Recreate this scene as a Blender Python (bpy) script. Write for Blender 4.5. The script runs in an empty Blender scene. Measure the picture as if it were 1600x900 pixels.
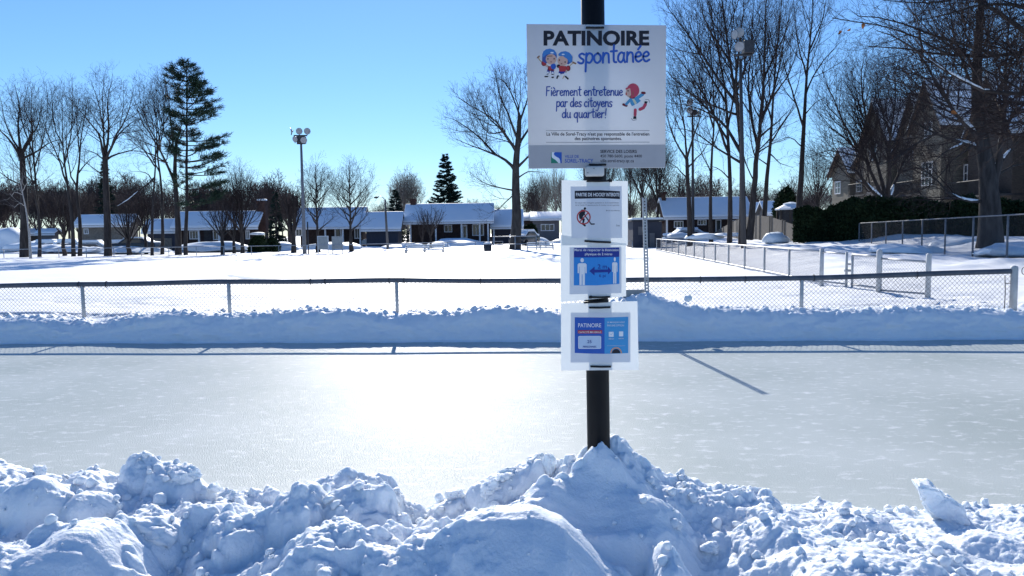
import bpy, bmesh, math, random
import numpy as np
from mathutils import Vector, Matrix

scene = bpy.context.scene
COL = scene.collection
PI = math.pi
R = math.radians

# ------------------------------------------------------------------ camera, sky, sun, exposure
EYE = np.array([0.0, 0.0, 1.75])
F = 1170.0                      # focal length in photo pixels (1600 wide)
PITCH, ROLL = R(4.18), R(0.8)
fwd = np.array([0, math.cos(PITCH), -math.sin(PITCH)])
r0 = np.array([1.0, 0, 0]); u0 = np.array([0, math.sin(PITCH), math.cos(PITCH)])
rgt = math.cos(ROLL) * r0 - math.sin(ROLL) * u0
upv = math.sin(ROLL) * r0 + math.cos(ROLL) * u0
cam = bpy.data.cameras.new('camera')
cam.sensor_width = 36.0; cam.lens = 36.0 * F / 1600
cam.clip_start = 0.05; cam.clip_end = 8000
camo = bpy.data.objects.new('camera', cam); COL.objects.link(camo)
camo.matrix_world = Matrix(((rgt[0], upv[0], -fwd[0], EYE[0]), (rgt[1], upv[1], -fwd[1], EYE[1]),
                            (rgt[2], upv[2], -fwd[2], EYE[2]), (0, 0, 0, 1)))
scene.camera = camo

SUN_AZ, SUN_EL = R(-6.3), R(27.0)        # azimuth from +Y towards +X
world = bpy.data.worlds.new('World'); scene.world = world
world.use_nodes = True
wn = world.node_tree.nodes; wl = world.node_tree.links
bg = wn['Background']
sky = wn.new('ShaderNodeTexSky'); sky.sky_type = 'NISHITA'; sky.sun_disc = False
sky.sun_elevation = SUN_EL; sky.sun_rotation = SUN_AZ
sky.air_density = 1.15; sky.dust_density = 0.03; sky.ozone_density = 7.5; sky.altitude = 0
tint = wn.new('ShaderNodeMixRGB'); tint.blend_type = 'MULTIPLY'; tint.inputs[0].default_value = 1.0
tint.inputs[2].default_value = (0.90, 0.985, 1.1, 1)          # clear cold winter air: a shade more cyan
wl.new(sky.outputs[0], tint.inputs[1]); wl.new(tint.outputs[0], bg.inputs[0]); bg.inputs[1].default_value = 0.099
sl = bpy.data.lights.new('sun', 'SUN'); sl.energy = 5.0; sl.angle = R(0.5); sl.color = (1.0, 0.95, 0.87)
so = bpy.data.objects.new('sun', sl); COL.objects.link(so)
sd = Vector((math.sin(SUN_AZ) * math.cos(SUN_EL), math.cos(SUN_AZ) * math.cos(SUN_EL), math.sin(SUN_EL)))
so.rotation_euler = sd.to_track_quat('Z', 'Y').to_euler(); so.location = (-5, 30, 30)
vs = scene.view_settings
vs.view_transform = 'Standard'; vs.look = 'None'; vs.gamma = 1.0; vs.use_curve_mapping = False
vs.exposure = 0.42
scene.cycles.max_bounces = 8; scene.cycles.diffuse_bounces = 2
scene.cycles.use_denoising = True

# ------------------------------------------------------------------ pixel -> world helpers
def at(px, py, Y):
    d = fwd + (px - 800) / F * rgt - (py - 450) / F * upv
    return EYE + d * (Y / d[1])
def on_z(px, py, z):
    d = fwd + (px - 800) / F * rgt - (py - 450) / F * upv
    return EYE + d * ((z - EYE[2]) / d[2])

# ------------------------------------------------------------------ noise
def _h(ix, iy, s):
    n = (ix.astype(np.int64) * 374761393 + iy.astype(np.int64) * 668265263 + s * 974634777) & 0xffffffff
    n = ((n ^ (n >> 13)) * 1274126177) & 0xffffffff
    n = (n ^ (n >> 16)) & 0xffffffff
    return n / 4294967295.0
def vnoise(x, y, s=0):
    x = np.asarray(x, float); y = np.asarray(y, float)
    ix = np.floor(x); iy = np.floor(y); fx = x - ix; fy = y - iy
    ux = fx * fx * fx * (fx * (fx * 6 - 15) + 10); uy = fy * fy * fy * (fy * (fy * 6 - 15) + 10)
    def g(dx, dy):
        a = _h(ix + dx, iy + dy, s) * 2 * PI
        return np.cos(a) * (fx - dx) + np.sin(a) * (fy - dy)
    return 1.5 * ((g(0, 0) * (1 - ux) + g(1, 0) * ux) * (1 - uy) + (g(0, 1) * (1 - ux) + g(1, 1) * ux) * uy)
def fbm(x, y, s=0, o=4, lac=2.1, gain=0.5):
    t = 0; a = 1.0
    for i in range(o):
        t = t + a * vnoise(x, y, s + i * 17); x = x * lac + 3.7; y = y * lac + 1.3; a *= gain
    return t
def sstep(a, b, x):
    t = np.clip((np.asarray(x, float) - a) / (b - a), 0, 1); return t * t * (3 - 2 * t)

# ------------------------------------------------------------------ materials
MATS = {}
def mat(name, c, c2=None, scale=8.0, rough=0.7, bump=0.0, bscale=40.0, spec=0.3, metal=0.0, sss=0.0,
        trans=0.0, stretch=None, detail=4.0, bdist=0.01):
    if name in MATS: return MATS[name]
    m = bpy.data.materials.new(name); m.use_nodes = True
    nt = m.node_tree; n = nt.nodes; l = nt.links
    b = n['Principled BSDF']
    b.inputs['Base Color'].default_value = (*c, 1); b.inputs['Roughness'].default_value = rough
    b.inputs['Specular IOR Level'].default_value = spec; b.inputs['Metallic'].default_value = metal
    tc = n.new('ShaderNodeTexCoord'); vec = tc.outputs['Object']
    if stretch:
        mp = n.new('ShaderNodeMapping'); mp.inputs['Scale'].default_value = stretch
        l.new(vec, mp.inputs[0]); vec = mp.outputs[0]
    if c2:
        t = n.new('ShaderNodeTexNoise'); t.inputs['Scale'].default_value = scale; t.inputs['Detail'].default_value = detail
        l.new(vec, t.inputs['Vector'])
        rp = n.new('ShaderNodeValToRGB'); rp.color_ramp.elements[0].position = 0.35; rp.color_ramp.elements[1].position = 0.65
        rp.color_ramp.elements[0].color = (*c, 1); rp.color_ramp.elements[1].color = (*c2, 1)
        l.new(t.outputs['Fac'], rp.inputs[0]); l.new(rp.outputs[0], b.inputs['Base Color'])
    if bump:
        t2 = n.new('ShaderNodeTexNoise'); t2.inputs['Scale'].default_value = bscale; t2.inputs['Detail'].default_value = 5
        l.new(vec, t2.inputs['Vector'])
        bp = n.new('ShaderNodeBump'); bp.inputs['Strength'].default_value = bump; bp.inputs['Distance'].default_value = bdist
        l.new(t2.outputs['Fac'], bp.inputs['Height']); l.new(bp.outputs[0], b.inputs['Normal'])
    if sss:
        b.inputs['Subsurface Weight'].default_value = sss
        b.inputs['Subsurface Radius'].default_value = (1.0, 1.15, 1.3)
        b.inputs['Subsurface Scale'].default_value = 0.022
    if trans:
        tr = n.new('ShaderNodeBsdfTranslucent'); tr.inputs[0].default_value = (*c, 1)
        mx = n.new('ShaderNodeMixShader'); mx.inputs[0].default_value = trans
        l.new(b.outputs[0], mx.inputs[1]); l.new(tr.outputs[0], mx.inputs[2])
        l.new(mx.outputs[0], n['Material Output'].inputs['Surface'])
    MATS[name] = m; return m

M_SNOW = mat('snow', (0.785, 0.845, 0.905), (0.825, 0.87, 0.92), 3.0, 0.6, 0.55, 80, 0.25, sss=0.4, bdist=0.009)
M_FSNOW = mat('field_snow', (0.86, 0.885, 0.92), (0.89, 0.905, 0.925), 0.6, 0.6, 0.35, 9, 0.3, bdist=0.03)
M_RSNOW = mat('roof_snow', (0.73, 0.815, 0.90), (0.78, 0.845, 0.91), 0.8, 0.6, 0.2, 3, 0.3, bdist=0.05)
M_BARK = mat('bark', (0.03, 0.026, 0.026), (0.06, 0.052, 0.05), 6, 0.9, 0.8, 22, 0.2, stretch=(1, 1, 0.25), bdist=0.03)
M_BARKG = mat('grey_bark', (0.035, 0.033, 0.033), (0.07, 0.065, 0.064), 6, 0.9, 0.8, 22, 0.2, stretch=(1, 1, 0.25), bdist=0.03)
M_TWIG = mat('twig_bark', (0.028, 0.02, 0.022), (0.045, 0.034, 0.034), 1.5, 0.9, spec=0.2)
M_WOODT = mat('far_wood_bark', (0.05, 0.038, 0.038), (0.085, 0.066, 0.064), 0.2, 0.9)
M_BIRCH = mat('birch_bark', (0.5, 0.48, 0.45), (0.28, 0.26, 0.25), 9, 0.8, stretch=(1, 1, 3))
M_PALET = mat('pale_twig', (0.2, 0.17, 0.15), (0.27, 0.24, 0.21), 1.5, 0.9)
M_NEEDLE = mat('pine_needles', (0.014, 0.034, 0.024), (0.034, 0.065, 0.038), 1.2, 0.7, spec=0.2)
M_SPRUCE = mat('spruce_needles', (0.008, 0.022, 0.019), (0.02, 0.042, 0.033), 1.0, 0.75, spec=0.2)
M_CEDAR = mat('cedar_leaves', (0.012, 0.028, 0.014), (0.03, 0.05, 0.022), 0.9, 0.8, spec=0.15)
M_DEAD = mat('dead_leaf', (0.25, 0.09, 0.03), (0.33, 0.13, 0.04), 30, 0.8)
M_GALV = mat('galvanised_steel', (0.33, 0.34, 0.36), (0.45, 0.46, 0.48), 30, 0.5, spec=0.5, metal=0.6)
M_WIRE = mat('fence_wire', (0.06, 0.06, 0.07), (0.09, 0.09, 0.1), 8, 0.9, spec=0.05)
M_WIRED = mat('dark_fence_wire', (0.05, 0.05, 0.055), (0.08, 0.08, 0.085), 8, 0.6)
M_GALVD = mat('weathered_galvanised', (0.15, 0.16, 0.18), (0.2, 0.21, 0.23), 10, 0.7)
M_LPOLE = mat('dark_wood_pole', (0.05, 0.05, 0.054), (0.075, 0.074, 0.078), 8, 0.9, stretch=(1, 1, 0.05))
M_CAP = mat('fence_cap_plastic', (0.07, 0.08, 0.105), (0.11, 0.12, 0.145), 5, 0.5, spec=0.4)
M_PAINTG = mat('grey_painted_post', (0.55, 0.56, 0.56), (0.42, 0.42, 0.42), 14, 0.6, stretch=(1, 1, 0.3))
M_BLACKP = mat('black_steel', (0.003, 0.0035, 0.005), (0.006, 0.0065, 0.008), 12, 0.5, 0.15, 30, 0.2, bdist=0.004)
M_STRAP = mat('black_strap', (0.01, 0.01, 0.012), None, rough=0.5)
M_WOODP = mat('wooden_pole', (0.10, 0.098, 0.1), (0.15, 0.145, 0.145), 8, 0.9, 0.5, 30, stretch=(1, 1, 0.05))
M_DARKM = mat('dark_metal', (0.03, 0.03, 0.035), (0.05, 0.05, 0.055), 9, 0.5, spec=0.4)
M_LAMPG = mat('lamp_glass', (0.36, 0.37, 0.39), (0.28, 0.29, 0.31), 5, 0.2, spec=0.6)
M_LAMPB = mat('lamp_bowl', (0.4, 0.41, 0.44), (0.3, 0.31, 0.33), 6, 0.35, metal=0.7)
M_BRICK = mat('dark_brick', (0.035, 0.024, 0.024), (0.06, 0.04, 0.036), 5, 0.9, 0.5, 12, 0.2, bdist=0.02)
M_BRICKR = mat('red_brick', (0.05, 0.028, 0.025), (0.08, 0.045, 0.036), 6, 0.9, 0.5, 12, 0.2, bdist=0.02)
M_BROWNW = mat('brown_and_shade_cladding', (0.045, 0.038, 0.036), (0.07, 0.06, 0.055), 5, 0.85, stretch=(1, 1, 6))
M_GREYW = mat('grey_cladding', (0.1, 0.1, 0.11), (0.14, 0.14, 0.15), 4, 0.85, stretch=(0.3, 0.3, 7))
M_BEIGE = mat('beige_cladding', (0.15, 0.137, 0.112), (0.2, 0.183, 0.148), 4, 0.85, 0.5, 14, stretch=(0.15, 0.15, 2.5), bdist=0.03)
M_TAN = mat('tan_stone', (0.16, 0.135, 0.11), (0.22, 0.19, 0.155), 4, 0.9, 0.4, 8, bdist=0.02)
M_WHITE = mat('white_paint', (0.72, 0.73, 0.74), (0.62, 0.63, 0.65), 9, 0.55)
M_FASCIA = mat('brown_fascia', (0.12, 0.075, 0.05), (0.17, 0.11, 0.07), 6, 0.7)
M_SHING = mat('shingles', (0.06, 0.06, 0.065), (0.1, 0.1, 0.105), 10, 0.9)
M_GLASS = mat('window_glass', (0.02, 0.025, 0.035), (0.05, 0.06, 0.075), 0.7, 0.08, spec=0.6)
M_BALC = mat('dark_balcony', (0.035, 0.035, 0.042), (0.055, 0.055, 0.06), 5, 0.7)
M_FENCEW = mat('weathered_boards', (0.13, 0.115, 0.1), (0.2, 0.18, 0.16), 6, 0.9, 0.4, 15, stretch=(6, 6, 0.6), bdist=0.01)
M_CARD = mat('dark_car_paint', (0.02, 0.025, 0.035), (0.03, 0.035, 0.045), 2, 0.25, spec=0.6)
M_CARW = mat('silver_car_paint', (0.45, 0.47, 0.5), (0.4, 0.42, 0.45), 2, 0.25, spec=0.6)
M_TYRE = mat('tyre', (0.015, 0.015, 0.016), (0.025, 0.025, 0.026), 20, 0.9)
M_ALU = mat('aluminium_plank', (0.5, 0.51, 0.53), (0.6, 0.61, 0.63), 8, 0.4, metal=0.6)
M_PANELP = mat('panel_plywood', (0.34, 0.34, 0.33), (0.42, 0.42, 0.4), 5, 0.8)
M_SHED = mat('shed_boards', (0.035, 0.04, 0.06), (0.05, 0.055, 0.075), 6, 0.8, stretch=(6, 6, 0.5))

# ------------------------------------------------------------------ object helpers
def set_props(o, label=None, cat=None, group=None, kind=None):
    if label: o['label'] = label
    if cat: o['category'] = cat
    if group: o['group'] = group
    if kind: o['kind'] = kind
    return o
def thing(name, loc, label, cat, group=None):
    o = bpy.data.objects.new(name, None); COL.objects.link(o)
    o.location = tuple(float(v) for v in loc); o.empty_display_size = 0.2
    return set_props(o, label, cat, group)
def wloc(o):
    v = Vector(o.location)
    while o.parent: o = o.parent; v += o.location
    return np.array(v)
def build(name, V, faces, material, parent=None, smooth=False, mats=None, midx=None):
    """V (n,3) world coordinates, faces: list of index arrays (m,k) of any k or list of tuples"""
    V = np.asarray(V, float).reshape(-1, 3)
    if parent is not None: V = V - wloc(parent)
    me = bpy.data.meshes.new(name)
    loops = []; starts = []; totals = []; c = 0
    for f in faces:
        f = np.asarray(f, np.int64)
        if f.size == 0: continue
        if f.ndim == 1: f = f[None]
        k = f.shape[1]
        loops.append(f.ravel()); starts.append(c + np.arange(len(f)) * k); totals.append(np.full(len(f), k)); c += f.size
    lv = np.concatenate(loops); ls = np.concatenate(starts); lt = np.concatenate(totals)
    me.vertices.add(len(V)); me.vertices.foreach_set('co', V.astype(np.float32).ravel())
    me.loops.add(len(lv)); me.loops.foreach_set('vertex_index', lv.astype(np.int32))
    me.polygons.add(len(ls)); me.polygons.foreach_set('loop_start', ls.astype(np.int32)); me.polygons.foreach_set('loop_total', lt.astype(np.int32))
    if smooth: me.polygons.foreach_set('use_smooth', np.ones(len(ls), bool))
    for m_ in (mats or [material]): me.materials.append(m_)
    if midx is not None: me.polygons.foreach_set('material_index', np.asarray(midx, np.int32))
    me.update(calc_edges=True); me.validate()
    o = bpy.data.objects.new(name, me); COL.objects.link(o)
    if parent is not None: o.parent = parent
    return o
class MB:
    """collects shapes into one mesh"""
    def __init__(s): s.v = []; s.f = []; s.m = []; s.n = 0; s.cur = 0
    def add(s, V, F_):
        V = np.asarray(V, float).reshape(-1, 3)
        for f in F_:
            s.f.append(tuple(int(i) + s.n for i in f)); s.m.append(s.cur)
        s.v.append(V); s.n += len(V); return s
    def box(s, a, b):
        x0, y0, z0 = a; x1, y1, z1 = b
        V = [(x0, y0, z0), (x1, y0, z0), (x1, y1, z0), (x0, y1, z0), (x0, y0, z1), (x1, y0, z1), (x1, y1, z1), (x0, y1, z1)]
        return s.add(V, [(3, 2, 1, 0), (4, 5, 6, 7), (0, 1, 5, 4), (1, 2, 6, 5), (2, 3, 7, 6), (3, 0, 4, 7)])
    def prism(s, pts, d):
        """extrude polygon pts (3d) by vector d"""
        pts = np.asarray(pts, float); n = len(pts); d = np.asarray(d, float)
        V = np.vstack([pts, pts + d])
        return s.add(V, [tuple(range(n))[::-1], tuple(range(n, 2 * n))] + [(i, (i + 1) % n, n + (i + 1) % n, n + i) for i in range(n)])
    def tube(s, P, r, k=8, cap=True):
        P = [np.asarray(p, float) for p in P]
        if np.isscalar(r): r = [r] * len(P)
        V, Fq = tube_arrays([(P, r)], k)
        n0 = s.n
        s.add(V, Fq)
        if cap:
            nn = len(P)
            s.f.append(tuple(n0 + i for i in range(k))[::-1]); s.m.append(s.cur)
            s.f.append(tuple(n0 + (nn - 1) * k + i for i in range(k))); s.m.append(s.cur)
        return s
    def obj(s, name, material, parent=None, smooth=False, mats=None, bevel=0):
        V = np.vstack(s.v)
        if parent is not None: V = V - wloc(parent)
        me = bpy.data.meshes.new(name); me.from_pydata(V.tolist(), [], s.f)
        for m_ in (mats or [material]): me.materials.append(m_)
        me.polygons.foreach_set('material_index', s.m)
        if smooth: me.polygons.foreach_set('use_smooth', [True] * len(s.f))
        me.update()
        if bevel:
            bm = bmesh.new(); bm.from_mesh(me)
            bmesh.ops.remove_doubles(bm, verts=bm.verts, dist=1e-5)
            bmesh.ops.bevel(bm, geom=list(bm.edges), offset=bevel, segments=2, affect='EDGES', profile=0.5)
            bm.to_mesh(me); bm.free()
            me.polygons.foreach_set('use_smooth', [bool(smooth)] * len(me.polygons))
        o = bpy.data.objects.new(name, me); COL.objects.link(o)
        if parent is not None: o.parent = parent
        return o
def tube_arrays(polys, k):
    """all polylines with the same number of points -> verts, quad faces (vectorised)"""
    P = np.array([p for p, _ in polys], float); Rr = np.array([r for _, r in polys], float)
    n, m, _ = P.shape
    T = np.empty_like(P)
    T[:, 1:-1] = P[:, 2:] - P[:, :-2]; T[:, 0] = P[:, 1] - P[:, 0]; T[:, -1] = P[:, -1] - P[:, -2]
    T /= np.linalg.norm(T, axis=2, keepdims=True) + 1e-9
    D = P[:, -1] - P[:, 0]
    ref = np.where((np.abs(D[:, 2]) > 0.8 * np.linalg.norm(D, axis=1))[:, None], np.array([1.0, 0.13, 0]), np.array([0.07, 0.11, 1.0]))
    A = np.cross(T, ref[:, None, :]); A /= np.linalg.norm(A, axis=2, keepdims=True) + 1e-9
    B = np.cross(T, A)
    th = np.arange(k) * 2 * PI / k
    V = P[:, :, None, :] + Rr[:, :, None, None] * (A[:, :, None, :] * np.cos(th)[None, None, :, None] + B[:, :, None, :] * np.sin(th)[None, None, :, None])
    idx = np.arange(n * m * k).reshape(n, m, k)
    a = idx[:, :-1, :]; b = np.roll(idx, -1, axis=2)[:, :-1, :]; c = np.roll(idx, -1, axis=2)[:, 1:, :]; d = idx[:, 1:, :]
    return V.reshape(-1, 3), np.stack([a, b, c, d], -1).reshape(-1, 4)
def tubes(polys, ksel):
    """mixed polylines -> V, F ; ksel(r)->sides"""
    groups = {}
    for p, r in polys:
        groups.setdefault((len(p), ksel(max(r))), []).append((p, r))
    Vs = []; Fs = []; n = 0
    for (m, k), g in groups.items():
        V, Fq = tube_arrays(g, k); Vs.append(V); Fs.append(Fq + n); n += len(V)
    return np.vstack(Vs), np.vstack(Fs)

# ------------------------------------------------------------------ terrain
X_L, X_R = -9.1, 8.2
def y_toe(X):                               # foot of the far snow bank = far edge of the ice
    return 12.0 + (np.asarray(X, float)) * (-1.2 / 17.3)
def x_fence(Y): return 7.4 + (np.asarray(Y, float) - 17.7) * 0.078
def gz(X, Y):
    X = np.asarray(X, float); Y = np.asarray(Y, float)
    d = X - x_fence(Y)
    z = 0.42 - 0.12 * sstep(45, 62, Y) * sstep(5, -20, X)
    z = z + 0.22 * sstep(0.5, 6, d) * sstep(14, 26, Y) + 0.5 * sstep(9.5, 14, d) * sstep(16, 26, Y) + 0.25 * sstep(2, 10, d) * sstep(30, 50, Y)
    return z
def ground_pt(px, Y, py=385):
    p = at(px, py, Y); p[2] = float(gz(p[0], p[1])); return p

gx = np.concatenate([-np.geomspace(2500, 27, 40), np.arange(-26, 34.01, 0.22), np.geomspace(35, 2500, 40)])
gy = np.concatenate([np.arange(12.3, 26, 0.12), np.arange(26, 62, 0.45), np.arange(62, 130, 1.5), np.geomspace(132, 4000, 40)])
GX, GY = np.meshgrid(gx, gy)
toe = y_toe(GX)
GYs = np.where(GY < 40, GY + (toe - 12.0) * (1 - sstep(12, 40, GY)), GY)
GZ = gz(GX, GYs)
near = 1 - sstep(17, 40, GYs)
GZ = GZ + 0.03 * fbm(GX * 0.5, GYs * 0.5, 5) + near * 0.012 * fbm(GX * 2.2, GYs * 2.2, 9)
tram = sstep(0.1, 0.5, vnoise(GX * 0.35, GYs * 0.6, 3) + 0.35) * (1 - sstep(15.5, 20, GYs))
GZ = GZ - tram * 0.11 * np.abs(fbm(GX * 2.6, GYs * 2.6, 21, 3))
dd = GX - x_fence(GYs)
GZ = GZ + 0.16 * np.maximum(0, fbm(GX * 0.42, GYs * 0.42, 31, 3)) * sstep(1.5, 4, dd) * sstep(16, 24, GYs) * (GYs < 80)
GZ = GZ + 0.2 * np.maximum(0, fbm(GX * 0.22, GYs * 0.3, 41, 3)) * sstep(63, 70, GYs)
GZ = GZ - 0.3 * (1 - sstep(0.72, 1.05, GYs - toe))
for k in range(26):                           # a line of footprints across the field
    f_ = k / 25; q = on_z(330 + 95 * f_, 427 + 12 * f_ + (2.5 if k % 2 else 0), 0.42)
    GZ = GZ - 0.16 * np.exp(-(((GX - q[0]) / 0.16) ** 2 + ((GYs - q[1]) / 0.2) ** 2)) + 0.05 * np.exp(-(((GX - q[0]) / 0.3) ** 2 + ((GYs - q[1] - 0.3) / 0.2) ** 2))
idx = np.arange(GX.size).reshape(GX.shape)
Fq = np.stack([idx[:-1, :-1], idx[:-1, 1:], idx[1:, 1:], idx[1:, :-1]], -1).reshape(-1, 4)
set_props(build('snowy_field', np.stack([GX, GYs, GZ], -1), [Fq], M_FSNOW, smooth=True), kind='structure')

# ice ----------------------------------------------------------------
def ice_material():
    m = bpy.data.materials.new('rink_ice'); m.use_nodes = True
    n = m.node_tree.nodes; l = m.node_tree.links; b = n['Principled BSDF']
    tc = n.new('ShaderNodeTexCoord')
    big = n.new('ShaderNodeTexNoise'); big.inputs['Scale'].default_value = 0.55; big.inputs['Detail'].default_value = 5
    l.new(tc.outputs['Object'], big.inputs['Vector'])
    r1 = n.new('ShaderNodeValToRGB'); e = r1.color_ramp.elements
    e[0].position = 0.32; e[0].color = (0.44, 0.49, 0.475, 1); e[1].position = 0.7; e[1].color = (0.56, 0.605, 0.595, 1)
    l.new(big.outputs['Fac'], r1.inputs[0])
    mp = n.new('ShaderNodeMapping'); mp.inputs['Scale'].default_value = (2.6, 4.6, 1); mp.inputs['Rotation'].default_value = (0, 0, 0.12)
    l.new(tc.outputs['Object'], mp.inputs[0])
    st = n.new('ShaderNodeTexNoise'); st.inputs['Scale'].default_value = 2.3; st.inputs['Detail'].default_value = 6; st.inputs['Roughness'].default_value = 0.72
    l.new(mp.outputs[0], st.inputs['Vector'])
    r2 = n.new('ShaderNodeValToRGB'); r2.color_ramp.elements[0].position = 0.54; r2.color_ramp.elements[1].position = 0.67
    r2.color_ramp.elements[0].color = (0, 0, 0, 1); r2.color_ramp.elements[1].color = (0.8, 0.8, 0.8, 1)
    l.new(st.outputs['Fac'], r2.inputs[0])
    mx = n.new('ShaderNodeMixRGB'); mx.inputs[2].default_value = (0.78, 0.80, 0.81, 1)
    l.new(r2.outputs[0], mx.inputs[0]); l.new(r1.outputs[0], mx.inputs[1]); l.new(mx.outputs[0], b.inputs['Base Color'])
    b.inputs['IOR'].default_value = 1.31; b.inputs['Roughness'].default_value = 0.25
    gl = n.new('ShaderNodeTexNoise'); gl.inputs['Scale'].default_value = 70; gl.inputs['Detail'].default_value = 4; gl.inputs['Roughness'].default_value = 0.75
    l.new(tc.outputs['Object'], gl.inputs['Vector'])
    r3 = n.new('ShaderNodeValToRGB'); r3.color_ramp.elements[0].position = 0.45; r3.color_ramp.elements[1].position = 0.68
    r3.color_ramp.elements[0].color = (0.003, 0.003, 0.003, 1); r3.color_ramp.elements[1].color = (0.055, 0.055, 0.055, 1)
    l.new(gl.outputs['Fac'], r3.inputs[0]); b.inputs['Specular IOR Level'].default_value = 0.02
    gs = n.new('ShaderNodeBsdfGlossy'); gs.inputs['Roughness'].default_value = 0.33; gs.inputs['Color'].default_value = (1, 1, 1, 1)   # wet, refrozen grains
    mxs = n.new('ShaderNodeMixShader'); l.new(r3.outputs[0], mxs.inputs[0]); l.new(b.outputs[0], mxs.inputs[1]); l.new(gs.outputs[0], mxs.inputs[2])
    l.new(mxs.outputs[0], n['Material Output'].inputs['Surface'])
    bn = n.new('ShaderNodeTexNoise'); bn.inputs['Scale'].default_value = 85; bn.inputs['Detail'].default_value = 3; bn.inputs['Roughness'].default_value = 0.6
    l.new(tc.outputs['Object'], bn.inputs['Vector'])
    bp = n.new('ShaderNodeBump'); bp.inputs['Strength'].default_value = 1.0; bp.inputs['Distance'].default_value = 0.0055
    l.new(bn.outputs['Fac'], bp.inputs['Height']); l.new(bp.outputs[0], b.inputs['Normal']); l.new(bp.outputs[0], gs.inputs['Normal'])
    return m
M_ICE = ice_material()
xs = np.linspace(-40, 40, 81); ys = np.linspace(2.6, 16.5, 30)
IX, IY = np.meshgrid(xs, ys); idx = np.arange(IX.size).reshape(IX.shape)
set_props(build('rink_ice', np.stack([IX, IY, 0 * IX], -1), [np.stack([idx[:-1, :-1], idx[:-1, 1:], idx[1:, 1:], idx[1:, :-1]], -1).reshape(-1, 4)], M_ICE, smooth=True), kind='structure')

# far snow bank -------------------------------------------------------
rng = np.random.default_rng(7)
cr = [(-300, 500), (0, 497), (60, 494), (110, 500), (150, 503), (190, 496), (230, 492), (280, 485), (340, 491), (430, 487), (480, 482), (560, 484), (616, 490), (700, 487),
      (760, 480), (800, 480), (870, 486), (930, 476), (975, 467), (1000, 461), (1015, 459), (1035, 466), (1065, 476), (1110, 480), (1160, 482), (1250, 484), (1330, 484), (1400, 480), (1500, 482), (1600, 487), (1900, 490)]
crp = []
for px, py in cr:
    Yg = 12.4
    for _ in range(3):
        p = at(px, py, Yg); Yg = float(y_toe(p[0])) + 0.45
    crp.append((p[0], p[2]))
crp = np.array(crp)
bx = np.arange(-24, 24, 0.022)
prof = np.array([(-0.10, -0.02), (-0.02, 0.0), (0.03, 0.02), (0.055, 0.06), (0.05, 0.10), (0.045, 0.14), (0.05, 0.2), (0.06, 0.27), (0.075, 0.34), (0.09, 0.42), (0.105, 0.5), (0.125, 0.58),
                 (0.145, 0.66), (0.17, 0.74), (0.2, 0.81), (0.235, 0.87), (0.275, 0.915), (0.315, 0.95), (0.355, 0.975), (0.4, 0.99), (0.45, 1.0), (0.5, 0.995), (0.55, 0.985),
                 (0.6, 0.97), (0.66, 0.955), (0.72, 0.94), (0.8, 0.92), (0.88, 0.9), (0.98, 0.88), (1.1, 0.86), (1.25, 0.84), (1.4, 0.8)])
tt = np.linspace(0, 1, len(prof)); t2 = np.linspace(0, 1, 76)
pr = np.stack([np.interp(t2, tt, prof[:, 0]), np.interp(t2, tt, prof[:, 1])], -1)
BX = np.repeat(bx[None], len(pr), 0)
crest = np.interp(bx, crp[:, 0], crp[:, 1])
PD = pr[:, 0][:, None]; PZ = pr[:, 1][:, None]
zc = crest[None] * PZ
fieldz = gz(BX, y_toe(BX) + PD) + 0.02
w = sstep(0.55, 1.35, PD)
zc = zc * (1 - w) + fieldz * w - 0.16 * sstep(1.1, 1.4, PD)
face = np.exp(-((PZ - 0.5) / 0.35) ** 2) * (PD < 0.3)
BYd = y_toe(BX) + PD + face * (0.06 * fbm(BX * 1.3, PZ * 1.6, 3, 4) + 0.02 * fbm(BX * 6, PZ * 5, 13, 3)) + 0.09 * fbm(BX * 0.5, BX * 0, 77, 3) + 0.035 * fbm(BX * 3.5, BX * 0, 78, 3) * (PZ < 0.3)
lum = np.zeros_like(BX)
for i in range(3400):                        # lumps thrown up on the crest
    cx = rng.uniform(-13, 13); cd = rng.choice([rng.normal(0.45, 0.13), rng.uniform(0.2, 1.3)]); r = 0.012 + 0.05 * rng.random() ** 4
    ix0 = np.searchsorted(bx, cx - r * 1.6); ix1 = np.searchsorted(bx, cx + r * 1.6)
    sx = bx[ix0:ix1][None] - cx; sy = (pr[:, 0][:, None] - cd)
    d2 = (sx / r) ** 2 + (sy / (r * rng.uniform(0.8, 1.5))) ** 2
    hgt = r * rng.uniform(0.4, 0.95) * np.sqrt(np.maximum(0, 1 - d2)) * (pr[:, 0][:, None] > 0.12)
    lum[:, ix0:ix1] = np.maximum(lum[:, ix0:ix1], hgt)
zc = zc + lum * (1 + 0.5 * fbm(BX * 22, PD * 22, 56, 3)) + 0.016 * fbm(BX * 8, PD * 8, 55, 4) * (PD > 0.15)
idx = np.arange(BX.size).reshape(BX.shape)
set_props(build('far_snow_bank', np.stack([BX, BYd, zc], -1), [np.stack([idx[:-1, :-1], idx[:-1, 1:], idx[1:, 1:], idx[1:, :-1]], -1).reshape(-1, 4)], M_SNOW, smooth=True), kind='structure')

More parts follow.
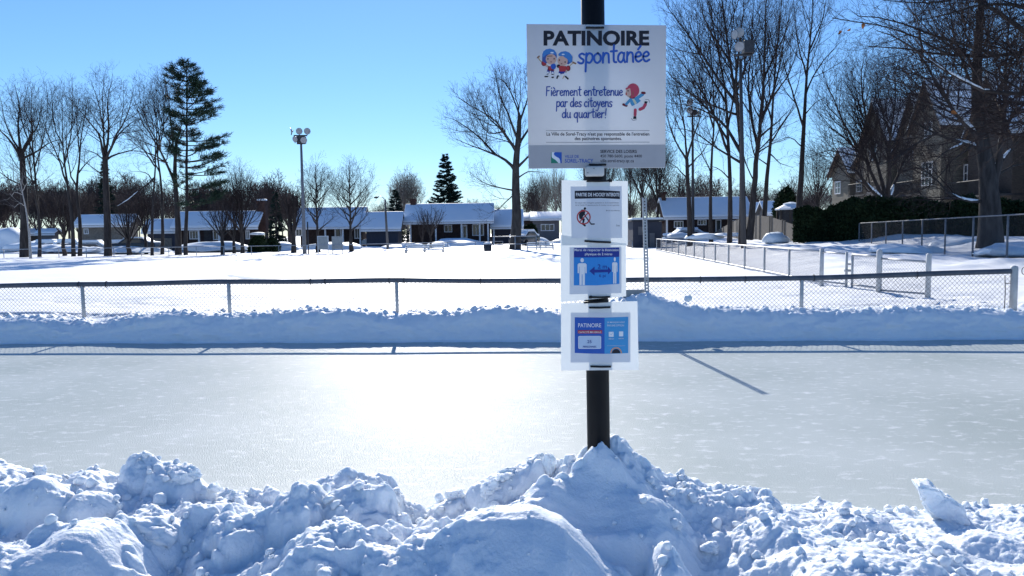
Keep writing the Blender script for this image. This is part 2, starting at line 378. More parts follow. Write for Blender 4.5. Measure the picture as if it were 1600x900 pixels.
# near snow bank ------------------------------------------------------
def ridge(pts, Y0, wob, seed):
    out = []
    for px, py in pts:
        Yr = Y0 + wob * float(vnoise(px * 0.006, 0.3, seed))
        p = at(px, py, Yr); out.append((p[0], p[2], Yr))
    a = np.array(out); return a[np.argsort(a[:, 0])]
A = ridge([(-500, 740), (-200, 735), (-60, 725), (0, 722), (40, 742), (75, 748), (100, 752), (130, 746), (190, 742), (215, 730), (240, 728), (290, 738), (320, 756), (370, 770), (420, 776), (460, 782), (490, 768), (520, 752), (590, 755),
           (620, 772), (650, 790), (700, 785), (735, 775), (770, 757), (800, 745), (840, 728), (880, 722), (910, 714), (930, 700), (955, 684), (975, 690), (1000, 715), (1040, 742), (1100, 757),
           (1160, 764), (1200, 780), (1280, 786), (1350, 795), (1420, 797), (1480, 797), (1540, 793), (1600, 786), (1750, 780), (2100, 775)], 3.45, 0.0, 1)
B = ridge([(-500, 800), (-60, 765), (0, 775), (60, 770), (100, 800), (140, 775), (200, 780), (260, 795), (330, 822), (380, 815), (420, 808), (450, 792), (490, 782), (540, 780), (590, 792), (618, 826), (660, 842),
           (720, 826), (780, 800), (830, 765), (880, 742), (930, 732), (980, 738), (1030, 778), (1090, 800), (1170, 815), (1250, 832), (1350, 842), (1450, 842), (1600, 825), (2100, 815)], 3.12, 0.12, 2)
Cc = ridge([(-400, 870), (-60, 870), (0, 862), (40, 845), (80, 832), (110, 826), (150, 832), (190, 868), (225, 905), (280, 925), (330, 925), (400, 900), (450, 862), (500, 842), (550, 842), (600, 850), (640, 846), (680, 832), (720, 816), (770, 801),
            (830, 797), (880, 812), (920, 850), (945, 880), (985, 905), (1005, 930), (1030, 880), (1050, 858), (1075, 880), (1100, 905), (1200, 915), (1300, 885), (1400, 900), (1500, 880), (1600, 870), (2000, 880)], 2.72, 0.0, 3)
nx = np.concatenate([np.arange(-5.5, -2.9, 0.03), np.arange(-2.9, 2.9, 0.0062), np.arange(2.9, 5.5, 0.03)])
ny = np.concatenate([np.arange(0.6, 2.3, 0.04), np.arange(2.3, 3.75, 0.0062), np.arange(3.75, 4.75, 0.016)])
NX, NY = np.meshgrid(nx, ny)
smooth_ = np.maximum(np.exp(-(((NX - 0.17) / 0.29) ** 4 + ((NY - 2.66) / 0.25) ** 4)), np.exp(-(((NX - 0.34) / 0.25) ** 4 + ((NY - 3.03) / 0.17) ** 4)))
smooth_ = np.maximum(smooth_, np.exp(-(((NX + 1.60) / 0.17) ** 4 + ((NY - 2.66) / 0.19) ** 4)))
rough_ = 1 - smooth_
wx = NX + rough_ * 0.03 * fbm(NX * 3, NY * 3, 101, 3); wy = NY + rough_ * 0.05 * fbm(NX * 2.2, NY * 2.2, 102, 3)
def rh(rd, kb, kf, rnd):
    z = np.interp(wx, rd[:, 0], rd[:, 1]); yr = np.interp(wx, rd[:, 0], rd[:, 2])
    d = wy - yr; s = np.sqrt(d * d + rnd * rnd) - rnd
    return z - np.where(d > 0, kb, kf) * s
rt = sstep(0.55, 1.25, NX)
H1 = rh(A, 0.95, 0.6 * (1 - rt) - 0.07 * rt, 0.05); H2 = rh(B, 0.85, 0.68 + 0.4 * np.exp(-((NX - 0.34) / 0.24) ** 4), 0.06) - 0.5 * rt; H3 = rh(Cc, 0.6, 0.95, 0.10) - 0.5 * rt
def smax(a, b, k=0.03):
    h = np.clip(0.5 + 0.5 * (a - b) / k, 0, 1); return b * (1 - h) + a * h + k * h * (1 - h)
H = smax(smax(H1, H2), H3, 0.02)
plateau = 0.3 * (1 - sstep(3.2, 3.6, NY)) - 0.1 * sstep(3.5, 4.0, NY)
H = smax(H, plateau, 0.05)
# smooth places: the round mound in front and the shovel-cut face under the post
lowf = vnoise(NX * 2.6, NY * 2.6, 111)
H = H + rough_ * ((1 - 0.7 * rt) * 0.075 * (0.32 - np.abs(fbm(NX * 2.7, NY * 3.4, 111, 2))) + (1 - 0.5 * rt) * 0.022 * (0.35 - np.abs(fbm(NX * 7.5, NY * 7.5, 121, 3)))) + rt * 0.025 * lowf
for (px, py, Yk, sl2) in ((940, 694, 3.255, 0.95), (962, 684, 3.40, 1.0), (985, 705, 3.42, 0.9), (915, 708, 3.40, 0.8)):    # snow heaped against the post
    q = at(px, py, Yk); dq = np.hypot((NX - q[0]) * 1.15, NY - Yk) + 0.02 * fbm(NX * 9, NY * 9, 161, 3)
    H = smax(H, q[2] + 0.02 - sl2 * np.maximum(dq, 0), 0.02)
# scoop
H = H - 0.10 * np.exp(-(((NX - 0.37) / 0.17) ** 4 + ((NY - 3.03) / 0.13) ** 4))
base = H.copy(); acc = np.zeros_like(H)
rng = np.random.default_rng(11)
def stamp(cx, cy, r, asp, ang, hh, p, tilt):
    global H
    ix0, ix1 = np.searchsorted(nx, [cx - 1.7 * r, cx + 1.7 * r]); iy0, iy1 = np.searchsorted(ny, [cy - 1.7 * r, cy + 1.7 * r])
    if ix1 <= ix0 or iy1 <= iy0: return
    sx = NX[iy0:iy1, ix0:ix1] - cx; sy = NY[iy0:iy1, ix0:ix1] - cy
    c_, s_ = math.cos(ang), math.sin(ang)
    a_ = (sx * c_ + sy * s_) / (r * asp); b_ = (-sx * s_ + sy * c_) / (r / asp)
    wob = 1 + 0.18 * vnoise(sx / r * 1.3 + cx * 50, sy / r * 1.3 + cy * 50, 9)
    d = (np.abs(a_) ** p + np.abs(b_) ** p) * wob
    dome = np.maximum(0, 1 - d) ** 0.5
    top = hh * r * dome * (1 + tilt[0] * a_ + tilt[1] * b_)
    sub = H[iy0:iy1, ix0:ix1]
    cz = base[np.clip(np.searchsorted(ny, cy), 0, len(ny) - 1), np.clip(np.searchsorted(nx, cx), 0, len(nx) - 1)]
    flat = np.where(dome > 0, base[iy0:iy1, ix0:ix1] * 0.5 + cz * 0.5 + top - 0.15 * r, -9)
    H[iy0:iy1, ix0:ix1] = np.maximum(sub, flat)
def sm_at(cx, cy): return smooth_[np.clip(np.searchsorted(ny, cy), 0, len(ny) - 1), np.clip(np.searchsorted(nx, cx), 0, len(nx) - 1)]
big_ = [(30, 760, 3.35, 60), (120, 762, 3.3, 50), (155, 758, 3.28, 42), (222, 728, 3.4, 34), (275, 735, 3.4, 42), (330, 775, 3.25, 60), (390, 790, 3.2, 46), (235, 815, 3.05, 62), (370, 835, 3.02, 44), (60, 800, 3.1, 52), (140, 805, 3.1, 40), (520, 752, 3.38, 44), (590, 760, 3.38, 34),
        (470, 800, 3.1, 52), (560, 800, 3.12, 48), (310, 880, 2.85, 40), (690, 790, 3.35, 26), (770, 765, 3.38, 38), (815, 745, 3.4, 34), (1180, 785, 3.35, 34), (1240, 800, 3.25, 40), (1330, 812, 3.2, 52), (1440, 880, 2.9, 56), (1550, 870, 2.95, 60), (1190, 850, 3.0, 40), (1590, 800, 3.3, 40)]
for (px, py, Yc_, w_) in big_:                # large clods seen in the photo
    c_0 = at(px, py, Yc_); stamp(c_0[0], Yc_, w_ * Yc_ / F, rng.uniform(0.85, 1.2), rng.uniform(0, PI), rng.uniform(0.45, 0.7) * (0.6 if px > 1100 else 1), rng.choice([2.6, 3.5, 4.0]), rng.uniform(-0.35, 0.35, 2))
base = H.copy()
for i in range(190):                          # clods of hand size
    cx = rng.uniform(-2.8, 2.6); cy = rng.uniform(2.4, 3.8)
    if sm_at(cx, cy) > 0.12: continue
    if cx > 0.6 and rng.random() < 0.75: continue
    r = rng.uniform(0.025, 0.075) * (0.6 if cx > 0.6 else 1)
    stamp(cx, cy, r, rng.uniform(0.7, 1.4), rng.uniform(0, PI), rng.uniform(0.45, 0.8), rng.choice([2.0, 2.4, 3.0]), rng.uniform(-0.6, 0.6, 2))
base = H.copy()
for i in range(7000):                         # crumbs lying in patches
    cx = rng.uniform(-2.8, 2.8); cy = rng.uniform(2.35, 3.85)
    m_ = float(vnoise(cx * 2.3 + 5, cy * 3.1, 301)) + 0.4 * float(vnoise(cx * 6, cy * 7, 302))
    lump_ = (-1.0 < cx < -0.42 and 2.5 < cy < 3.12) or (cx > 0.72 and m_ > 0.3)
    if not lump_ and m_ < 0.24: continue
    if sm_at(cx, cy) > 0.75: continue
    r = 0.008 + 0.026 * rng.random() ** 3.2
    stamp(cx, cy, r, rng.uniform(0.75, 1.35), rng.uniform(0, PI), rng.uniform(0.55, 1.1), rng.choice([2.0, 2.5, 3.5]), rng.uniform(-0.5, 0.5, 2))
H = H + 0.016 * vnoise(NX * 4, NY * 5, 171) + 0.004 * vnoise(NX * 3, NY * 34, 173) * smooth_ + 0.006 * vnoise(NX * 11, NY * 12, 172)
H = H + (0.0012 + 0.004 * rough_) * fbm(NX * 42, NY * 42, 131, 3) + 0.003 * rough_ * fbm(NX * 14, NY * 14, 141, 2)
idx = np.arange(NX.size).reshape(NX.shape)
set_props(build('near_snow_bank', np.stack([NX, NY, H], -1), [np.stack([idx[:-1, :-1], idx[:-1, 1:], idx[1:, 1:], idx[1:, :-1]], -1).reshape(-1, 4)], M_SNOW, smooth=True), kind='structure')
mb = MB(); 
for a, b in (((-300, -300), (300, 0.62)), ((-300, 0.62), (-5.48, 2.7)), ((5.48, 0.62), (300, 2.7))):
    mb.add([(a[0], a[1], 0.28), (b[0], a[1], 0.28), (b[0], b[1], 0.28), (a[0], b[1], 0.28)], [(0, 1, 2, 3)])
set_props(mb.obj('unseen_dark_ground', mat('bounce_cutting_snow', (0.30, 0.33, 0.37), (0.42, 0.45, 0.49), 0.7, 0.9)), kind='structure')  # unseen ground around and behind the camera, darkened to cut bounced fill light
def bank_z(x, y):
    return float(H[np.clip(np.searchsorted(ny, y), 0, len(ny) - 1), np.clip(np.searchsorted(nx, x), 0, len(nx) - 1)])

# ------------------------------------------------------------------ loose snow chunks
def chunk_verts(r, seed, sub=3, sc=(1, 1, 1), cuts=9):
    rg = np.random.default_rng(seed)
    bm = bmesh.new(); bmesh.ops.create_icosphere(bm, subdivisions=sub, radius=1.0)
    V = np.array([v.co[:] for v in bm.verts]); Fc = [tuple(v.index for v in f.verts) for f in bm.faces]; bm.free()
    V *= 1.15
    for _ in range(cuts):
        n_ = rg.normal(size=3); n_ /= np.linalg.norm(n_); d0 = rg.uniform(0.55, 0.95)
        d = V @ n_; over = np.maximum(0, d - d0); V -= 0.88 * over[:, None] * n_
    V += 0.13 * np.stack([fbm(V[:, 0] * 1.7 + k + V[:, 2] * 0.6, V[:, 1] * 1.7 + V[:, 2] * 1.5, seed + k, 6, 2.2, 0.56) for k in range(3)], -1)
    return V * r * np.array(sc), Fc
def rot3(V, ax, ay, az):
    return V @ np.array(Matrix.Rotation(az, 3, 'Z') @ Matrix.Rotation(ay, 3, 'Y') @ Matrix.Rotation(ax, 3, 'X')).T
def snow_chunk(px, py, Y, wpx, hpx, seed, label, rot=(0, 0, 0), depth=1.0, sub=5, cuts=9):
    c = at(px, py, Y); k = Y / F
    V, Fc = chunk_verts(1.0, seed, sub, (1, 1, 1), cuts)
    V = V / np.abs(V).max(0)
    V = V * np.array([wpx * k / 2, wpx * k / 2 * depth, hpx * k / 2])
    V = rot3(V, *rot) + c
    o = bpy.data.objects.new('snow_chunk', None); bpy.data.objects.remove(o)
    me = bpy.data.meshes.new('snow_chunk'); org = np.array([c[0], c[1], V[:, 2].min()])
    me.from_pydata((V - org).tolist(), [], Fc); me.materials.append(M_SNOW)
    me.polygons.foreach_set('use_smooth', [True] * len(Fc)); me.update()
    o = bpy.data.objects.new('snow_chunk', me); COL.objects.link(o); o.location = tuple(org)
    set_props(o, label, 'snow chunk', 'loose snow chunks on the near bank')
    return o
snow_chunk(62, 736, 3.42, 26, 22, 1, 'small rounded snow lump perched on the bank crest at far left')
snow_chunk(228, 730, 3.42, 52, 44, 2, 'tall snow clod at the highest point of the left bank crest', (0.2, 0.3, 0.1))
snow_chunk(288, 742, 3.4, 56, 40, 3, 'broad snow clod with a spiky right edge on the left crest', (0.1, -0.3, 0.4))
snow_chunk(335, 762, 3.38, 24, 20, 31, 'little pointed snow lump right of the left crest clods')
snow_chunk(366, 775, 3.36, 22, 18, 32, 'pair-side snow ball left of the bright ice glare, on the bank edge')
snow_chunk(365, 845, 3.0, 74, 66, 4, 'large squarish snow block in the middle of the left bank', (0.1, 0.1, 0.5))
snow_chunk(235, 840, 3.02, 95, 80, 5, 'largest rounded snow block left of the squarish one', (0.0, 0.3, 0.2))
snow_chunk(150, 790, 3.2, 78, 58, 6, 'snow clod below the dip in the left crest', (0.3, 0.1, 0.9))
snow_chunk(20, 812, 3.1, 76, 60, 13, 'snow clod cut by the left edge of the picture', (0.3, 0.1, 0.4))
snow_chunk(540, 757, 3.4, 58, 36, 7, 'flat angular snow slab on the crest left of the bright glare', (0.1, -0.2, 0.3))
snow_chunk(588, 762, 3.4, 50, 42, 8, 'jagged snow clod right beside the flat angular slab', (0.4, 0.2, 0.2))
snow_chunk(617, 785, 3.35, 22, 36, 9, 'thin upright snow tooth beside the jagged clod', (0, 0.15, 0))
snow_chunk(710, 776, 3.45, 36, 26, 10, 'small brick-like snow block standing against the bright ice glare', (0, 0, 0.3), 0.8, 5, 14)
snow_chunk(800, 745, 3.4, 48, 48, 11, 'pale angular snow clod left of the pointed tooth', (0.2, 0.5, 0.7))
snow_chunk(770, 770, 3.35, 44, 46, 14, 'crumbly snow clod lower left of the pale angular clod', (0.9, 0.2, 0.1))
snow_chunk(778, 795, 3.25, 34, 28, 15, 'small snow lump below the crumbly clod', (0.2, 0.2, 0.1))
snow_chunk(858, 732, 3.38, 26, 60, 12, 'sharp pointed snow tooth left of the sign post', (0.05, 0.05, 0.1), 0.7, 5, 12)
snow_chunk(838, 725, 3.45, 46, 40, 16, 'faceted snow clod behind the sharp pointed tooth', (0.5, 0.1, 0.2))
snow_chunk(1190, 775, 3.4, 50, 26, 18, 'low snow clod on the crest right of the post pile', (0.1, 0.2, 0.2))
snow_chunk(1320, 815, 3.2, 80, 26, 19, 'long flat snow slab lying on the right bank', (0.05, 0.06, 0.2))
snow_chunk(1268, 838, 3.05, 24, 18, 20, 'small round snow ball in front of the long flat slab')
snow_chunk(1108, 856, 3.0, 30, 28, 21, 'round snow ball on the slope right of the post pile', (0.3, 0.4, 0))
snow_chunk(1370, 893, 2.85, 18, 26, 22, 'small upright snow lump at the bottom edge right of centre')
# big leaning slab on the right
sl_px = [(1436, 757), (1448, 757), (1470, 768), (1498, 788), (1522, 815), (1540, 846), (1500, 848), (1470, 822), (1446, 795)]
f0 = np.array([at(x, y, 3.25) for x, y in sl_px])
cen = f0.mean(0)
bm = bmesh.new()
vf = [bm.verts.new(p) for p in f0]
vb = [bm.verts.new(cen + (p - cen) * 0.86 + np.array([0.02, 0.13, 0.012])) for p in f0]
n_ = len(vf); bm.faces.new(vf[::-1]); bm.faces.new(vb)
for i in range(n_): bm.faces.new((vf[i], vf[(i + 1) % n_], vb[(i + 1) % n_], vb[i]))
bmesh.ops.recalc_face_normals(bm, faces=bm.faces)
bmesh.ops.bevel(bm, geom=list(bm.edges), offset=0.012, segments=3, affect='EDGES')
bmesh.ops.triangulate(bm, faces=bm.faces)
for _ in range(4): bmesh.ops.subdivide_edges(bm, edges=[e for e in bm.edges if e.calc_length() > 0.012], cuts=1, use_grid_fill=False); bmesh.ops.triangulate(bm, faces=bm.faces)
V = np.array([v.co[:] for v in bm.verts])
dn = np.stack([fbm(V[:, 0] * 12 + k, V[:, 2] * 12 + V[:, 1] * 9, 300 + k, 5) for k in range(3)], -1) * 0.015
org = Vector((cen[0], cen[1], float(f0[:, 2].min())))
for v, d in zip(bm.verts, dn): v.co = v.co + Vector(d) - org
me = bpy.data.meshes.new('snow_slab'); bm.to_mesh(me); bm.free(); me.materials.append(M_SNOW)
me.polygons.foreach_set('use_smooth', [True] * len(me.polygons))
o = bpy.data.objects.new('snow_slab', me); COL.objects.link(o); o.location = org
set_props(o, 'long leaning snow slab sticking up from the right bank like a fin', 'snow slab')
# crumbs: uncountable
Vs = []; Fs = []; n0 = 0
protos = [chunk_verts(1.0, 500 + i, 2, (1, 1, 1), 7) for i in range(8)]
rg = np.random.default_rng(77)
for i in range(1900):
    cx = rg.uniform(-2.7, 2.7); cy = rg.uniform(2.5, 3.75)
    s_ = smooth_[np.clip(np.searchsorted(ny, cy), 0, len(ny) - 1), np.clip(np.searchsorted(nx, cx), 0, len(nx) - 1)]
    if s_ > 0.15 and rg.random() < 0.8: continue
    if vnoise(cx * 3, cy * 3, 5) < -0.05 and rg.random() < 0.75: continue
    r = 0.004 + 0.02 * rg.random() ** 4
    V, Fc = protos[rg.integers(8)]
    V = rot3(V * r * rg.uniform(0.75, 1.25, 3), *rg.uniform(0, 6, 3)) + np.array([cx, cy, bank_z(cx, cy) + r * 0.35])
    Vs.append(V); Fs.append(np.array(Fc) + n0); n0 += len(V)
set_props(build('snow_crumbs', np.vstack(Vs), [np.vstack(Fs)], M_SNOW, smooth=True),
          'countless little snow crumbs strewn over the near snow bank', 'snow crumbs', kind='stuff')
# snowball on the far bank
V, Fc = chunk_verts(1.0, 900, 3, (1, 1, 1), 3); c = at(1075, 466, 12.15)
V = V / np.abs(V).max() * 0.066 + c
mb = MB(); mb.add(V - c, Fc); o = mb.obj('snowball', M_SNOW, smooth=True); o.location = tuple(c)
set_props(o, 'single round snowball on the far bank crest before the chain link fence', 'snowball')

# ================================================================== fences
def lattice(name, P0, P1, z0f, z1f, parent, pitch=0.072, rad=0.0016, m_=None):
    """woven wire between two ground points; z0f/z1f(t) give lower and upper edge"""
    P0 = np.array(P0[:2], float); P1 = np.array(P1[:2], float); L = np.linalg.norm(P1 - P0)
    polys = []
    n = int(L / pitch)
    u = (P1 - P0) / L; nrm = np.array([-u[1], u[0]])
    for k in range(-30, n + 30):
        for sgn in (1, -1):
            s0 = k * pitch + (0.5 * pitch if False else 0)
            pts = []
            hgt0 = float(np.mean([z1f(0.5) - z0f(0.5)]))
            sa, sb = s0, s0 + sgn * hgt0
            if max(sa, sb) < 0 or min(sa, sb) > L: continue
            ta, tb = np.clip(sa / L, 0, 1), np.clip(sb / L, 0, 1)
            fa = (ta * L - sa) / (sb - sa); fb = (tb * L - sa) / (sb - sa)
            za = z0f(ta) + fa * (z1f(ta) - z0f(ta)); zb = z0f(tb) + fb * (z1f(tb) - z0f(tb))
            off = nrm * (0.0022 * sgn)
            a = P0 + u * ta * L + off; b = P0 + u * tb * L + off
            if abs(fa - fb) < 1e-3: continue
            polys.append((np.array([[a[0], a[1], za], [b[0], b[1], zb]]), (rad, rad)))
    V, Fq = tubes(polys, lambda r: 4)
    return build(name, V, [Fq], m_ or M_WIRE, parent)

def yf(X): return float(y_toe(X)) + 0.72
# rail heights read from the photo
rail_px = [(-260, 451), (0, 447), (94, 445.5), (341, 441), (480, 440), (616, 438.5), (760, 439), (900, 439.5), (1000, 437), (1130, 437), (1245, 435), (1420, 430), (1585, 423.5)]
rail = []
for px, py in rail_px:
    Yg = 12.7
    for _ in range(4):
        p = at(px, py, Yg); Yg = yf(p[0])
    rail.append(at(px, py, Yg))
rail = np.array(rail)
def rail_z(X): return float(np.interp(X, rail[:, 0], rail[:, 2]))
fence = thing('chain_link_fence', (rail[6][0], rail[6][1], 0.4), 'long chain link fence with dark capped top rail along the far side of the ice', 'fence')
mb = MB(); mb.tube([p + (0, 0, -0.014) for p in rail], 0.022, 8); mb.obj('top_rail', M_GALV, fence, True)
mb = MB()
xs_ = np.linspace(rail[0][0], rail[-1][0] - 0.06, 60)
cp = np.array([(x, yf(x), rail_z(x) + 0.006 * math.sin(x * 2.1)) for x in xs_])
pr_ = []
for i in range(13):                             # open C profile cap
    a = -0.25 * PI + i * 1.5 * PI / 12
    pr_.append((0.05 * math.cos(a) * 0.72, 0.048 * math.sin(a)))
pr_ = [(y, z) for y, z in pr_]
V = []; Fc = []
for i, c in enumerate(cp):
    for (y, z) in pr_: V.append((c[0], c[1] + y, c[2] + z))
m_ = len(pr_)
for i in range(len(cp) - 1):
    for j in range(m_ - 1): Fc.append((i * m_ + j, i * m_ + j + 1, (i + 1) * m_ + j + 1, (i + 1) * m_ + j))
mb.add(V, Fc); mb.obj('rail_cap', M_CAP, fence, True)
for px in (88, 135, 476, 500, 604, 628, 750, 1012, 1092, 1160, 1263, 1415, 1570):
    p = at(px, 437, 12.6); x = p[0]; z = rail_z(x)
    th = np.linspace(0, 2 * PI, 13); mb = MB()
    mb.tube([(x, yf(x) + 0.043 * math.cos(a), z + 0.056 * math.sin(a)) for a in th], 0.006, 5, False)
    mb.obj('cap_tie', M_STRAP, fence, True)
for px in (-155, 94, 341, 616, 915, 1245):
    p = at(px, 445, 12.6); x = p[0]
    y = yf(x); zt = rail_z(x)
    mb = MB(); mb.tube([(x, y, 0.1), (x, y, zt - 0.02)], 0.032, 10); mb.obj('fence_post', M_PAINTG, fence, True)
xe = at(1590, 430, 12.1)[0] - 0.02
mb = MB(); ye = yf(xe); zt = rail_z(xe) + 0.05
mb.tube([(xe, ye, 0.1), (xe, ye, zt), (xe, ye, zt + 0.025), (xe, ye, zt + 0.04)], [0.057, 0.057, 0.05, 0.012], 14)
mb.obj('end_post', M_PAINTG, fence, True)
mb = MB(); mb.tube([(xe - 0.14, ye, 0.36), (xe - 0.135, ye, 0.7), (xe - 0.15, ye, zt - 0.12)], 0.007, 6); mb.tube([(xe - 0.15, ye, 0.82), (xe, ye, 0.83)], 0.006, 5)
mb.obj('tension_bar', M_DARKM, fence, True)
P0 = (rail[0][0], yf(rail[0][0])); P1 = (xe, ye)
lattice('wire_mesh', P0, P1, lambda t: 0.36, lambda t: rail_z(P0[0] + t * (P1[0] - P0[0])) - 0.03, fence, 0.075, 0.0023)

# right-hand fence running away along the field
rf = thing('chain_link_fence', (*[x_fence(19) , 19], 0.45), 'silver chain link fence running away along the right side of the snowy field', 'fence')
far_y = 52.0
post_px = [(1036, 52), (1043, 49), (1050, 46.5), (1057, 44), (1064, 41.5), (1072, 39), (1082, 36.5), (1092, 34), (1104, 31.5), (1117, 29), (1132, 26.7), (1151, 24.4), (1177, 22.0), (1205, 19.9)]
ps = []
ycur = far_y
while ycur > 18.2:
    ps.append((float(x_fence(ycur)), ycur)); ycur -= 2.62
ps.append((float(x_fence(17.9)), 17.9))
FH = 0.8
for i, (x, y) in enumerate(ps):
    g = float(gz(x, y)); mb = MB(); last = i == len(ps) - 1
    mb.tube([(x, y, g - 0.15), (x, y, g + FH + (0.06 if last else 0))], 0.05 if last else 0.033, 10); mb.obj('fence_post', M_PAINTG, rf, True)
mb = MB(); mb.tube([(x, y, float(gz(x, y)) + FH) for x, y in ps], 0.024, 8); mb.obj('top_rail', M_GALV, rf, True)
mb = MB(); mb.tube([(x, y, float(gz(x, y)) + 0.06) for x, y in ps], 0.02, 6); mb.obj('bottom_rail', M_GALV, rf, True)
lattice('wire_mesh', ps[0], ps[-1], lambda t: 0.44, lambda t: 0.42 + FH, rf, 0.085, 0.0022)
# gate and the short return to the near fence
gt = thing('chain_link_gate', (7.5, 16.8, 0.45), 'small chain link gate between stout posts at the near end of the right fence', 'gate')
def gp(px, Y): return ground_pt(px, Y, 455)
g0, g1, g2, g3 = ps[-1], gp(1322, 16.9), gp(1331, 16.8), gp(1373, 15.6)
for p, r, h in ((g1, 0.03, 0.8), (g2, 0.028, 0.76)):
    mb = MB(); mb.tube([(p[0], p[1], 0.3), (p[0], p[1], 0.42 + h)], r, 10); mb.obj('gate_stile', M_PAINTG, gt, True)
mb = MB(); mb.tube([(g3[0], g3[1], 0.2), (g3[0], g3[1], 0.42 + 0.86), (g3[0], g3[1], 0.42 + 0.89)], [0.056, 0.056, 0.02], 12); mb.obj('gate_post', M_PAINTG, gt, True)
mb = MB()
mb.tube([(g2[0], g2[1], 1.17), (g3[0], g3[1], 1.16)], 0.024, 8); mb.tube([(g2[0], g2[1], 0.5), (g3[0], g3[1], 0.5)], 0.022, 8)
mb.obj('gate_frame', M_GALV, gt, True); mb = MB(); mb.tube([(g0[0], g0[1], 1.2), (g1[0], g1[1], 1.18)], 0.02, 8); mb.obj('side_frame', M_GALV, gt, True); mb = MB(); mb.tube([(g0[0], g0[1], 0.5), (g1[0], g1[1], 0.5)], 0.02, 8)
mb.obj('side_frame', M_GALV, gt, True)
mb = MB(); mb.box((g1[0] - 0.05, g1[1] - 0.05, 0.78), (g2[0] + 0.05, g1[1] + 0.02, 0.83)); mb.box((g1[0] - 0.02, g1[1] - 0.06, 0.93), (g2[0] + 0.02, g1[1] + 0.02, 0.97)); mb.obj('latch', M_GALV, gt, bevel=0.006)
lattice('wire_mesh', g2, g3, lambda t: 0.46, lambda t: 1.15, gt, 0.07, 0.0018)
rt = thing('chain_link_fence', (8.0, 15, 0.45), 'short chain link fence panel with a leaning rail between the gate and the capped fence', 'fence')
h1 = gp(1450, 14.6)
mb = MB(); mb.tube([(h1[0], h1[1], 0.2), (h1[0], h1[1], 1.22), (h1[0], h1[1], 1.25)], [0.05, 0.05, 0.02], 12); mb.obj('fence_post', M_PAINTG, rt, True)
mb = MB(); mb.tube([(g3[0], g3[1], 1.12), (h1[0], h1[1], 1.08)], 0.022, 8); mb.obj('top_rail', M_GALV, rt, True)
mb = MB(); mb.tube([(g3[0], g3[1], 0.46), (h1[0], h1[1], 0.45)], 0.02, 8); mb.obj('bottom_rail', M_GALV, rt, True)
lattice('wire_mesh', g3, h1, lambda t: 0.44, lambda t: 1.08, rt, 0.07, 0.0018)

# tall fence in front of the hedge
tf = thing('tall_chain_link_fence', (18, 34, 0.7), 'tall grey chain link fence in front of the dark hedge at right', 'fence')
ta, tb_ = np.array(at(1342, 387, 44.6)), np.array(at(1573, 405, 24.6))
dirv = (tb_ - ta)[:2]; pts = []
for k in range(-1, 10):
    q = ta[:2] + dirv * (k / 7.0); pts.append(q)
pts = pts[1:]
def tz(q): return 0.62 + 0.06 * (44.6 - q[1]) / 20
for q in pts:
    mb = MB(); mb.tube([(q[0], q[1], 0.3), (q[0], q[1], tz(q) + 1.44)], 0.035, 10); mb.obj('fence_post', M_GALVD, tf, True)
mb = MB(); mb.tube([(q[0], q[1], tz(q) + 1.44) for q in pts], 0.025, 8); mb.obj('top_rail', M_GALVD, tf, True)
lattice('wire_mesh', pts[0], pts[-1], lambda t: 0.55, lambda t: 2.08 , tf, 0.075, 0.0016, m_=M_WIRED)

# low fence along the far side of the field
lf = thing('chain_link_fence', (-20, 60, 0.3), 'low thin wire fence along the far edge of the field before the street', 'fence')
def far_pt(px): return ground_pt(px, 60 - (px < 300) * 0.0, 398)
fr = []
for px in list(range(-80, 640, 43)) + [700, 743, 786]:
    p = far_pt(px); g = p[2]
    mb = MB(); mb.tube([(p[0], p[1], g - 0.2), (p[0], p[1], g + 0.72)], 0.03, 6); mb.obj('fence_post', M_GALV, lf, True)
    fr.append((p[0], p[1], g + 0.72))
mb = MB(); mb.tube(fr, 0.028, 6); mb.obj('top_rail', M_GALV, lf, True)

# ================================================================== perforated post, plank
pp = at(1012, 462, 12.35); ptop = at(1007, 308, 12.35)
t = thing('perforated_post', (pp[0], pp[1], 0.4), 'slim perforated steel sign post standing bare in the far snow bank', 'post')
mb = MB()
z0_, z1_ = 0.3, ptop[2]; dxp = (ptop[0] - pp[0])
nh = int((z1_ - z0_) / 0.05)
def px_at(z): return pp[0] + dxp * (z - z0_) / (z1_ - z0_)
for k in range(nh):                              # strips left and right of the holes and webs between them
    za = z0_ + k * 0.05; zb_ = za + 0.05; xa, xb = px_at(za), px_at(zb_)
    for (l0, l1, ya, yb) in ((-0.036, -0.012, 0, 0.003), (0.012, 0.036, 0, 0.003)):
        mb.prism([(xa + l0, pp[1] + ya, za), (xa + l1, pp[1] + ya, za), (xb + l1, pp[1] + ya, zb_), (xb + l0, pp[1] + ya, zb_)], (0, 0.004, 0))
    mb.prism([(xa - 0.012, pp[1], za), (xa + 0.012, pp[1], za), (xa + 0.012, pp[1], za + 0.026), (xa - 0.012, pp[1], za + 0.026)], (0, 0.004, 0))
for l0 in (-0.036, 0.032):
    mb.prism([(px_at(z0_) + l0, pp[1] + 0.0045, z0_), (px_at(z0_) + l0 + 0.004, pp[1] + 0.0045, z0_), (px_at(z1_) + l0 + 0.004, pp[1] + 0.0045, z1_), (px_at(z1_) + l0, pp[1] + 0.0045, z1_)], (0, 0.03, 0))
mb.obj('channel', M_GALV, t)
bd = at(995, 463, 12.2)
mb = MB(); mb.box((-0.2, -0.012, -0.08), (0.17, 0.012, 0.09)); o = mb.obj('grey_board', M_PANELP, bevel=0.003)
o.location = (bd[0], bd[1] + 0.25, bd[2]); o.rotation_euler = (R(-12), 0, 0)
set_props(o, 'small grey board leaning in the snow beside the perforated post', 'board')

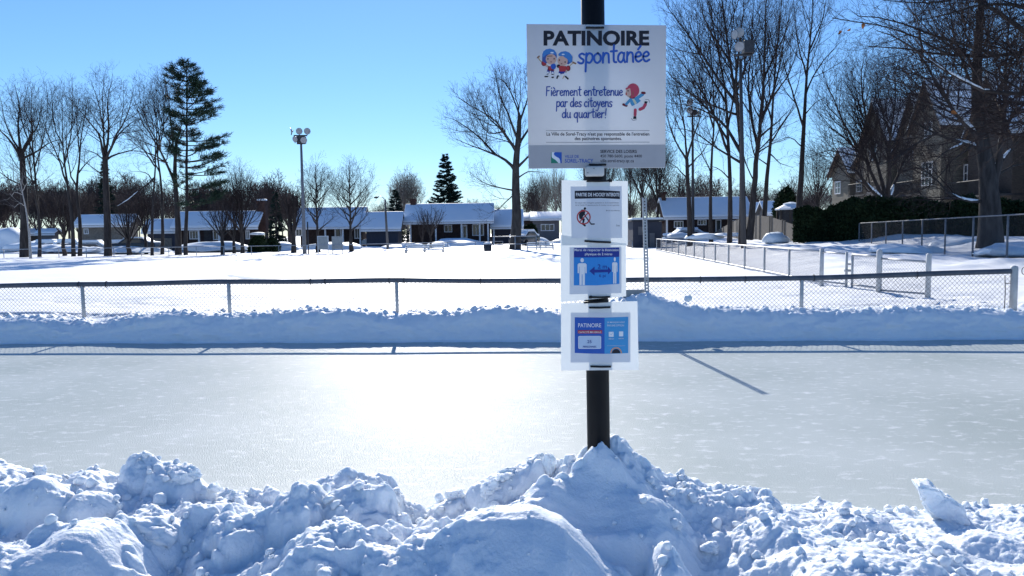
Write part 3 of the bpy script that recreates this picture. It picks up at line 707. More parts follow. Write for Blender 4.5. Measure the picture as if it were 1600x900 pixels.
# ================================================================== flood light poles
def lamp_head(root, c, aim, r=0.3):
    """spun bowl reflector with lens"""
    aim = np.array(aim, float); aim /= np.linalg.norm(aim)
    q = Vector(aim).to_track_quat('Z', 'Y').to_matrix(); Q = np.array(q)
    prof_ = [(-0.62, 0.10), (-0.6, 0.22), (-0.4, 0.30), (-0.3, 0.42), (-0.12, 0.8), (0, 1.0), (0.06, 1.02)]
    k = 18; V = []; Fc = []
    for (z, rr) in prof_:
        for i in range(k):
            a = 2 * PI * i / k; V.append(np.array([rr * math.cos(a), rr * math.sin(a), z]) * r)
    V = np.array(V) @ Q.T + c
    for j in range(len(prof_) - 1):
        for i in range(k): Fc.append((j * k + i, j * k + (i + 1) % k, (j + 1) * k + (i + 1) % k, (j + 1) * k + i))
    Fc.append(tuple(range(k))[::-1])
    mb = MB(); mb.add(V, Fc); hd = mb.obj('lamp_head', M_LAMPB, root, True)
    V2 = [np.array([0, 0, 0.12]) * r] + [np.array([0.97 * math.cos(2 * PI * i / k), 0.97 * math.sin(2 * PI * i / k), 0.03]) * r for i in range(k)]
    V2 = np.array(V2) @ Q.T + c
    mb = MB(); mb.add(V2, [(0, 1 + i, 1 + (i + 1) % k) for i in range(k)]); ln = mb.obj('lens', M_LAMPG, None, True)
    ln.parent = hd
    me = ln.data
    for v in me.vertices: v.co -= Vector(wloc(hd))
def flood_pole(label, bpx, tpx, Y, heads, rb, rt_, group=None, box=None, arms=None, wood=False):
    b = ground_pt(bpx[0], Y, bpx[1]); tp = at(tpx[0], tpx[1], Y)
    root = thing('flood_light_pole', b, label, 'flood light pole', group)
    mb = MB(); mb.tube([b + (0, 0, -0.3), (b + tp) / 2, tp], [rb, (rb + rt_) / 2, rt_], 12); mb.obj('pole', M_LPOLE if wood else M_GALVD, root, True)
    if arms:
        mb = MB()
        for (x0, x1, y) in arms:
            a_, b_ = at(x0, y, Y), at(x1, y, Y); mb.box((a_[0], Y - 0.06, a_[2] - 0.05), (b_[0], Y + 0.06, a_[2] + 0.05))
        mb.obj('cross_arm', M_DARKM, root, bevel=0.01)
    if box:
        for (x0, x1, y0, y1) in box:
            a_, b_ = at(x0, y1, Y), at(x1, y0, Y)
            mb = MB(); mb.box((a_[0], Y - 0.3, a_[2]), (b_[0], Y + 0.3, b_[2])); mb.obj('control_box', M_DARKM, root, bevel=0.02)
    for (x, y, aim, r) in heads:
        c = at(x, y, Y - 0.35); lamp_head(root, c, aim, r)
        mb = MB(); pc = at(x, y + 6, Y - 0.05); mb.tube([c + np.array([0, .1, -.05]), pc], 0.03, 6); mb.obj('bracket', M_DARKM, root, True)
    return root
k62 = 62 / F
flood_pole('tall silver flood light pole with five round lamps standing alone by the far street', (476, 397), (470.5, 224), 62,
           [(455, 205, (-1, -0.2, -0.15), 5.2 * k62), (467.5, 205, (0.1, -1, -0.1), 5 * k62), (480, 205, (0.5, -1, -0.1), 5 * k62), (461, 217.5, (-0.5, -1, -0.3), 4.8 * k62), (474.5, 219, (0.3, -1, -0.3), 5 * k62)],
           0.17, 0.09, 'flood light poles around the field', box=[(465, 477, 213, 224)], arms=[(459, 480, 212), (464, 477, 224.5)])
k45 = 45 / F
flood_pole('tall wooden flood light pole with two round lamps and dark box among right trees', (1162, 384), (1157, 92), 45,
           [(1155, 51, (-0.3, -1, -0.1), 7.4 * k45), (1155.5, 73, (-0.3, -1, -0.25), 7.4 * k45), (1148, 54, (-1, -0.5, -0.1), 7 * k45)],
           0.16, 0.085, 'flood light poles around the field', box=[(1161, 1177, 64, 84)], arms=[(1146, 1176, 86)], wood=True)
k70 = 70 / F
flood_pole('farther flood light pole with two small lamps half hidden behind the right trees', (1083, 375), (1082, 175), 70,
           [(1078, 160, (-0.4, -1, -0.1), 5 * k70), (1078, 172, (-0.4, -1, -0.3), 5 * k70), (1091, 176, (1, -.6, -0.2), 5 * k70)], 0.15, 0.09, 'flood light poles around the field', box=[(1079, 1088, 172, 180)], arms=[(1074, 1096, 182)], wood=True)
# street lamp
b = ground_pt(606, 72, 385); tp = at(601.5, 312, 72)
sl_ = thing('street_lamp', b, 'thin street lamp with a curved arm before the blue roofed carport', 'street lamp')
mb = MB(); mb.tube([b + (0, 0, -.3), tp], [0.13, 0.09], 10); mb.obj('pole', M_WOODP, sl_, True)
arm = [at(601, 318, 71.9), at(600.5, 311, 71.8), at(597, 307.5, 71.7), at(592, 307, 71.6), at(589, 308, 71.6)]
mb = MB(); mb.tube(arm, 0.04, 8); mb.obj('arm', M_GALV, sl_, True)
c = at(588, 308.5, 71.6); mb = MB(); mb.tube([c + (-0.22, 0, -.02), c + (0, 0, 0), c + (0.2, 0, .02)], [0.05, 0.12, 0.05], 10); mb.obj('lamp_head', M_DARKM, sl_, True)

# ================================================================== houses
def house(name, label, cat, px0, px1, pyb, pye, pyr, Y, depth, wallm, windows=(), doors=(), posts=(), chimney=None, porch=0.0, ov=0.5, hip=0.0, group=None, roofthick=0.28, frame=None, roofm=None, slope=0.8):
    frame = frame or M_WHITE
    mid = (px0 + px1) / 2
    x0, x1 = at(px0, pyb, Y)[0], at(px1, pyb, Y)[0]
    ye = Y - porch - ov; pitch = slope
    zb = at(mid, pyb, Y)[2]; zb = min(zb, float(gz(mid and (x0 + x1) / 2, Y)))
    ze = at(mid, pye, ye)[2]; yr = ye + 3.0
    for _ in range(8):
        zr = max(ze + 0.5, at(mid, pyr, yr)[2] - 0.3); yr = ye + (zr - ze) / pitch
    yr = max(yr, Y + 0.6); depth = 2 * (yr - Y)
    root = thing(name, ((x0 + x1) / 2, Y + depth / 2, zb), label, cat, group)
    slope = (zr - ze) / (yr - ye)
    zw = ze + slope * (Y - ye) - 0.05            # wall top under the roof
    yb_ = Y + depth
    zwb = zr - slope * (yb_ - yr) - 0.05
    mb = MB()
    prof2 = [(Y, zb - 0.6), (Y, zw - 0.05), (yr, zr - 0.1), (yb_, zwb - 0.05), (yb_, zb - 0.6)]
    mb.prism([(x0, y, z) for y, z in prof2], (x1 - x0, 0, 0)); mb.obj('wall', wallm, root)
    # roof deck and snow
    def roofslab(t0, t1, grow, nm, m_, bev=0):
        e = ov + grow; mb = MB()
        yf_, yb2 = ye - grow, yb_ + ov + grow
        a = [(yf_, zr - slope * (yr - yf_) + t0), (yr, zr + t0), (yb2, zr - slope * (yb2 - yr) + t0), (yb2, zr - slope * (yb2 - yr) + t1), (yr, zr + t1), (yf_, zr - slope * (yr - yf_) + t1)]
        if hip > 0:
            pts0 = []; 
            V = []
            for (tt_) in (t0, t1):
                V += [(x0 - e, yf_, zr - slope * (yr - yf_) + tt_), (x1 + e, yf_, zr - slope * (yr - yf_) + tt_), (x1 + e, yb2, zr - slope * (yb2 - yr) + tt_), (x0 - e, yb2, zr - slope * (yb2 - yr) + tt_), (x0 + hip, yr, zr + tt_), (x1 - hip, yr, zr + tt_)]
            top = [(0, 1, 5, 4), (1, 2, 5), (2, 3, 4, 5), (3, 0, 4)]
            Fc = [tuple(i + 6 for i in f) for f in top] + [f[::-1] for f in top] + [(0, 6, 7, 1)[::-1], (1, 7, 8, 2)[::-1], (2, 8, 9, 3)[::-1], (3, 9, 6, 0)[::-1]]
            mb.add(V, Fc)
        else:
            mb.prism([(x0 - e, y, z) for y, z in a], (x1 - x0 + 2 * e, 0, 0))
        return mb.obj(nm, m_, root, bev > 0, bevel=bev)
    rf_ = roofslab(-0.06, 0.08, 0, 'roof', roofm or M_SHING)
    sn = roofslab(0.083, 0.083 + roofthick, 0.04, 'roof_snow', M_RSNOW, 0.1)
    mb = MB(); zf = ze
    mb.box((x0 - ov - 0.02, ye - 0.06, zf - 0.16), (x1 + ov + 0.02, ye - 0.015, zf + 0.06)); mb.obj('fascia', frame, root)
    yw = Y
    for w_ in windows:
        a_, b_ = at(w_[0], w_[3], yw - 0.05), at(w_[2], w_[1], yw - 0.05); fr = 0.1
        mb = MB(); n_v = w_[4] if len(w_) > 4 else 1
        mb.box((a_[0], yw - 0.06, a_[2]), (a_[0] + fr, yw + 0.02, b_[2])); mb.box((b_[0] - fr, yw - 0.06, a_[2]), (b_[0], yw + 0.02, b_[2]))
        mb.box((a_[0] + fr, yw - 0.06, a_[2]), (b_[0] - fr, yw + 0.02, a_[2] + fr)); mb.box((a_[0] + fr, yw - 0.06, b_[2] - fr), (b_[0] - fr, yw + 0.02, b_[2]))
        for k in range(1, n_v + 1):
            xm = a_[0] + (b_[0] - a_[0]) * k / (n_v + 1); mb.box((xm - 0.035, yw - 0.055, a_[2] + fr), (xm + 0.035, yw + 0.02, b_[2] - fr))
        wd = mb.obj('window', frame, root)
        mb = MB(); mb.box((a_[0] + fr, yw - 0.03, a_[2] + fr), (b_[0] - fr, yw - 0.01, b_[2] - fr)); pn = mb.obj('pane', M_GLASS, None)
        pn.parent = wd
        for v in pn.data.vertices: v.co -= Vector(wloc(wd))
    for d_ in doors:
        a_, b_ = at(d_[0], d_[3], yw - 0.05), at(d_[2], d_[1], yw - 0.05)
        mb = MB(); mb.box((a_[0], yw - 0.06, zb - 0.2), (b_[0], yw + 0.02, b_[2])); dr = mb.obj('door', d_[4] if len(d_) > 4 else M_WHITE, root, bevel=0.015)
        if len(d_) <= 4:
            mb = MB(); w2 = (b_[0] - a_[0]); mb.box((a_[0] + 0.25 * w2, yw - 0.07, zb + 1.0), (b_[0] - 0.25 * w2, yw - 0.062, b_[2] - 0.2)); pn = mb.obj('pane', M_GLASS, None)
            pn.parent = dr
            for v in pn.data.vertices: v.co -= Vector(wloc(dr))
    for p_ in posts:
        x = at(p_, pyb, ye + 0.3)[0]
        mb = MB(); mb.box((x - 0.09, ye + 0.2, zb - 0.4), (x + 0.09, ye + 0.38, ze - 0.1)); mb.obj('porch_post', frame, root, bevel=0.012)
    if chimney:
        c0, c1, ct = chimney[:3]
        xa, xb = at(c0, ct, yr)[0], at(c1, ct, yr)[0]; zt = at(c0, ct, yr)[2]
        mb = MB(); yc = Y + depth * 0.3; mb.box((xa, yc, ze - 0.5), (xb, yc + 0.9, zt)); mb.box((xa - 0.06, yc - 0.06, zt - 0.25), (xb + 0.06, yc + 0.96, zt - 0.05)); ch = mb.obj('chimney', M_BRICKR, root)
        if len(chimney) > 3:
            mb = MB(); mb.box((xa, yc, zt + 0.003), (xb, yc + 0.9, zt + 0.22)); cs = mb.obj('snow_cap', M_RSNOW, None, True, bevel=0.08); cs.parent = ch
            for v in cs.data.vertices: v.co -= Vector(wloc(ch))
    return root
G_H = 'houses across the far street'
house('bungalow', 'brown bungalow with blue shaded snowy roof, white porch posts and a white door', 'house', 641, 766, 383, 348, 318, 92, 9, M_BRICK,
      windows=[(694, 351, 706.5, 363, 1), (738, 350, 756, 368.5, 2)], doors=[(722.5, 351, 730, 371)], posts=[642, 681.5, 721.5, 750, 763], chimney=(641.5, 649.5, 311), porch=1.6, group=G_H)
house('carport', 'low carport with a snowy roof joined to the right side of the brown bungalow', 'carport', 768, 812, 384, 356, 327, 94, 8, M_SHED, posts=[772, 806], porch=1.0, group=G_H)
house('bungalow', 'grey bungalow with sunlit white snowy roof and a triple window right of the big tree', 'house', 834, 874, 369, 343, 331, 112, 9, M_GREYW, windows=[(845, 350, 866, 361, 2)], group=G_H, porch=0.4, slope=0.27)
house('garden_house', 'low dark lean-to with a sunlit snowy roof directly behind the big tree trunk', 'house', 808, 832, 369, 343, 333, 116, 7, M_BRICK, group=G_H, slope=0.27)
house('bungalow', 'wide dark bungalow behind the two rounded lindens, with white porch columns', 'house', 470, 566, 388, 356, 322, 90, 10, M_BRICK,
      windows=[(462, 357, 472, 369, 1), (530, 357, 536, 370), (554, 356, 563, 373, 1)], doors=[(523, 355, 532, 374)], posts=[509, 536.5, 563.5], porch=1.2, group=G_H, roofthick=0.12)
cpt = house('carport', 'open carport with a blue shaded snowy gable roof sheltering a parked car', 'carport', 573, 622, 386, 359.5, 331, 88, 9, M_SHED, posts=[], porch=0.2, group=G_H)
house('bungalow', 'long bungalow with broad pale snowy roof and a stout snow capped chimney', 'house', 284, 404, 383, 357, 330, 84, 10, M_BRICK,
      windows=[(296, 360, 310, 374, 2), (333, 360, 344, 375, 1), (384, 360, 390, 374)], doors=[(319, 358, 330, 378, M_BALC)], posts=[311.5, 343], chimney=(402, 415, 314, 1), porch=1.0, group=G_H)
house('bungalow', 'beige house with a blue roof showing between the left tree trunks', 'house', 126, 205, 384, 353, 335, 92, 9, M_TAN, windows=[(131, 357, 138, 366)], group=G_H)
house('garage', 'dark garage with a rounded beige door left of the tall pine trunk', 'garage', 232, 276, 388, 363, 342, 84, 8, M_SHED, doors=[(240, 372, 268, 386, M_TAN)], group=G_H)
house('garage', 'small pale garage with a snowy gable roof at far left behind the snow covered cars', 'garage', 64, 84, 379, 366, 357, 105, 7, M_GREYW, group=G_H)
house('bungalow', 'distant white roofed house behind the leftmost trunks', 'house', 14, 62, 380, 367, 357, 125, 8, M_BROWNW, group=G_H)
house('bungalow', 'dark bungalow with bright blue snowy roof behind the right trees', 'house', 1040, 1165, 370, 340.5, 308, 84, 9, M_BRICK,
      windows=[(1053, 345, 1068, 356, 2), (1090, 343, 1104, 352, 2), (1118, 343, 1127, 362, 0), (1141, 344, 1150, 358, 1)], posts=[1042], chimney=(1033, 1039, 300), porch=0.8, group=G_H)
house('farm_shed', 'far rounded white roof peeking over the board fence left of the leaning trunk', 'shed', 1174, 1192, 338, 336, 316, 105, 7, M_GREYW, group=G_H)
house('farm_shed', 'far rounded white roof peeking over the board fence right of the leaning trunk', 'shed', 1198, 1211, 338, 335, 314, 100, 7, M_GREYW, group=G_H)
# dug-out shed at the far corner of the field
b0, b1 = ground_pt(989, 62, 385), ground_pt(1034, 62, 385)
zt0, zt1 = at(989, 346, 62)[2], at(1034, 346, 62)[2]
t = thing('dugout_shed', ((b0[0] + b1[0]) / 2, 62, b0[2]), 'dark navy shed with a snowy flat roof at the far corner of the field', 'shed')
mb = MB(); mb.prism([(b0[0], 62, b0[2] - .3), (b1[0], 62, b0[2] - .3), (b1[0], 62, zt1), (b0[0], 62, zt0)], (0, 3.2, 0)); mb.obj('wall', M_SHED, t)
mb = MB(); mb.box((b0[0] - 0.15, 61.8, zt0 + 0.003), (b1[0] + 0.15, 65.4, zt0 + 0.1)); mb.obj('roof', M_BALC, t)
mb = MB(); mb.box((b0[0] - 0.1, 61.85, zt0 + 0.103), (b1[0] + 0.1, 65.35, zt0 + 0.3)); mb.obj('roof_snow', M_RSNOW, t, True, bevel=0.08)
a_, b_ = at(997, 367, 62), at(1009, 354, 62); mb = MB(); mb.box((a_[0], 61.94, a_[2]), (b_[0], 61.99, b_[2])); mb.obj('shutter', M_GREYW, t)
a_, b_ = at(1015, 386, 61.4), at(1023, 364, 61.4); mb = MB(); mb.box((a_[0], 61.4, a_[2] - 0.2), (b_[0], 61.46, b_[2])); o = mb.obj('utility_panel', M_GREYW, bevel=0.01)
set_props(o, 'narrow grey upright panel in front of the dark navy shed', 'panel')
# gazebo
gc = at(1236, 335, 66); zb = float(gz(gc[0], 66)); zee = at(1236, 328, 66)[2]; ztt = at(1238, 315.5, 66)[2]
t = thing('gazebo', (gc[0], 66, zb), 'dark gazebo with a snow covered two tier roof behind the hedge end', 'gazebo')
rad = 24 * 66 / F
def ngon_ring(c, r, z, k=8): return [(c[0] + r * math.cos(2 * PI * (i + .5) / k), c[1] + r * math.sin(2 * PI * (i + .5) / k), z) for i in range(k)]
mb = MB()
for i in range(8):
    q = ngon_ring((gc[0], 66), rad * 0.85, 0)[i]; mb.box((q[0] - .07, q[1] - .07, zb - .3), (q[0] + .07, q[1] + .07, zee))
mb.obj('post', M_BROWNW, t)
mb = MB(); V = ngon_ring((gc[0], 66), rad * 0.8, zb - .3) + ngon_ring((gc[0], 66), rad * 0.8, zee - 0.02); mb.add(V, [(i, (i + 1) % 8, 8 + (i + 1) % 8, 8 + i) for i in range(8)]); mb.obj('screen_wall', M_BALC, t)
def cone_roof(r0_, z0__, r1_, z1__, th, nm, m_):
    mb = MB(); V = ngon_ring((gc[0], 66), r0_, z0__) + ngon_ring((gc[0], 66), r0_, z0__ + th) + ngon_ring((gc[0], 66), r1_, z1__ + th)
    Fc = [(i, (i + 1) % 8, 8 + (i + 1) % 8, 8 + i) for i in range(8)] + [(8 + i, 8 + (i + 1) % 8, 16 + (i + 1) % 8, 16 + i) for i in range(8)] + [tuple(range(16, 24)), tuple(range(8))[::-1]]
    mb.add(V, Fc); mb.obj(nm, m_, t)
cone_roof(rad, zee, rad * 0.42, zee + (ztt - zee) * 0.55, 0.12, 'lower_roof', M_RSNOW)
cone_roof(rad * 0.5, zee + (ztt - zee) * 0.66, 0.12, ztt - 0.1, 0.1, 'upper_roof', M_RSNOW)
# board fence
def board_fence(label, P, parent=None):
    t = thing('board_fence', (P[0][0], P[0][1], P[0][2]), label, 'fence', 'grey board fences behind the right trees')
    mb = MB(); pm = MB()
    for (a, b) in zip(P[:-1], P[1:]):
        a = np.array(a); b = np.array(b); L = np.linalg.norm((b - a)[:2]); n = max(1, int(L / 0.16)); u = (b - a) / L
        nn = np.array([-u[1], u[0], 0])
        for k in range(n):
            f0_, f1_ = k / n, (k + 0.93) / n; q0 = a + (b - a) * f0_; q1 = a + (b - a) * f1_
            h0 = q0[3] if len(q0) > 3 else 0
            mb.prism([(q0[0], q0[1], q0[2] - .4), (q1[0], q1[1], q1[2] - .4), (q1[0], q1[1], q1[3]), (q0[0], q0[1], q0[3])], (0, 0.025, 0))
        for k in range(0, n + 1, 15):
            q = a + (b - a) * min(1, k / n); pm.box((q[0] - .05, q[1] - 0.12, q[2] - .4), (q[0] + .05, q[1] - 0.003, q[3] + .08))
    mb.obj('boards', M_FENCEW, t); pm.obj('post', M_FENCEW, t)
def bf(px, yb, yt, Y):
    a, b = at(px, yb, Y), at(px, yt, Y); return (a[0], a[1], a[2], b[2])
board_fence('grey board fence rising away behind the right tree trunks', [bf(1117, 369, 363, 82), bf(1140, 368, 349, 74), bf(1160, 368, 340, 66), bf(1186, 369, 337, 60)])
board_fence('grey board fence coming down from its corner towards the dark hedge', [bf(1186.5, 369, 337, 60), bf(1205, 374, 339, 57), bf(1225, 377, 346, 54), bf(1240, 378, 351, 52)])

# ================================================================== apartment building on the right
ap = thing('apartment_building', (27, 60, 0.9), 'tall beige sided apartment building with steep gables and dark balconies behind the right trees', 'building')
FA, FB = np.array([at(1318, 300, 80)[0], 80.0]), np.array([at(1700, 300, 46)[0], 46.0])
fu = (FB - FA) / np.linalg.norm(FB - FA); fL = np.linalg.norm(FB - FA); fn = np.array([-fu[1], fu[0]]); fn = fn if fn[0] > 0 else -fn    # into the building
def fp(s, o, z): q = FA + fu * s - fn * o; return (q[0], q[1], z)
def s_of(px):                                      # façade coordinate seen at photo column px
    best = min(np.linspace(0, fL, 400), key=lambda s: abs((lambda q: 800 + F * q[0] / q[1])(FA + fu * s) - px)); return float(best)
def z_of(px, py, out=0.0):
    q = FA + fu * s_of(px) - fn * out; return float(at(px, py, q[1])[2])
def wallblock(s0, s1, o0, o1, z0, z1): 
    mb = MB(); P = [fp(s0, o0, z0), fp(s1, o0, z0), fp(s1, o1, z0), fp(s0, o1, z0)]
    V = P + [(p[0], p[1], z1) for p in P]
    mb.add(V, [(3, 2, 1, 0), (4, 5, 6, 7), (0, 1, 5, 4), (1, 2, 6, 5), (2, 3, 7, 6), (3, 0, 4, 7)]); return mb
zE = 9.2
wallblock(0, fL, -12, 0, 0.3, zE).obj('wall', M_BEIGE, ap)
def gable_bay(px0, px1, pyb, pye, pyp, out, wm, winds=(), fas=M_FASCIA):
    s0, s1 = s_of(px0), s_of(px1); z0 = 0.3; ze = z_of((px0 + px1) / 2, pye, out); zp = z_of((px0 + px1) / 2, pyp, out); sm = (s0 + s1) / 2
    mb = MB(); o_in = -9.0
    ring = [(s0, z0), (s1, z0), (s1, ze), (sm, zp), (s0, ze)]
    V = [fp(s, out, z) for s, z in ring] + [fp(s, o_in, z) for s, z in ring]
    mb.add(V, [(0, 1, 2, 3, 4), (9, 8, 7, 6, 5)] + [(i, (i + 1) % 5 , 5 + (i + 1) % 5, 5 + i) for i in range(5)]); bay = mb.obj('gable_bay', wm, ap)
    # roof: fascia boards on the verge, shingles, snow
    for nm, m_, t0, t1, oo in (('verge_board', fas, -0.32, -0.02, 0.35), ('roof', M_SHING, 0.0, 0.12, 0.45), ('roof_snow', M_RSNOW, 0.123, 0.4, 0.40)):
        mb = MB(); e = 0.45; sl = (zp - ze) / (sm - s0)
        ring = [(s0 - e, ze - sl * e), (sm, zp), (s1 + e, ze - sl * e)]
        lo = [(s, z + t0) for s, z in ring]; hi = [(s, z + t1) for s, z in ring][::-1]
        rr = lo + hi; n_ = len(rr)
        oo2 = o_in if nm != 'verge_board' else oo - 0.08
        V = [fp(s, out + oo, z) for s, z in rr] + [fp(s, oo2 if nm == 'verge_board' and False else (out + oo - 0.08 if nm == 'verge_board' else o_in), z) for s, z in rr]
        mb.add(V, [tuple(range(n_)), tuple(range(n_, 2 * n_))[::-1]] + [(i, (i + 1) % n_, n_ + (i + 1) % n_, n_ + i) for i in range(n_)])
        ch = mb.obj(nm, m_, None); ch.parent = bay
        for v in ch.data.vertices: v.co -= Vector(wloc(bay))
    return bay
def fwin(px0, py0, px1, py1, out, nv=1, nh=1):
    s0, s1 = s_of(px0), s_of(px1); z0, z1 = z_of((px0 + px1) / 2, py1, out), z_of((px0 + px1) / 2, py0, out)
    def bxx(a, b, c, d, o0, o1, mb):
        P = [fp(a, o0, c), fp(b, o0, c), fp(b, o1, c), fp(a, o1, c)]; V = P + [(p[0], p[1], d) for p in P]
        mb.add(V, [(3, 2, 1, 0), (4, 5, 6, 7), (0, 1, 5, 4), (1, 2, 6, 5), (2, 3, 7, 6), (3, 0, 4, 7)])
    mb = MB(); f = 0.1
    bxx(s0, s0 + f, z0, z1, out - .02, out + .07, mb); bxx(s1 - f, s1, z0, z1, out - .02, out + .07, mb); bxx(s0 + f, s1 - f, z0, z0 + f, out - .02, out + .07, mb); bxx(s0 + f, s1 - f, z1 - f, z1, out - .02, out + .07, mb)
    for k in range(1, nv + 1): s = s0 + (s1 - s0) * k / (nv + 1); bxx(s - .04, s + .04, z0 + f, z1 - f, out - .02, out + .065, mb)
    for k in range(1, nh + 1): z = z0 + (z1 - z0) * k / (nh + 1); bxx(s0 + f, s1 - f, z - .035, z + .035, out - .02, out + .06, mb)
    w_ = mb.obj('window', M_WHITE, ap)
    mb = MB(); bxx(s0 + f, s1 - f, z0 + f, z1 - f, out + .004, out + .03, mb); p_ = mb.obj('pane', M_GLASS, None); p_.parent = w_
    for v in p_.data.vertices: v.co -= Vector(wloc(w_))
gable_bay(1316, 1345, 312, 268, 236, 1.2, M_BEIGE); fwin(1322, 283, 1331, 303, 1.2)
gable_bay(1349, 1384, 312, 258, 226, 0.9, M_TAN); fwin(1352, 282, 1360, 300, 0.9)
gable_bay(1380, 1418, 312, 215, 160, 2.0, M_BEIGE); fwin(1391, 225, 1402, 250, 2.0)
gable_bay(1424, 1476, 312, 228, 150, 1.4, M_BEIGE); fwin(1444, 225, 1456, 250, 1.4)
gable_bay(1466, 1512, 312, 190, 128, 2.2, M_BEIGE); fwin(1481, 252, 1498, 290, 2.2, 2, 2); fwin(1484, 190, 1496, 215, 2.2, 1, 1)
gable_bay(1530, 1600, 312, 205, 120, 1.0, M_BROWNW); fwin(1516, 256, 1528, 284, 0.6, 1, 1); fwin(1560, 255, 1575, 288, 1.0, 1, 1)  # right bay: dark wall colour stands in for the shade on it
# main roof with snow
mb = MB()
rr = [(-12.4, zE - 0.1), (-6, zE + 4.4), (0.5, zE - 0.1), (0.5, zE + 0.2), (-6, zE + 4.75), (-12.4, zE + 0.2)]
V = [fp(-0.4, o_, z) for o_, z in rr] + [fp(fL + .4, o_, z) for o_, z in rr]
mb.add(V, [tuple(range(6)), tuple(range(6, 12))[::-1]] + [(i, (i + 1) % 6, 6 + (i + 1) % 6, 6 + i) for i in range(6)]); mb.obj('main_roof', M_RSNOW, ap)
# balconies and dark recesses
for (px0, px1, pyt, pyb, out) in ((1402, 1424, 195, 250, 1.6), (1440, 1466, 180, 240, 1.9), (1360, 1404, 272, 303, 2.3), (1436, 1480, 262, 303, 2.3), (1514, 1600, 274, 305, 2.0)):
    s0, s1 = s_of(px0), s_of(px1); z0, z1 = z_of((px0 + px1) / 2, pyb, out), z_of((px0 + px1) / 2, pyt, out)
    zm = z0 + min(1.05, (z1 - z0))
    bal = wallblock(s0, s1, 0.2, out, z0 - 0.15, z0).obj('balcony', M_BALC, ap)
    mb = MB(); n_ = int((s1 - s0) / 0.14)
    for k in range(n_ + 1):
        s = s0 + (s1 - s0) * k / max(1, n_); a = fp(s, out - .03, z0); mb.tube([a, (a[0], a[1], zm)], 0.02, 4)
    mb.tube([fp(s0, out - .03, zm), fp(s1, out - .03, zm)], 0.04, 6); ra = mb.obj('railing', M_BALC, None); ra.parent = bal
    for v in ra.data.vertices: v.co -= Vector(wloc(bal))
    wb_ = wallblock(s0 + .2, s1 - .2, 0.02, 0.06, z0, z0 + 2.2).obj('patio_door', M_GLASS, ap)
wallblock(s_of(1404), s_of(1436), 0.0, 3.0, 0.3, z_of(1420, 290, 3)).obj('ground_wall', M_GREYW, ap)

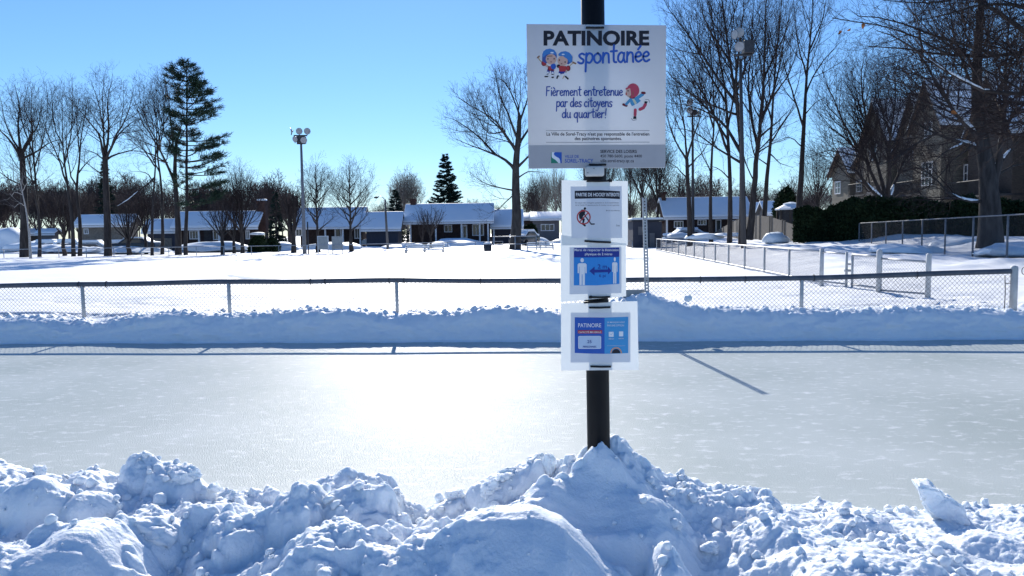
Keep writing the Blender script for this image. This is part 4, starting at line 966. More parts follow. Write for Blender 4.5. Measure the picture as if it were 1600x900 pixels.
# ================================================================== trees
def vadd(a, b, k=1.0): return (a[0] + b[0] * k, a[1] + b[1] * k, a[2] + b[2] * k)
def vnorm(a):
    l = math.sqrt(a[0] * a[0] + a[1] * a[1] + a[2] * a[2]) + 1e-9; return (a[0] / l, a[1] / l, a[2] / l)
class Tree:
    def __init__(s, seed): s.r = random.Random(seed); s.trunk = []; s.crown = []
    def perp(s, t, ang, az):
        """direction at angle ang from t with azimuth az around it"""
        ref = (0, 0, 1) if abs(t[2]) < 0.9 else (1, 0, 0)
        a = vnorm((t[1] * ref[2] - t[2] * ref[1], t[2] * ref[0] - t[0] * ref[2], t[0] * ref[1] - t[1] * ref[0]))
        b = (t[1] * a[2] - t[2] * a[1], t[2] * a[0] - t[0] * a[2], t[0] * a[1] - t[1] * a[0])
        c, sn = math.cos(ang), math.sin(ang); ca, sa = math.cos(az), math.sin(az)
        return (t[0] * c + (a[0] * ca + b[0] * sa) * sn, t[1] * c + (a[1] * ca + b[1] * sa) * sn, t[2] * c + (a[2] * ca + b[2] * sa) * sn)
    def children(s, P, Rr, level, o):
        """side branches along polyline P (list of points) with radii Rr"""
        r = s.r
        seg = [math.dist(P[i], P[i + 1]) for i in range(len(P) - 1)]; L = sum(seg)
        if L < 0.15: return
        sp = o['space'][level]; n = L * (1 - o['t0'][level]) / sp
        n = int(n) + (1 if r.random() < n % 1 else 0)
        az = r.random() * 6.28
        for k in range(n):
            t = o['t0'][level] + (1 - o['t0'][level]) * (k + r.random()) / max(1, n)
            t = min(t, 0.99); d = t * L; i = 0
            while i < len(seg) - 1 and d > seg[i]: d -= seg[i]; i += 1
            f = min(1, d / (seg[i] + 1e-9))
            p = tuple(P[i][j] + (P[i + 1][j] - P[i][j]) * f for j in range(3)); rad = Rr[i] + (Rr[i + 1] - Rr[i]) * f
            tg = vnorm(tuple(P[i + 1][j] - P[i][j] for j in range(3)))
            az += 2.4 + r.uniform(-.5, .5)
            dr = s.perp(tg, o['ang'][level] * r.uniform(0.7, 1.3), az)
            ln = (L * (1 - t) * o['rat'][level] + o['min'][level]) * r.uniform(0.6, 1.15)
            ln = min(ln, o['max'][level])
            rr = max(o['rmin'], min(rad * 0.62, o['rk'][level] * ln))
            s.branch(p, dr, ln, rr, level, o)
    def branch(s, p, dr, ln, rr, level, o):
        r = s.r; m = o['m'][level]; st = ln / m; P = [p]; Rr = [rr]
        for i in range(m):
            w = o['wob']
            dr = vnorm((dr[0] + r.uniform(-w, w), dr[1] + r.uniform(-w, w), dr[2] + r.uniform(-w, w) + o['up'][level]))
            p = vadd(p, dr, st); P.append(p); Rr.append(max(o['rmin'] * 0.7, rr * (1 - 0.8 * (i + 1) / m)))
        s.crown.append((P, Rr))
        if level + 1 < o['levels']: s.children(P, Rr, level + 1, o)
    def limb(s, P, r0, r1, o, n=None, wob=0.08, big=True):
        """spline through P, becomes part of the trunk mesh; grows side branches"""
        P = [tuple(float(c) for c in q) for q in P]
        pts = []
        n = n or max(6, int(sum(math.dist(P[i], P[i + 1]) for i in range(len(P) - 1)) / 0.7)); n = min(n, 16)
        ext = [vadd(P[0], tuple(P[1][j] - P[0][j] for j in range(3)), -1)] + P + [vadd(P[-1], tuple(P[-1][j] - P[-2][j] for j in range(3)))]
        for i in range(n + 1):
            u = i / n * (len(P) - 1); k = min(int(u), len(P) - 2); f = u - k
            a, b, c, d = ext[k], ext[k + 1], ext[k + 2], ext[k + 3]
            q = tuple(0.5 * (2 * b[j] + (c[j] - a[j]) * f + (2 * a[j] - 5 * b[j] + 4 * c[j] - d[j]) * f * f + (3 * b[j] - a[j] - 3 * c[j] + d[j]) * f ** 3) for j in range(3))
            w = wob * (0 if i in (0, n) else 1) * s.r.uniform(0.3, 1)
            q = (q[0] + s.r.uniform(-w, w), q[1] + s.r.uniform(-w, w), q[2] + s.r.uniform(-w, w) * 0.5); pts.append(q)
        Rr = [r0 + (r1 - r0) * (i / n) ** 0.7 for i in range(n + 1)]
        s.trunk.append((pts, Rr))
        if o: s.children(pts, Rr, 0, o)
        return pts, Rr
    def make(s, name, base, label, cat='tree', group=None, bark=None, twig=None):
        root = thing(name, base, label, cat, group)
        V, Fq = tubes(s.trunk, lambda r: 10 if r > 0.12 else (7 if r > 0.05 else 5)); build('trunk', V, [Fq], bark or M_BARK, root, True)
        if s.crown:
            V, Fq = tubes(s.crown, lambda r: 5 if r > 0.03 else 3); build('crown', V, [Fq], twig or M_TWIG, root, True)
        return root
OPT = dict(levels=4, space=[0.5, 0.36, 0.33, 0.3], t0=[0.2, 0.12, 0.12, 0.15], ang=[0.66, 0.66, 0.66, 0.6], rat=[0.6, 0.6, 0.5, 0.4], min=[0.9, 0.55, 0.35, 0.2], max=[4.5, 2.6, 1.3, 0.7],
           rk=[0.0105, 0.009, 0.009, 0.010], m=[7, 5, 3, 2], up=[0.13, 0.1, 0.08, 0.04], wob=0.1, rmin=0.0062)
def opt(**k): d = dict(OPT); d.update(k); return d
def pxp(px, py, Y, dy=0.0): return at(px, py, Y + dy)
def auto_tree(name, label, bpx, Y, wpx, fork, top, hw, n, seed, style='vase', o=None, group=None, bark=None, twig=None, lean=0, cat='tree'):
    """bpx base pixel, fork/top photo rows, hw crown half width in pixels at depth Y"""
    o = o or OPT; t = Tree(seed); r = t.r; k = Y / F
    b = ground_pt(bpx[0], Y, bpx[1]); zf = at(bpx[0], fork, Y)[2]; zt = at(bpx[0], top, Y)[2]; W = hw * k; rb = wpx * k / 2
    lx = lean * k
    top_p = (b[0] + lx, b[1], zt)
    flare = [(b[0], b[1], b[2] - 0.3), (b[0] + lx * .02, b[1], b[2] + 0.25), (b[0] + lx * 0.2, b[1] + r.uniform(-.2, .2), b[2] + (zf - b[2]) * 0.55), (b[0] + lx * 0.4, b[1], zf)]
    if style == 'vase':
        t.limb(flare, rb * 1.35, rb * 0.72, None, 8, 0.03); s0 = flare[-1]
        for i in range(n):
            az = i * 2.4 + r.uniform(-.4, .4); rad = W * (r.uniform(0.25, 1.0) if i else 0.08); 
            ht = zf + (zt - zf) * (1 - 0.45 * (rad / W) ** 2) * r.uniform(0.88, 1.0)
            ex = (s0[0] + rad * math.cos(az) + lx * .6, s0[1] + rad * math.sin(az), ht)
            st = vadd(s0, (0, 0, 1), -r.uniform(0, 0.18) * (zf - b[2]))
            c1 = (s0[0] + rad * 0.5 * math.cos(az), s0[1] + rad * 0.5 * math.sin(az), zf + (ht - zf) * 0.38)
            c2 = (s0[0] + rad * 0.8 * math.cos(az) + lx * .4, s0[1] + rad * 0.8 * math.sin(az), zf + (ht - zf) * 0.7)
            t.limb([st, c1, c2, ex], rb * r.uniform(0.34, 0.5), 0.018, o)
    elif style == 'leader':
        P, Rr = t.limb(flare + [(b[0] + lx * 0.7, b[1] + r.uniform(-.3, .3), zf + (zt - zf) * 0.5), top_p], rb * 1.35, 0.02, None, 14, 0.06)
        for i in range(n):
            f = (i + r.random()) / n; zs = zf + (zt - zf) * 0.8 * f; az = i * 2.4 + r.uniform(-.5, .5)
            env = math.sin(PI * min(1, 0.32 + 0.62 * f)) ; rad = W * env * r.uniform(0.65, 1.05)
            cx = b[0] + lx * (0.4 + 0.6 * f); ht = min(zt, zs + rad * r.uniform(0.55, 1.1) + 0.3)
            t.limb([(cx, b[1], zs), (cx + rad * .45 * math.cos(az), b[1] + rad * .45 * math.sin(az), zs + (ht - zs) * .38), (cx + rad * math.cos(az), b[1] + rad * math.sin(az), ht)], rb * 0.36 * (1 - 0.6 * f) + 0.015, 0.012, o)
        t.children(P[8:], Rr[8:], 0, o)
    return t.make(name, b, label, cat, group, bark, twig)
def hand_tree(name, label, bpx, Y, trunk, w0, w1, limbs, seed, o=None, dscale=0.5, group=None, bark=None, twig=None, cat='tree', topgrow=True, snow=()):
    """trunk and main limbs along photo positions, at true distance Y with their own depth spread"""
    o = o or OPT; t = Tree(seed); r = t.r; k = Y / F; b = ground_pt(bpx[0], Y, bpx[1])
    T = [b + (0, 0, -0.3), b + (0, 0, 0.3)] + [pxp(x, y, Y) for x, y in trunk]
    t.limb(T, w0 * k / 2 * 1.08, 0.013 if w1 <= 4 else w1 * k / 2 * 0.85, o if topgrow == 'all' else None, 14, 0.02)
    if topgrow is True:
        P, Rr = t.trunk[-1]; t.children(P[9:], Rr[9:], 0, o)
    for i, (pts, wa) in enumerate(limbs):
        sgn = 1 if i % 2 else -1; L = 0; Q = []
        dd = sgn * r.uniform(0.15, 1.0) * dscale
        for j, (x, y) in enumerate(pts):
            if j: L += math.hypot(x - pts[j - 1][0], y - pts[j - 1][1]) * k
            Q.append(pxp(x, y, Y, dd * L))
        t.limb(Q, wa * k / 2 * 0.8, 0.01, o, None, 0.07)
    for (li, f0, f1, wk, lb) in snow:
        P, Rr = t.trunk[li + 1]; n_ = len(P) - 1; us = np.linspace(f0, f1, 12); Q = []; rq = []
        for q_, u in enumerate(us):
            i = min(int(u * n_), n_ - 1); f = u * n_ - i; c = np.array(P[i]) * (1 - f) + np.array(P[i + 1]) * f; rr = Rr[i] * (1 - f) + Rr[i + 1] * f
            e = math.sin(PI * (q_ + 0.3) / 11.6) ** 0.4; tg = np.array(P[i + 1]) - np.array(P[i]); tg /= np.linalg.norm(tg); nu = np.array([0, 0, 1.0]) - tg * tg[2]; nu = nu / (np.linalg.norm(nu) + 1e-6) + np.array([0, -0.55, 0.0])
            Q.append(c + nu / np.linalg.norm(nu) * rr * 0.72 + np.array([0, 0, 0.01 * r.uniform(-1, 1)])); rq.append(max(0.012, rr * wk * e * r.uniform(0.85, 1.15)))
        mb = MB(); mb.tube(Q, rq, 9); c = np.mean(Q, 0)
        ob = mb.obj('snow_patch', M_RSNOW, None, True)
        for v in ob.data.vertices: v.co -= Vector(c)
        ob.location = tuple(c); set_props(ob, lb, 'snow patch', 'snow lying on tree limbs')
    return t.make(name, b, label, cat, group, bark, twig)

G_T = 'bare trees across the field'
Y1 = 64
up_ = opt(up=[0.2, 0.14, 0.08, 0.04], ang=[0.6, 0.65, 0.7, 0.7])
hand_tree('bare_tree', 'thick trunked bare tree at the far left edge with a snow collar at its foot', (38, 398), Y1, [(38, 340), (37, 290), (34, 240)], 15, 9,
          [([(34, 250), (20, 225), (0, 205), (-25, 190)], 7), ([(34, 240), (45, 215), (60, 195), (66, 150)], 6), ([(36, 248), (60, 235), (80, 222), (105, 215)], 5), ([(36, 290), (15, 280), (-20, 255)], 5), ([(38, 292), (58, 290), (85, 270)], 4),
           ([(33, 240), (28, 200), (30, 165), (22, 130)], 6), ([(34, 240), (10, 200), (0, 150)], 5), ([(34, 242), (52, 205), (38, 170), (44, 128)], 5)], 21, opt(ang=[0.82, 0.78, 0.75, 0.7], wob=0.17, up=[0.06, 0.06, 0.05, 0.03]), 0.5, G_T)
hand_tree('bare_tree', 'slender bare tree with two near parallel stems beside the white birch', (62, 401), Y1, [(62, 360), (57, 300), (52, 240), (49, 190), (50, 135)], 7, 2,
          [([(60, 330), (48, 270), (46, 220), (40, 160)], 4.5), ([(55, 260), (68, 215), (74, 170), (72, 130)], 3), ([(57, 290), (35, 255), (22, 235)], 2.5), ([(52, 240), (35, 190), (28, 150)], 3)], 22, up_, 0.35, G_T)
hand_tree('bare_tree', 'slim bare tree whose limbs fan upward from low down, left of the twin trunk', (115, 398), Y1, [(113, 350), (107, 300), (102, 262), (98, 220), (97, 140)], 8, 2,
          [([(106, 290), (88, 240), (72, 205), (62, 165)], 4), ([(102, 262), (90, 245), (66, 235)], 3), ([(101, 255), (110, 215), (114, 165), (112, 130)], 3.5), ([(99, 230), (84, 190), (80, 140)], 3)], 23, up_, 0.4, G_T)
hand_tree('bare_tree', 'slim bare tree forking into a tight V just right of the fan limbed tree', (125, 398), Y1 + 1, [(125, 350), (120, 295), (124, 250), (128, 205), (138, 150)], 8, 2,
          [([(120, 292), (110, 270), (104, 230), (100, 190)], 4), ([(123, 270), (140, 250), (155, 240)], 3), ([(125, 240), (120, 190), (124, 150)], 3)], 24, up_, 0.4, G_T)
hand_tree('bare_tree', 'stout bare tree with a broad rounded crown left of the small beige house roof', (169, 401), Y1, [(168, 350), (166, 300), (164, 245)], 13, 9,
          [([(164, 250), (156, 215), (140, 190), (112, 160)], 6), ([(164, 246), (162, 210), (155, 165), (140, 120)], 6), ([(164, 245), (170, 205), (168, 160), (176, 115)], 6), ([(165, 250), (185, 240), (205, 235), (225, 225)], 5),
           ([(165, 250), (180, 215), (198, 180), (210, 135)], 6), ([(166, 280), (150, 265), (120, 245)], 4), ([(165, 246), (190, 205), (215, 185)], 5), ([(166, 255), (150, 240), (128, 232)], 4), ([(165, 245), (160, 180), (162, 118)], 5)], 25, opt(ang=[0.82, 0.78, 0.75, 0.7], wob=0.17, up=[0.06, 0.06, 0.05, 0.03]), 0.5, G_T)
hand_tree('bare_tree', 'thin bare tree with a low snow topped branch reaching left', (238, 402), Y1, [(238, 350), (240, 300), (243, 250), (240, 200), (228, 150)], 6, 2,
          [([(241, 278), (225, 292), (200, 312), (168, 330)], 4), ([(241, 285), (228, 270), (205, 268)], 3), ([(242, 260), (222, 230), (205, 200)], 3), ([(241, 250), (252, 200), (256, 140)], 3)], 26, group=G_T, snow=[(0, 0.45, 0.85, 1.2, 'thin strip of snow on the low left branch over the parked cars')])
hand_tree('bare_tree', 'straight slim bare tree between the low branched tree and the pine', (254, 400), Y1 + 2, [(254, 350), (253, 300), (246, 240), (244, 190), (236, 130)], 7, 2,
          [([(250, 270), (230, 230), (212, 200)], 3), ([(246, 240), (256, 190), (258, 120)], 3), ([(245, 220), (225, 180), (215, 130)], 3)], 27, up_, 0.4, G_T)
hand_tree('bare_tree', 'bare tree with a long left sweeping limb, crowded against the tall pine', (279, 402), Y1, [(278, 350), (275, 300), (273, 265), (276, 220)], 12, 5,
          [([(274, 290), (258, 250), (240, 218), (220, 185), (206, 140)], 6), ([(250, 235), (246, 195), (240, 150)], 4), ([(274, 262), (268, 200), (262, 150), (254, 110)], 5), ([(276, 222), (284, 190), (286, 140)], 4), ([(262, 255), (235, 240), (200, 235)], 4), ([(275, 240), (255, 200), (240, 120)], 4)], 28, opt(ang=[0.82, 0.78, 0.75, 0.7], wob=0.17, up=[0.06, 0.06, 0.05, 0.03]), 0.5, G_T)
# snow lying on the low branch
def snow_tube(pts, Y, w, parent_name, label, dd=0.0):
    k = Y / F; P = [at(x, y, Y + dd) for x, y in pts]; n_ = len(P)
    rr = [w * k / 2 * (0.35 if i in (0, n_ - 1) else 1.0) for i in range(n_)]
    mb = MB(); mb.tube(P, rr, 9); o = mb.obj('snow_patch', M_RSNOW, None, True)
    c = np.mean(P, 0); 
    for v in o.data.vertices: v.co -= Vector(c)
    o.location = tuple(c); set_props(o, label, 'snow patch', 'snow lying on tree limbs'); return o
t_ = hand_tree('birch_tree', 'leaning white birch stem with few twigs at far left', (48, 402), 58, [(45, 360), (40, 325), (35, 300), (30, 280)], 5, 2, [([(39, 322), (30, 318), (22, 325)], 1.6), ([(36, 305), (24, 300), (18, 306)], 1.4), ([(34, 300), (42, 285), (46, 270)], 1.4)], 29,
          opt(levels=2), 0.4, G_T, M_BIRCH, M_BIRCH)
sm = opt(space=[0.36, 0.27, 0.24, 0.22], min=[0.35, 0.25, 0.18, 0.1], levels=4)
rd = opt(space=[0.36, 0.3, 0.28, 0.26], up=[0.16, 0.12, 0.07, 0.03])
auto_tree('small_bare_tree', 'small dense dark bare tree behind the two slim left trees', (101, 394), 66, 6, 372, 292, 26, 9, 31, 'vase', sm, G_T)
auto_tree('small_bare_tree', 'low multi stemmed bare tree right of the stout left tree', (202, 392), 66, 7, 376, 296, 34, 11, 32, 'vase', sm, G_T)
auto_tree('small_bare_tree', 'dense low bare tree under the left sweeping limb', (228, 390), 68, 5, 368, 290, 24, 9, 33, 'vase', sm, G_T)
auto_tree('small_bare_tree', 'round headed small bare tree in front of the long bungalow, left of a pair', (348, 396), 62, 6, 366, 310, 44, 12, 34, 'vase', sm, G_T)
auto_tree('small_bare_tree', 'crooked short bare tree in the middle of the three before the long bungalow', (366, 392), 66, 5, 372, 300, 26, 8, 35, 'vase', sm, G_T)
auto_tree('bare_tree', 'taller upright bare tree by the snow capped chimney', (379, 392), 66, 6, 362, 262, 42, 13, 36, 'vase', up_, G_T)
auto_tree('small_bare_tree', 'dark dense bare tree just left of the silver flood light pole', (459, 394), 66, 8, 366, 285, 34, 12, 37, 'vase', sm, G_T)
auto_tree('linden_tree', 'rounded bare linden right beside the silver flood light pole', (497, 391), 66, 8, 362, 257, 37, 16, 38, 'leader', rd, G_T)
auto_tree('linden_tree', 'rounded bare linden standing behind the grey board panels', (549, 391), 66, 8, 362, 258, 42, 17, 39, 'leader', rd, G_T)
auto_tree('small_bare_tree', 'small round headed bare tree before the brown bungalow', (673, 384), 72, 4, 366, 318, 34, 11, 40, 'vase', sm, G_T)
auto_tree('small_bare_tree', 'little bare shrub tree by the left porch post of the brown bungalow', (660, 383), 78, 2, 378, 345, 16, 6, 41, 'vase', opt(levels=3), G_T)
# big central oak
hand_tree('oak_tree', 'big solitary bare oak with a wide crown left of the notice board', (805, 389), 62, [(807, 345), (806, 300), (806, 255), (810, 215), (812, 180)], 22, 7,
          [([(806, 268), (790, 250), (765, 238), (738, 228), (706, 215)], 8), ([(775, 242), (745, 212), (715, 190), (694, 182)], 5), ([(806, 298), (780, 293), (755, 285), (735, 270)], 4), ([(808, 240), (785, 205), (760, 180), (745, 140)], 6),
           ([(810, 220), (795, 180), (780, 145), (772, 105)], 6), ([(812, 200), (808, 160), (800, 110)], 5), ([(812, 190), (825, 150), (822, 105)], 5), ([(810, 225), (830, 195), (850, 160), (860, 120)], 6), ([(808, 262), (830, 240), (855, 228), (885, 205)], 6),
           ([(807, 280), (826, 268), (850, 270)], 4), ([(806, 300), (780, 325), (760, 335)], 3), ([(790, 205), (760, 205), (730, 150)], 4), ([(808, 235), (775, 190), (735, 165), (712, 150)], 5), ([(810, 250), (800, 225), (770, 215), (740, 205)], 4), ([(812, 180), (790, 130), (765, 120)], 4)], 45, opt(space=[0.42, 0.32, 0.3, 0.28]), 0.55, G_T, M_BARKG)
pl = opt(levels=3, up=[0.25, 0.15, 0.1, .05])
auto_tree('bare_tree', 'pale thin twigged bare tree far behind the carport', (637, 365), 125, 5, 345, 265, 34, 16, 46, 'vase', opt(levels=4, up=[0.25, 0.15, 0.1, .05], rmin=0.014), G_T, M_PALET, M_PALET)
auto_tree('bare_tree', 'slight bare tree behind the lean-to, just right of the oak trunk', (838, 350), 122, 3, 335, 265, 22, 8, 47, 'vase', pl, G_T, M_BARKG)
auto_tree('bare_tree', 'thin pale bare tree above the sunlit white roof', (852, 350), 130, 3, 335, 268, 18, 8, 48, 'vase', pl, G_T, M_PALET, M_PALET)
auto_tree('bare_tree', 'thin pale bare tree showing left of the small paper notices', (868, 350), 130, 4, 330, 255, 24, 9, 49, 'vase', pl, G_T, M_PALET, M_PALET)
# background trees right of the notices
auto_tree('bare_tree', 'bent bare tree behind the dark navy shed', (1003, 372), 80, 5, 300, 215, 36, 10, 51, 'vase', OPT, G_T)
auto_tree('bare_tree', 'bare tree between the navy shed and the blue roofed bungalow chimney', (1028, 372), 86, 5, 320, 190, 38, 11, 52, 'vase', OPT, G_T)
auto_tree('bare_tree', 'bare tree glimpsed behind the small paper notices', (940, 372), 90, 5, 320, 215, 50, 12, 53, 'vase', OPT, G_T)
auto_tree('bare_tree', 'thin bare tree seen just right of the small paper notices', (985, 372), 100, 4, 330, 240, 26, 8, 54, 'vase', pl, G_T)
G_R = 'tall bare trees behind the right fence'
hand_tree('maple_tree', 'bare maple in front of the blue roofed bungalow, left of the farther flood light pole', (1078, 377), 58, [(1077, 330), (1075, 290), (1073, 247)], 10, 6,
          [([(1074, 252), (1058, 225), (1045, 190), (1040, 140)], 5), ([(1073, 250), (1070, 200), (1062, 150), (1050, 100)], 5), ([(1073, 248), (1085, 210), (1096, 170), (1100, 120)], 5), ([(1075, 280), (1058, 262), (1036, 250)], 3.5), ([(1074, 262), (1095, 240), (1112, 215)], 4)], 61, OPT, 0.5, G_R)
hand_tree('maple_tree', 'slim bare maple between the farther flood light pole and the wooden one', (1111, 369), 62, [(1110, 330), (1111, 280), (1113, 230), (1116, 180), (1112, 100), (1105, 40)], 8, 2,
          [([(1111, 270), (1095, 235), (1085, 200)], 3), ([(1113, 230), (1128, 190), (1135, 140)], 3), ([(1115, 200), (1100, 150), (1085, 100), (1075, 60)], 4), ([(1114, 160), (1130, 110), (1132, 60)], 3)], 62, OPT, 0.5, G_R)
hand_tree('maple_tree', 'straight bare maple just left of the thick double trunks', (1140, 366), 54, [(1141, 320), (1140, 270), (1138, 220), (1134, 150), (1122, 80), (1108, 10), (1095, -60)], 10, 3,
          [([(1139, 240), (1120, 190), (1095, 140), (1060, 90), (1030, 60)], 6), ([(1137, 200), (1148, 140), (1150, 70), (1145, 0)], 5), ([(1138, 220), (1110, 180), (1075, 165), (1040, 160)], 5), ([(1134, 160), (1105, 110), (1075, 50), (1050, 0)], 5), ([(1140, 280), (1120, 262), (1100, 260)], 3)], 63, OPT, 0.5, G_R)
hand_tree('silver_maple', 'massive dark double trunked bare maple behind the wooden flood light pole', (1160, 374), 50, [(1160, 330), (1160, 280), (1158, 230), (1152, 170), (1140, 90), (1128, 0), (1118, -80)], 15, 4,
          [([(1170, 374), (1175, 330), (1180, 270), (1186, 210), (1192, 130), (1196, 40), (1200, -60)], 17), ([(1159, 240), (1135, 200), (1100, 165), (1050, 120), (1035, 105)], 8), ([(1156, 200), (1150, 120), (1160, 40), (1165, -50)], 7),
           ([(1184, 230), (1170, 160), (1172, 80), (1180, -20)], 7), ([(1188, 190), (1210, 140), (1222, 80), (1235, 10)], 7), ([(1150, 160), (1120, 120), (1080, 60), (1050, 20), (1030, -10)], 7), ([(1186, 215), (1215, 190), (1235, 170)], 5),
           ([(1159, 255), (1125, 235), (1080, 205), (1045, 200)], 6), ([(1140, 95), (1105, 40), (1085, -20)], 5), ([(1192, 130), (1215, 70), (1220, 10)], 5), ([(1148, 150), (1165, 100), (1150, 30)], 5), ([(1183, 240), (1205, 225), (1235, 215)], 4), ([(1154, 180), (1115, 165), (1070, 140), (1040, 130)], 5)], 64, OPT, 0.5, G_R)
hand_tree('maple_tree', 'leaning bare maple beside the corner of the board fence', (1193, 342), 62, [(1196, 310), (1199, 270), (1204, 220), (1207, 170), (1212, 100), (1220, 20), (1224, -40)], 10, 2,
          [([(1203, 225), (1225, 190), (1245, 165)], 4), ([(1206, 190), (1192, 140), (1185, 90)], 4), ([(1209, 150), (1235, 110), (1250, 60)], 4), ([(1200, 258), (1180, 245), (1165, 250)], 3), ([(1203, 240), (1220, 255), (1240, 262)], 3), ([(1212, 110), (1200, 60), (1195, 0)], 3)], 65, OPT, 0.5, G_R)
hand_tree('maple_tree', 'tall straight bare maple rising from the end of the dark hedge', (1249, 350), 52, [(1249, 318), (1252, 270), (1255, 215), (1258, 160), (1262, 100), (1268, 40), (1272, -40)], 14, 3,
          [([(1256, 200), (1240, 150), (1225, 100), (1215, 40)], 5), ([(1258, 150), (1275, 110), (1300, 80), (1320, 60)], 4), ([(1260, 120), (1245, 60), (1240, 0)], 4), ([(1264, 80), (1285, 30), (1295, -20)], 4), ([(1254, 230), (1235, 215), (1215, 220)], 3), ([(1257, 180), (1275, 160), (1292, 150)], 3)], 66, OPT, 0.5, G_R)
auto_tree('small_bare_tree', 'thin bare tree behind the hedge left of the apartment building', (1277, 330), 72, 4, 315, 235, 32, 10, 67, 'vase', opt(levels=4, up=[.2, .1, .1, .05]), G_R)
# spreading tree with snow in its crotches, and the big tree behind the tall fence
hand_tree('spreading_maple', 'low forked bare maple spreading wide in front of the apartment gables, snow in its crotch', (1386, 345), 50, [(1386, 322), (1386, 312)], 24, 18,
          [([(1382, 316), (1362, 298), (1345, 275), (1335, 265), (1312, 255), (1290, 235)], 10), ([(1380, 310), (1365, 280), (1352, 250), (1330, 225), (1300, 200), (1272, 170)], 9), ([(1350, 248), (1325, 240), (1295, 235), (1265, 245)], 5), ([(1384, 308), (1372, 265), (1360, 215), (1345, 170), (1330, 110)], 9),
           ([(1388, 308), (1390, 260), (1392, 210), (1400, 150), (1395, 90)], 9), ([(1390, 310), (1402, 275), (1420, 235), (1440, 190)], 9), ([(1340, 230), (1320, 195), (1300, 150), (1285, 110)], 6), ([(1366, 240), (1345, 200), (1335, 160)], 5),
           ([(1355, 195), (1345, 130), (1350, 80)], 5), ([(1392, 215), (1375, 160), (1368, 100)], 5), ([(1405, 270), (1435, 262), (1465, 270)], 5), ([(1390, 318), (1412, 300), (1445, 300)], 5), ([(1415, 245), (1410, 200), (1425, 150)], 4)], 68, opt(space=[0.3, 0.26, 0.26, 0.26], rk=[0.013, 0.011, 0.01, 0.01]), 0.45, G_R,
          snow=[(0, 0.05, 0.3, 0.9, 'snow strip on the low left fork of the spreading maple'), (5, 0.03, 0.2, 0.9, 'dab of snow in the right fork of the spreading maple')])
BIG = opt(space=[0.28, 0.24, 0.24, 0.22], rmin=0.006, up=[0.06, 0.06, 0.05, 0.03], wob=0.15, rk=[0.013, 0.011, 0.01, 0.01])
hand_tree('big_maple', 'huge gnarled bare maple with snow on its limbs behind the tall fence', (1547, 380), 32, [(1547, 345), (1546, 310), (1543, 275), (1538, 235), (1530, 195), (1526, 140), (1528, 70), (1534, 0), (1538, -60)], 42, 8,
          [([(1552, 300), (1562, 250), (1568, 195), (1572, 130), (1576, 60), (1585, -30)], 17), ([(1540, 238), (1518, 226), (1495, 220), (1462, 208), (1425, 190), (1400, 168)], 12), ([(1534, 225), (1508, 195), (1485, 165), (1462, 125), (1440, 90), (1412, 55)], 13),
           ([(1545, 315), (1515, 314), (1492, 308), (1470, 290), (1445, 265), (1410, 245)], 9), ([(1562, 255), (1580, 232), (1602, 205), (1630, 180)], 9), ([(1556, 275), (1580, 260), (1620, 252)], 8), ([(1527, 150), (1500, 90), (1488, 30), (1480, -40)], 7), ([(1530, 190), (1555, 150), (1580, 110), (1600, 60)], 6),
           ([(1480, 155), (1490, 100), (1505, 50)], 5), ([(1450, 200), (1440, 160), (1420, 130)], 5), ([(1570, 150), (1595, 110), (1640, 70)], 6), ([(1528, 90), (1550, 40), (1560, -20)], 5), ([(1505, 224), (1475, 240), (1450, 262)], 5), ([(1440, 92), (1435, 40), (1425, -20)], 5), ([(1462, 208), (1430, 225), (1395, 250), (1360, 260)], 5), ([(1520, 226), (1490, 250), (1460, 285), (1430, 300)], 5), ([(1500, 190), (1470, 180), (1430, 150), (1390, 140)], 5), ([(1575, 100), (1610, 60), (1640, 10)], 6), ([(1530, 120), (1505, 80), (1465, 60), (1440, 10)], 6)], 69, BIG, 0.3, G_R, M_BARKG,
          snow=[(2, 0.12, 0.42, 0.95, 'long strip of snow on the steep left limb of the huge maple'), (1, 0.06, 0.4, 0.9, 'snow strip on the level left limb of the huge maple'), (3, 0.1, 0.45, 0.9, 'snow strip on the lowest left limb of the huge maple'), (0, 0.18, 0.42, 0.62, 'upright snow strip on the right stem of the huge maple'),
                (4, 0.03, 0.3, 1.0, 'blob of snow in the right crotch of the huge maple'), (12, 0.02, 0.35, 1.0, 'hooked snow strip under the level left limb of the huge maple')])
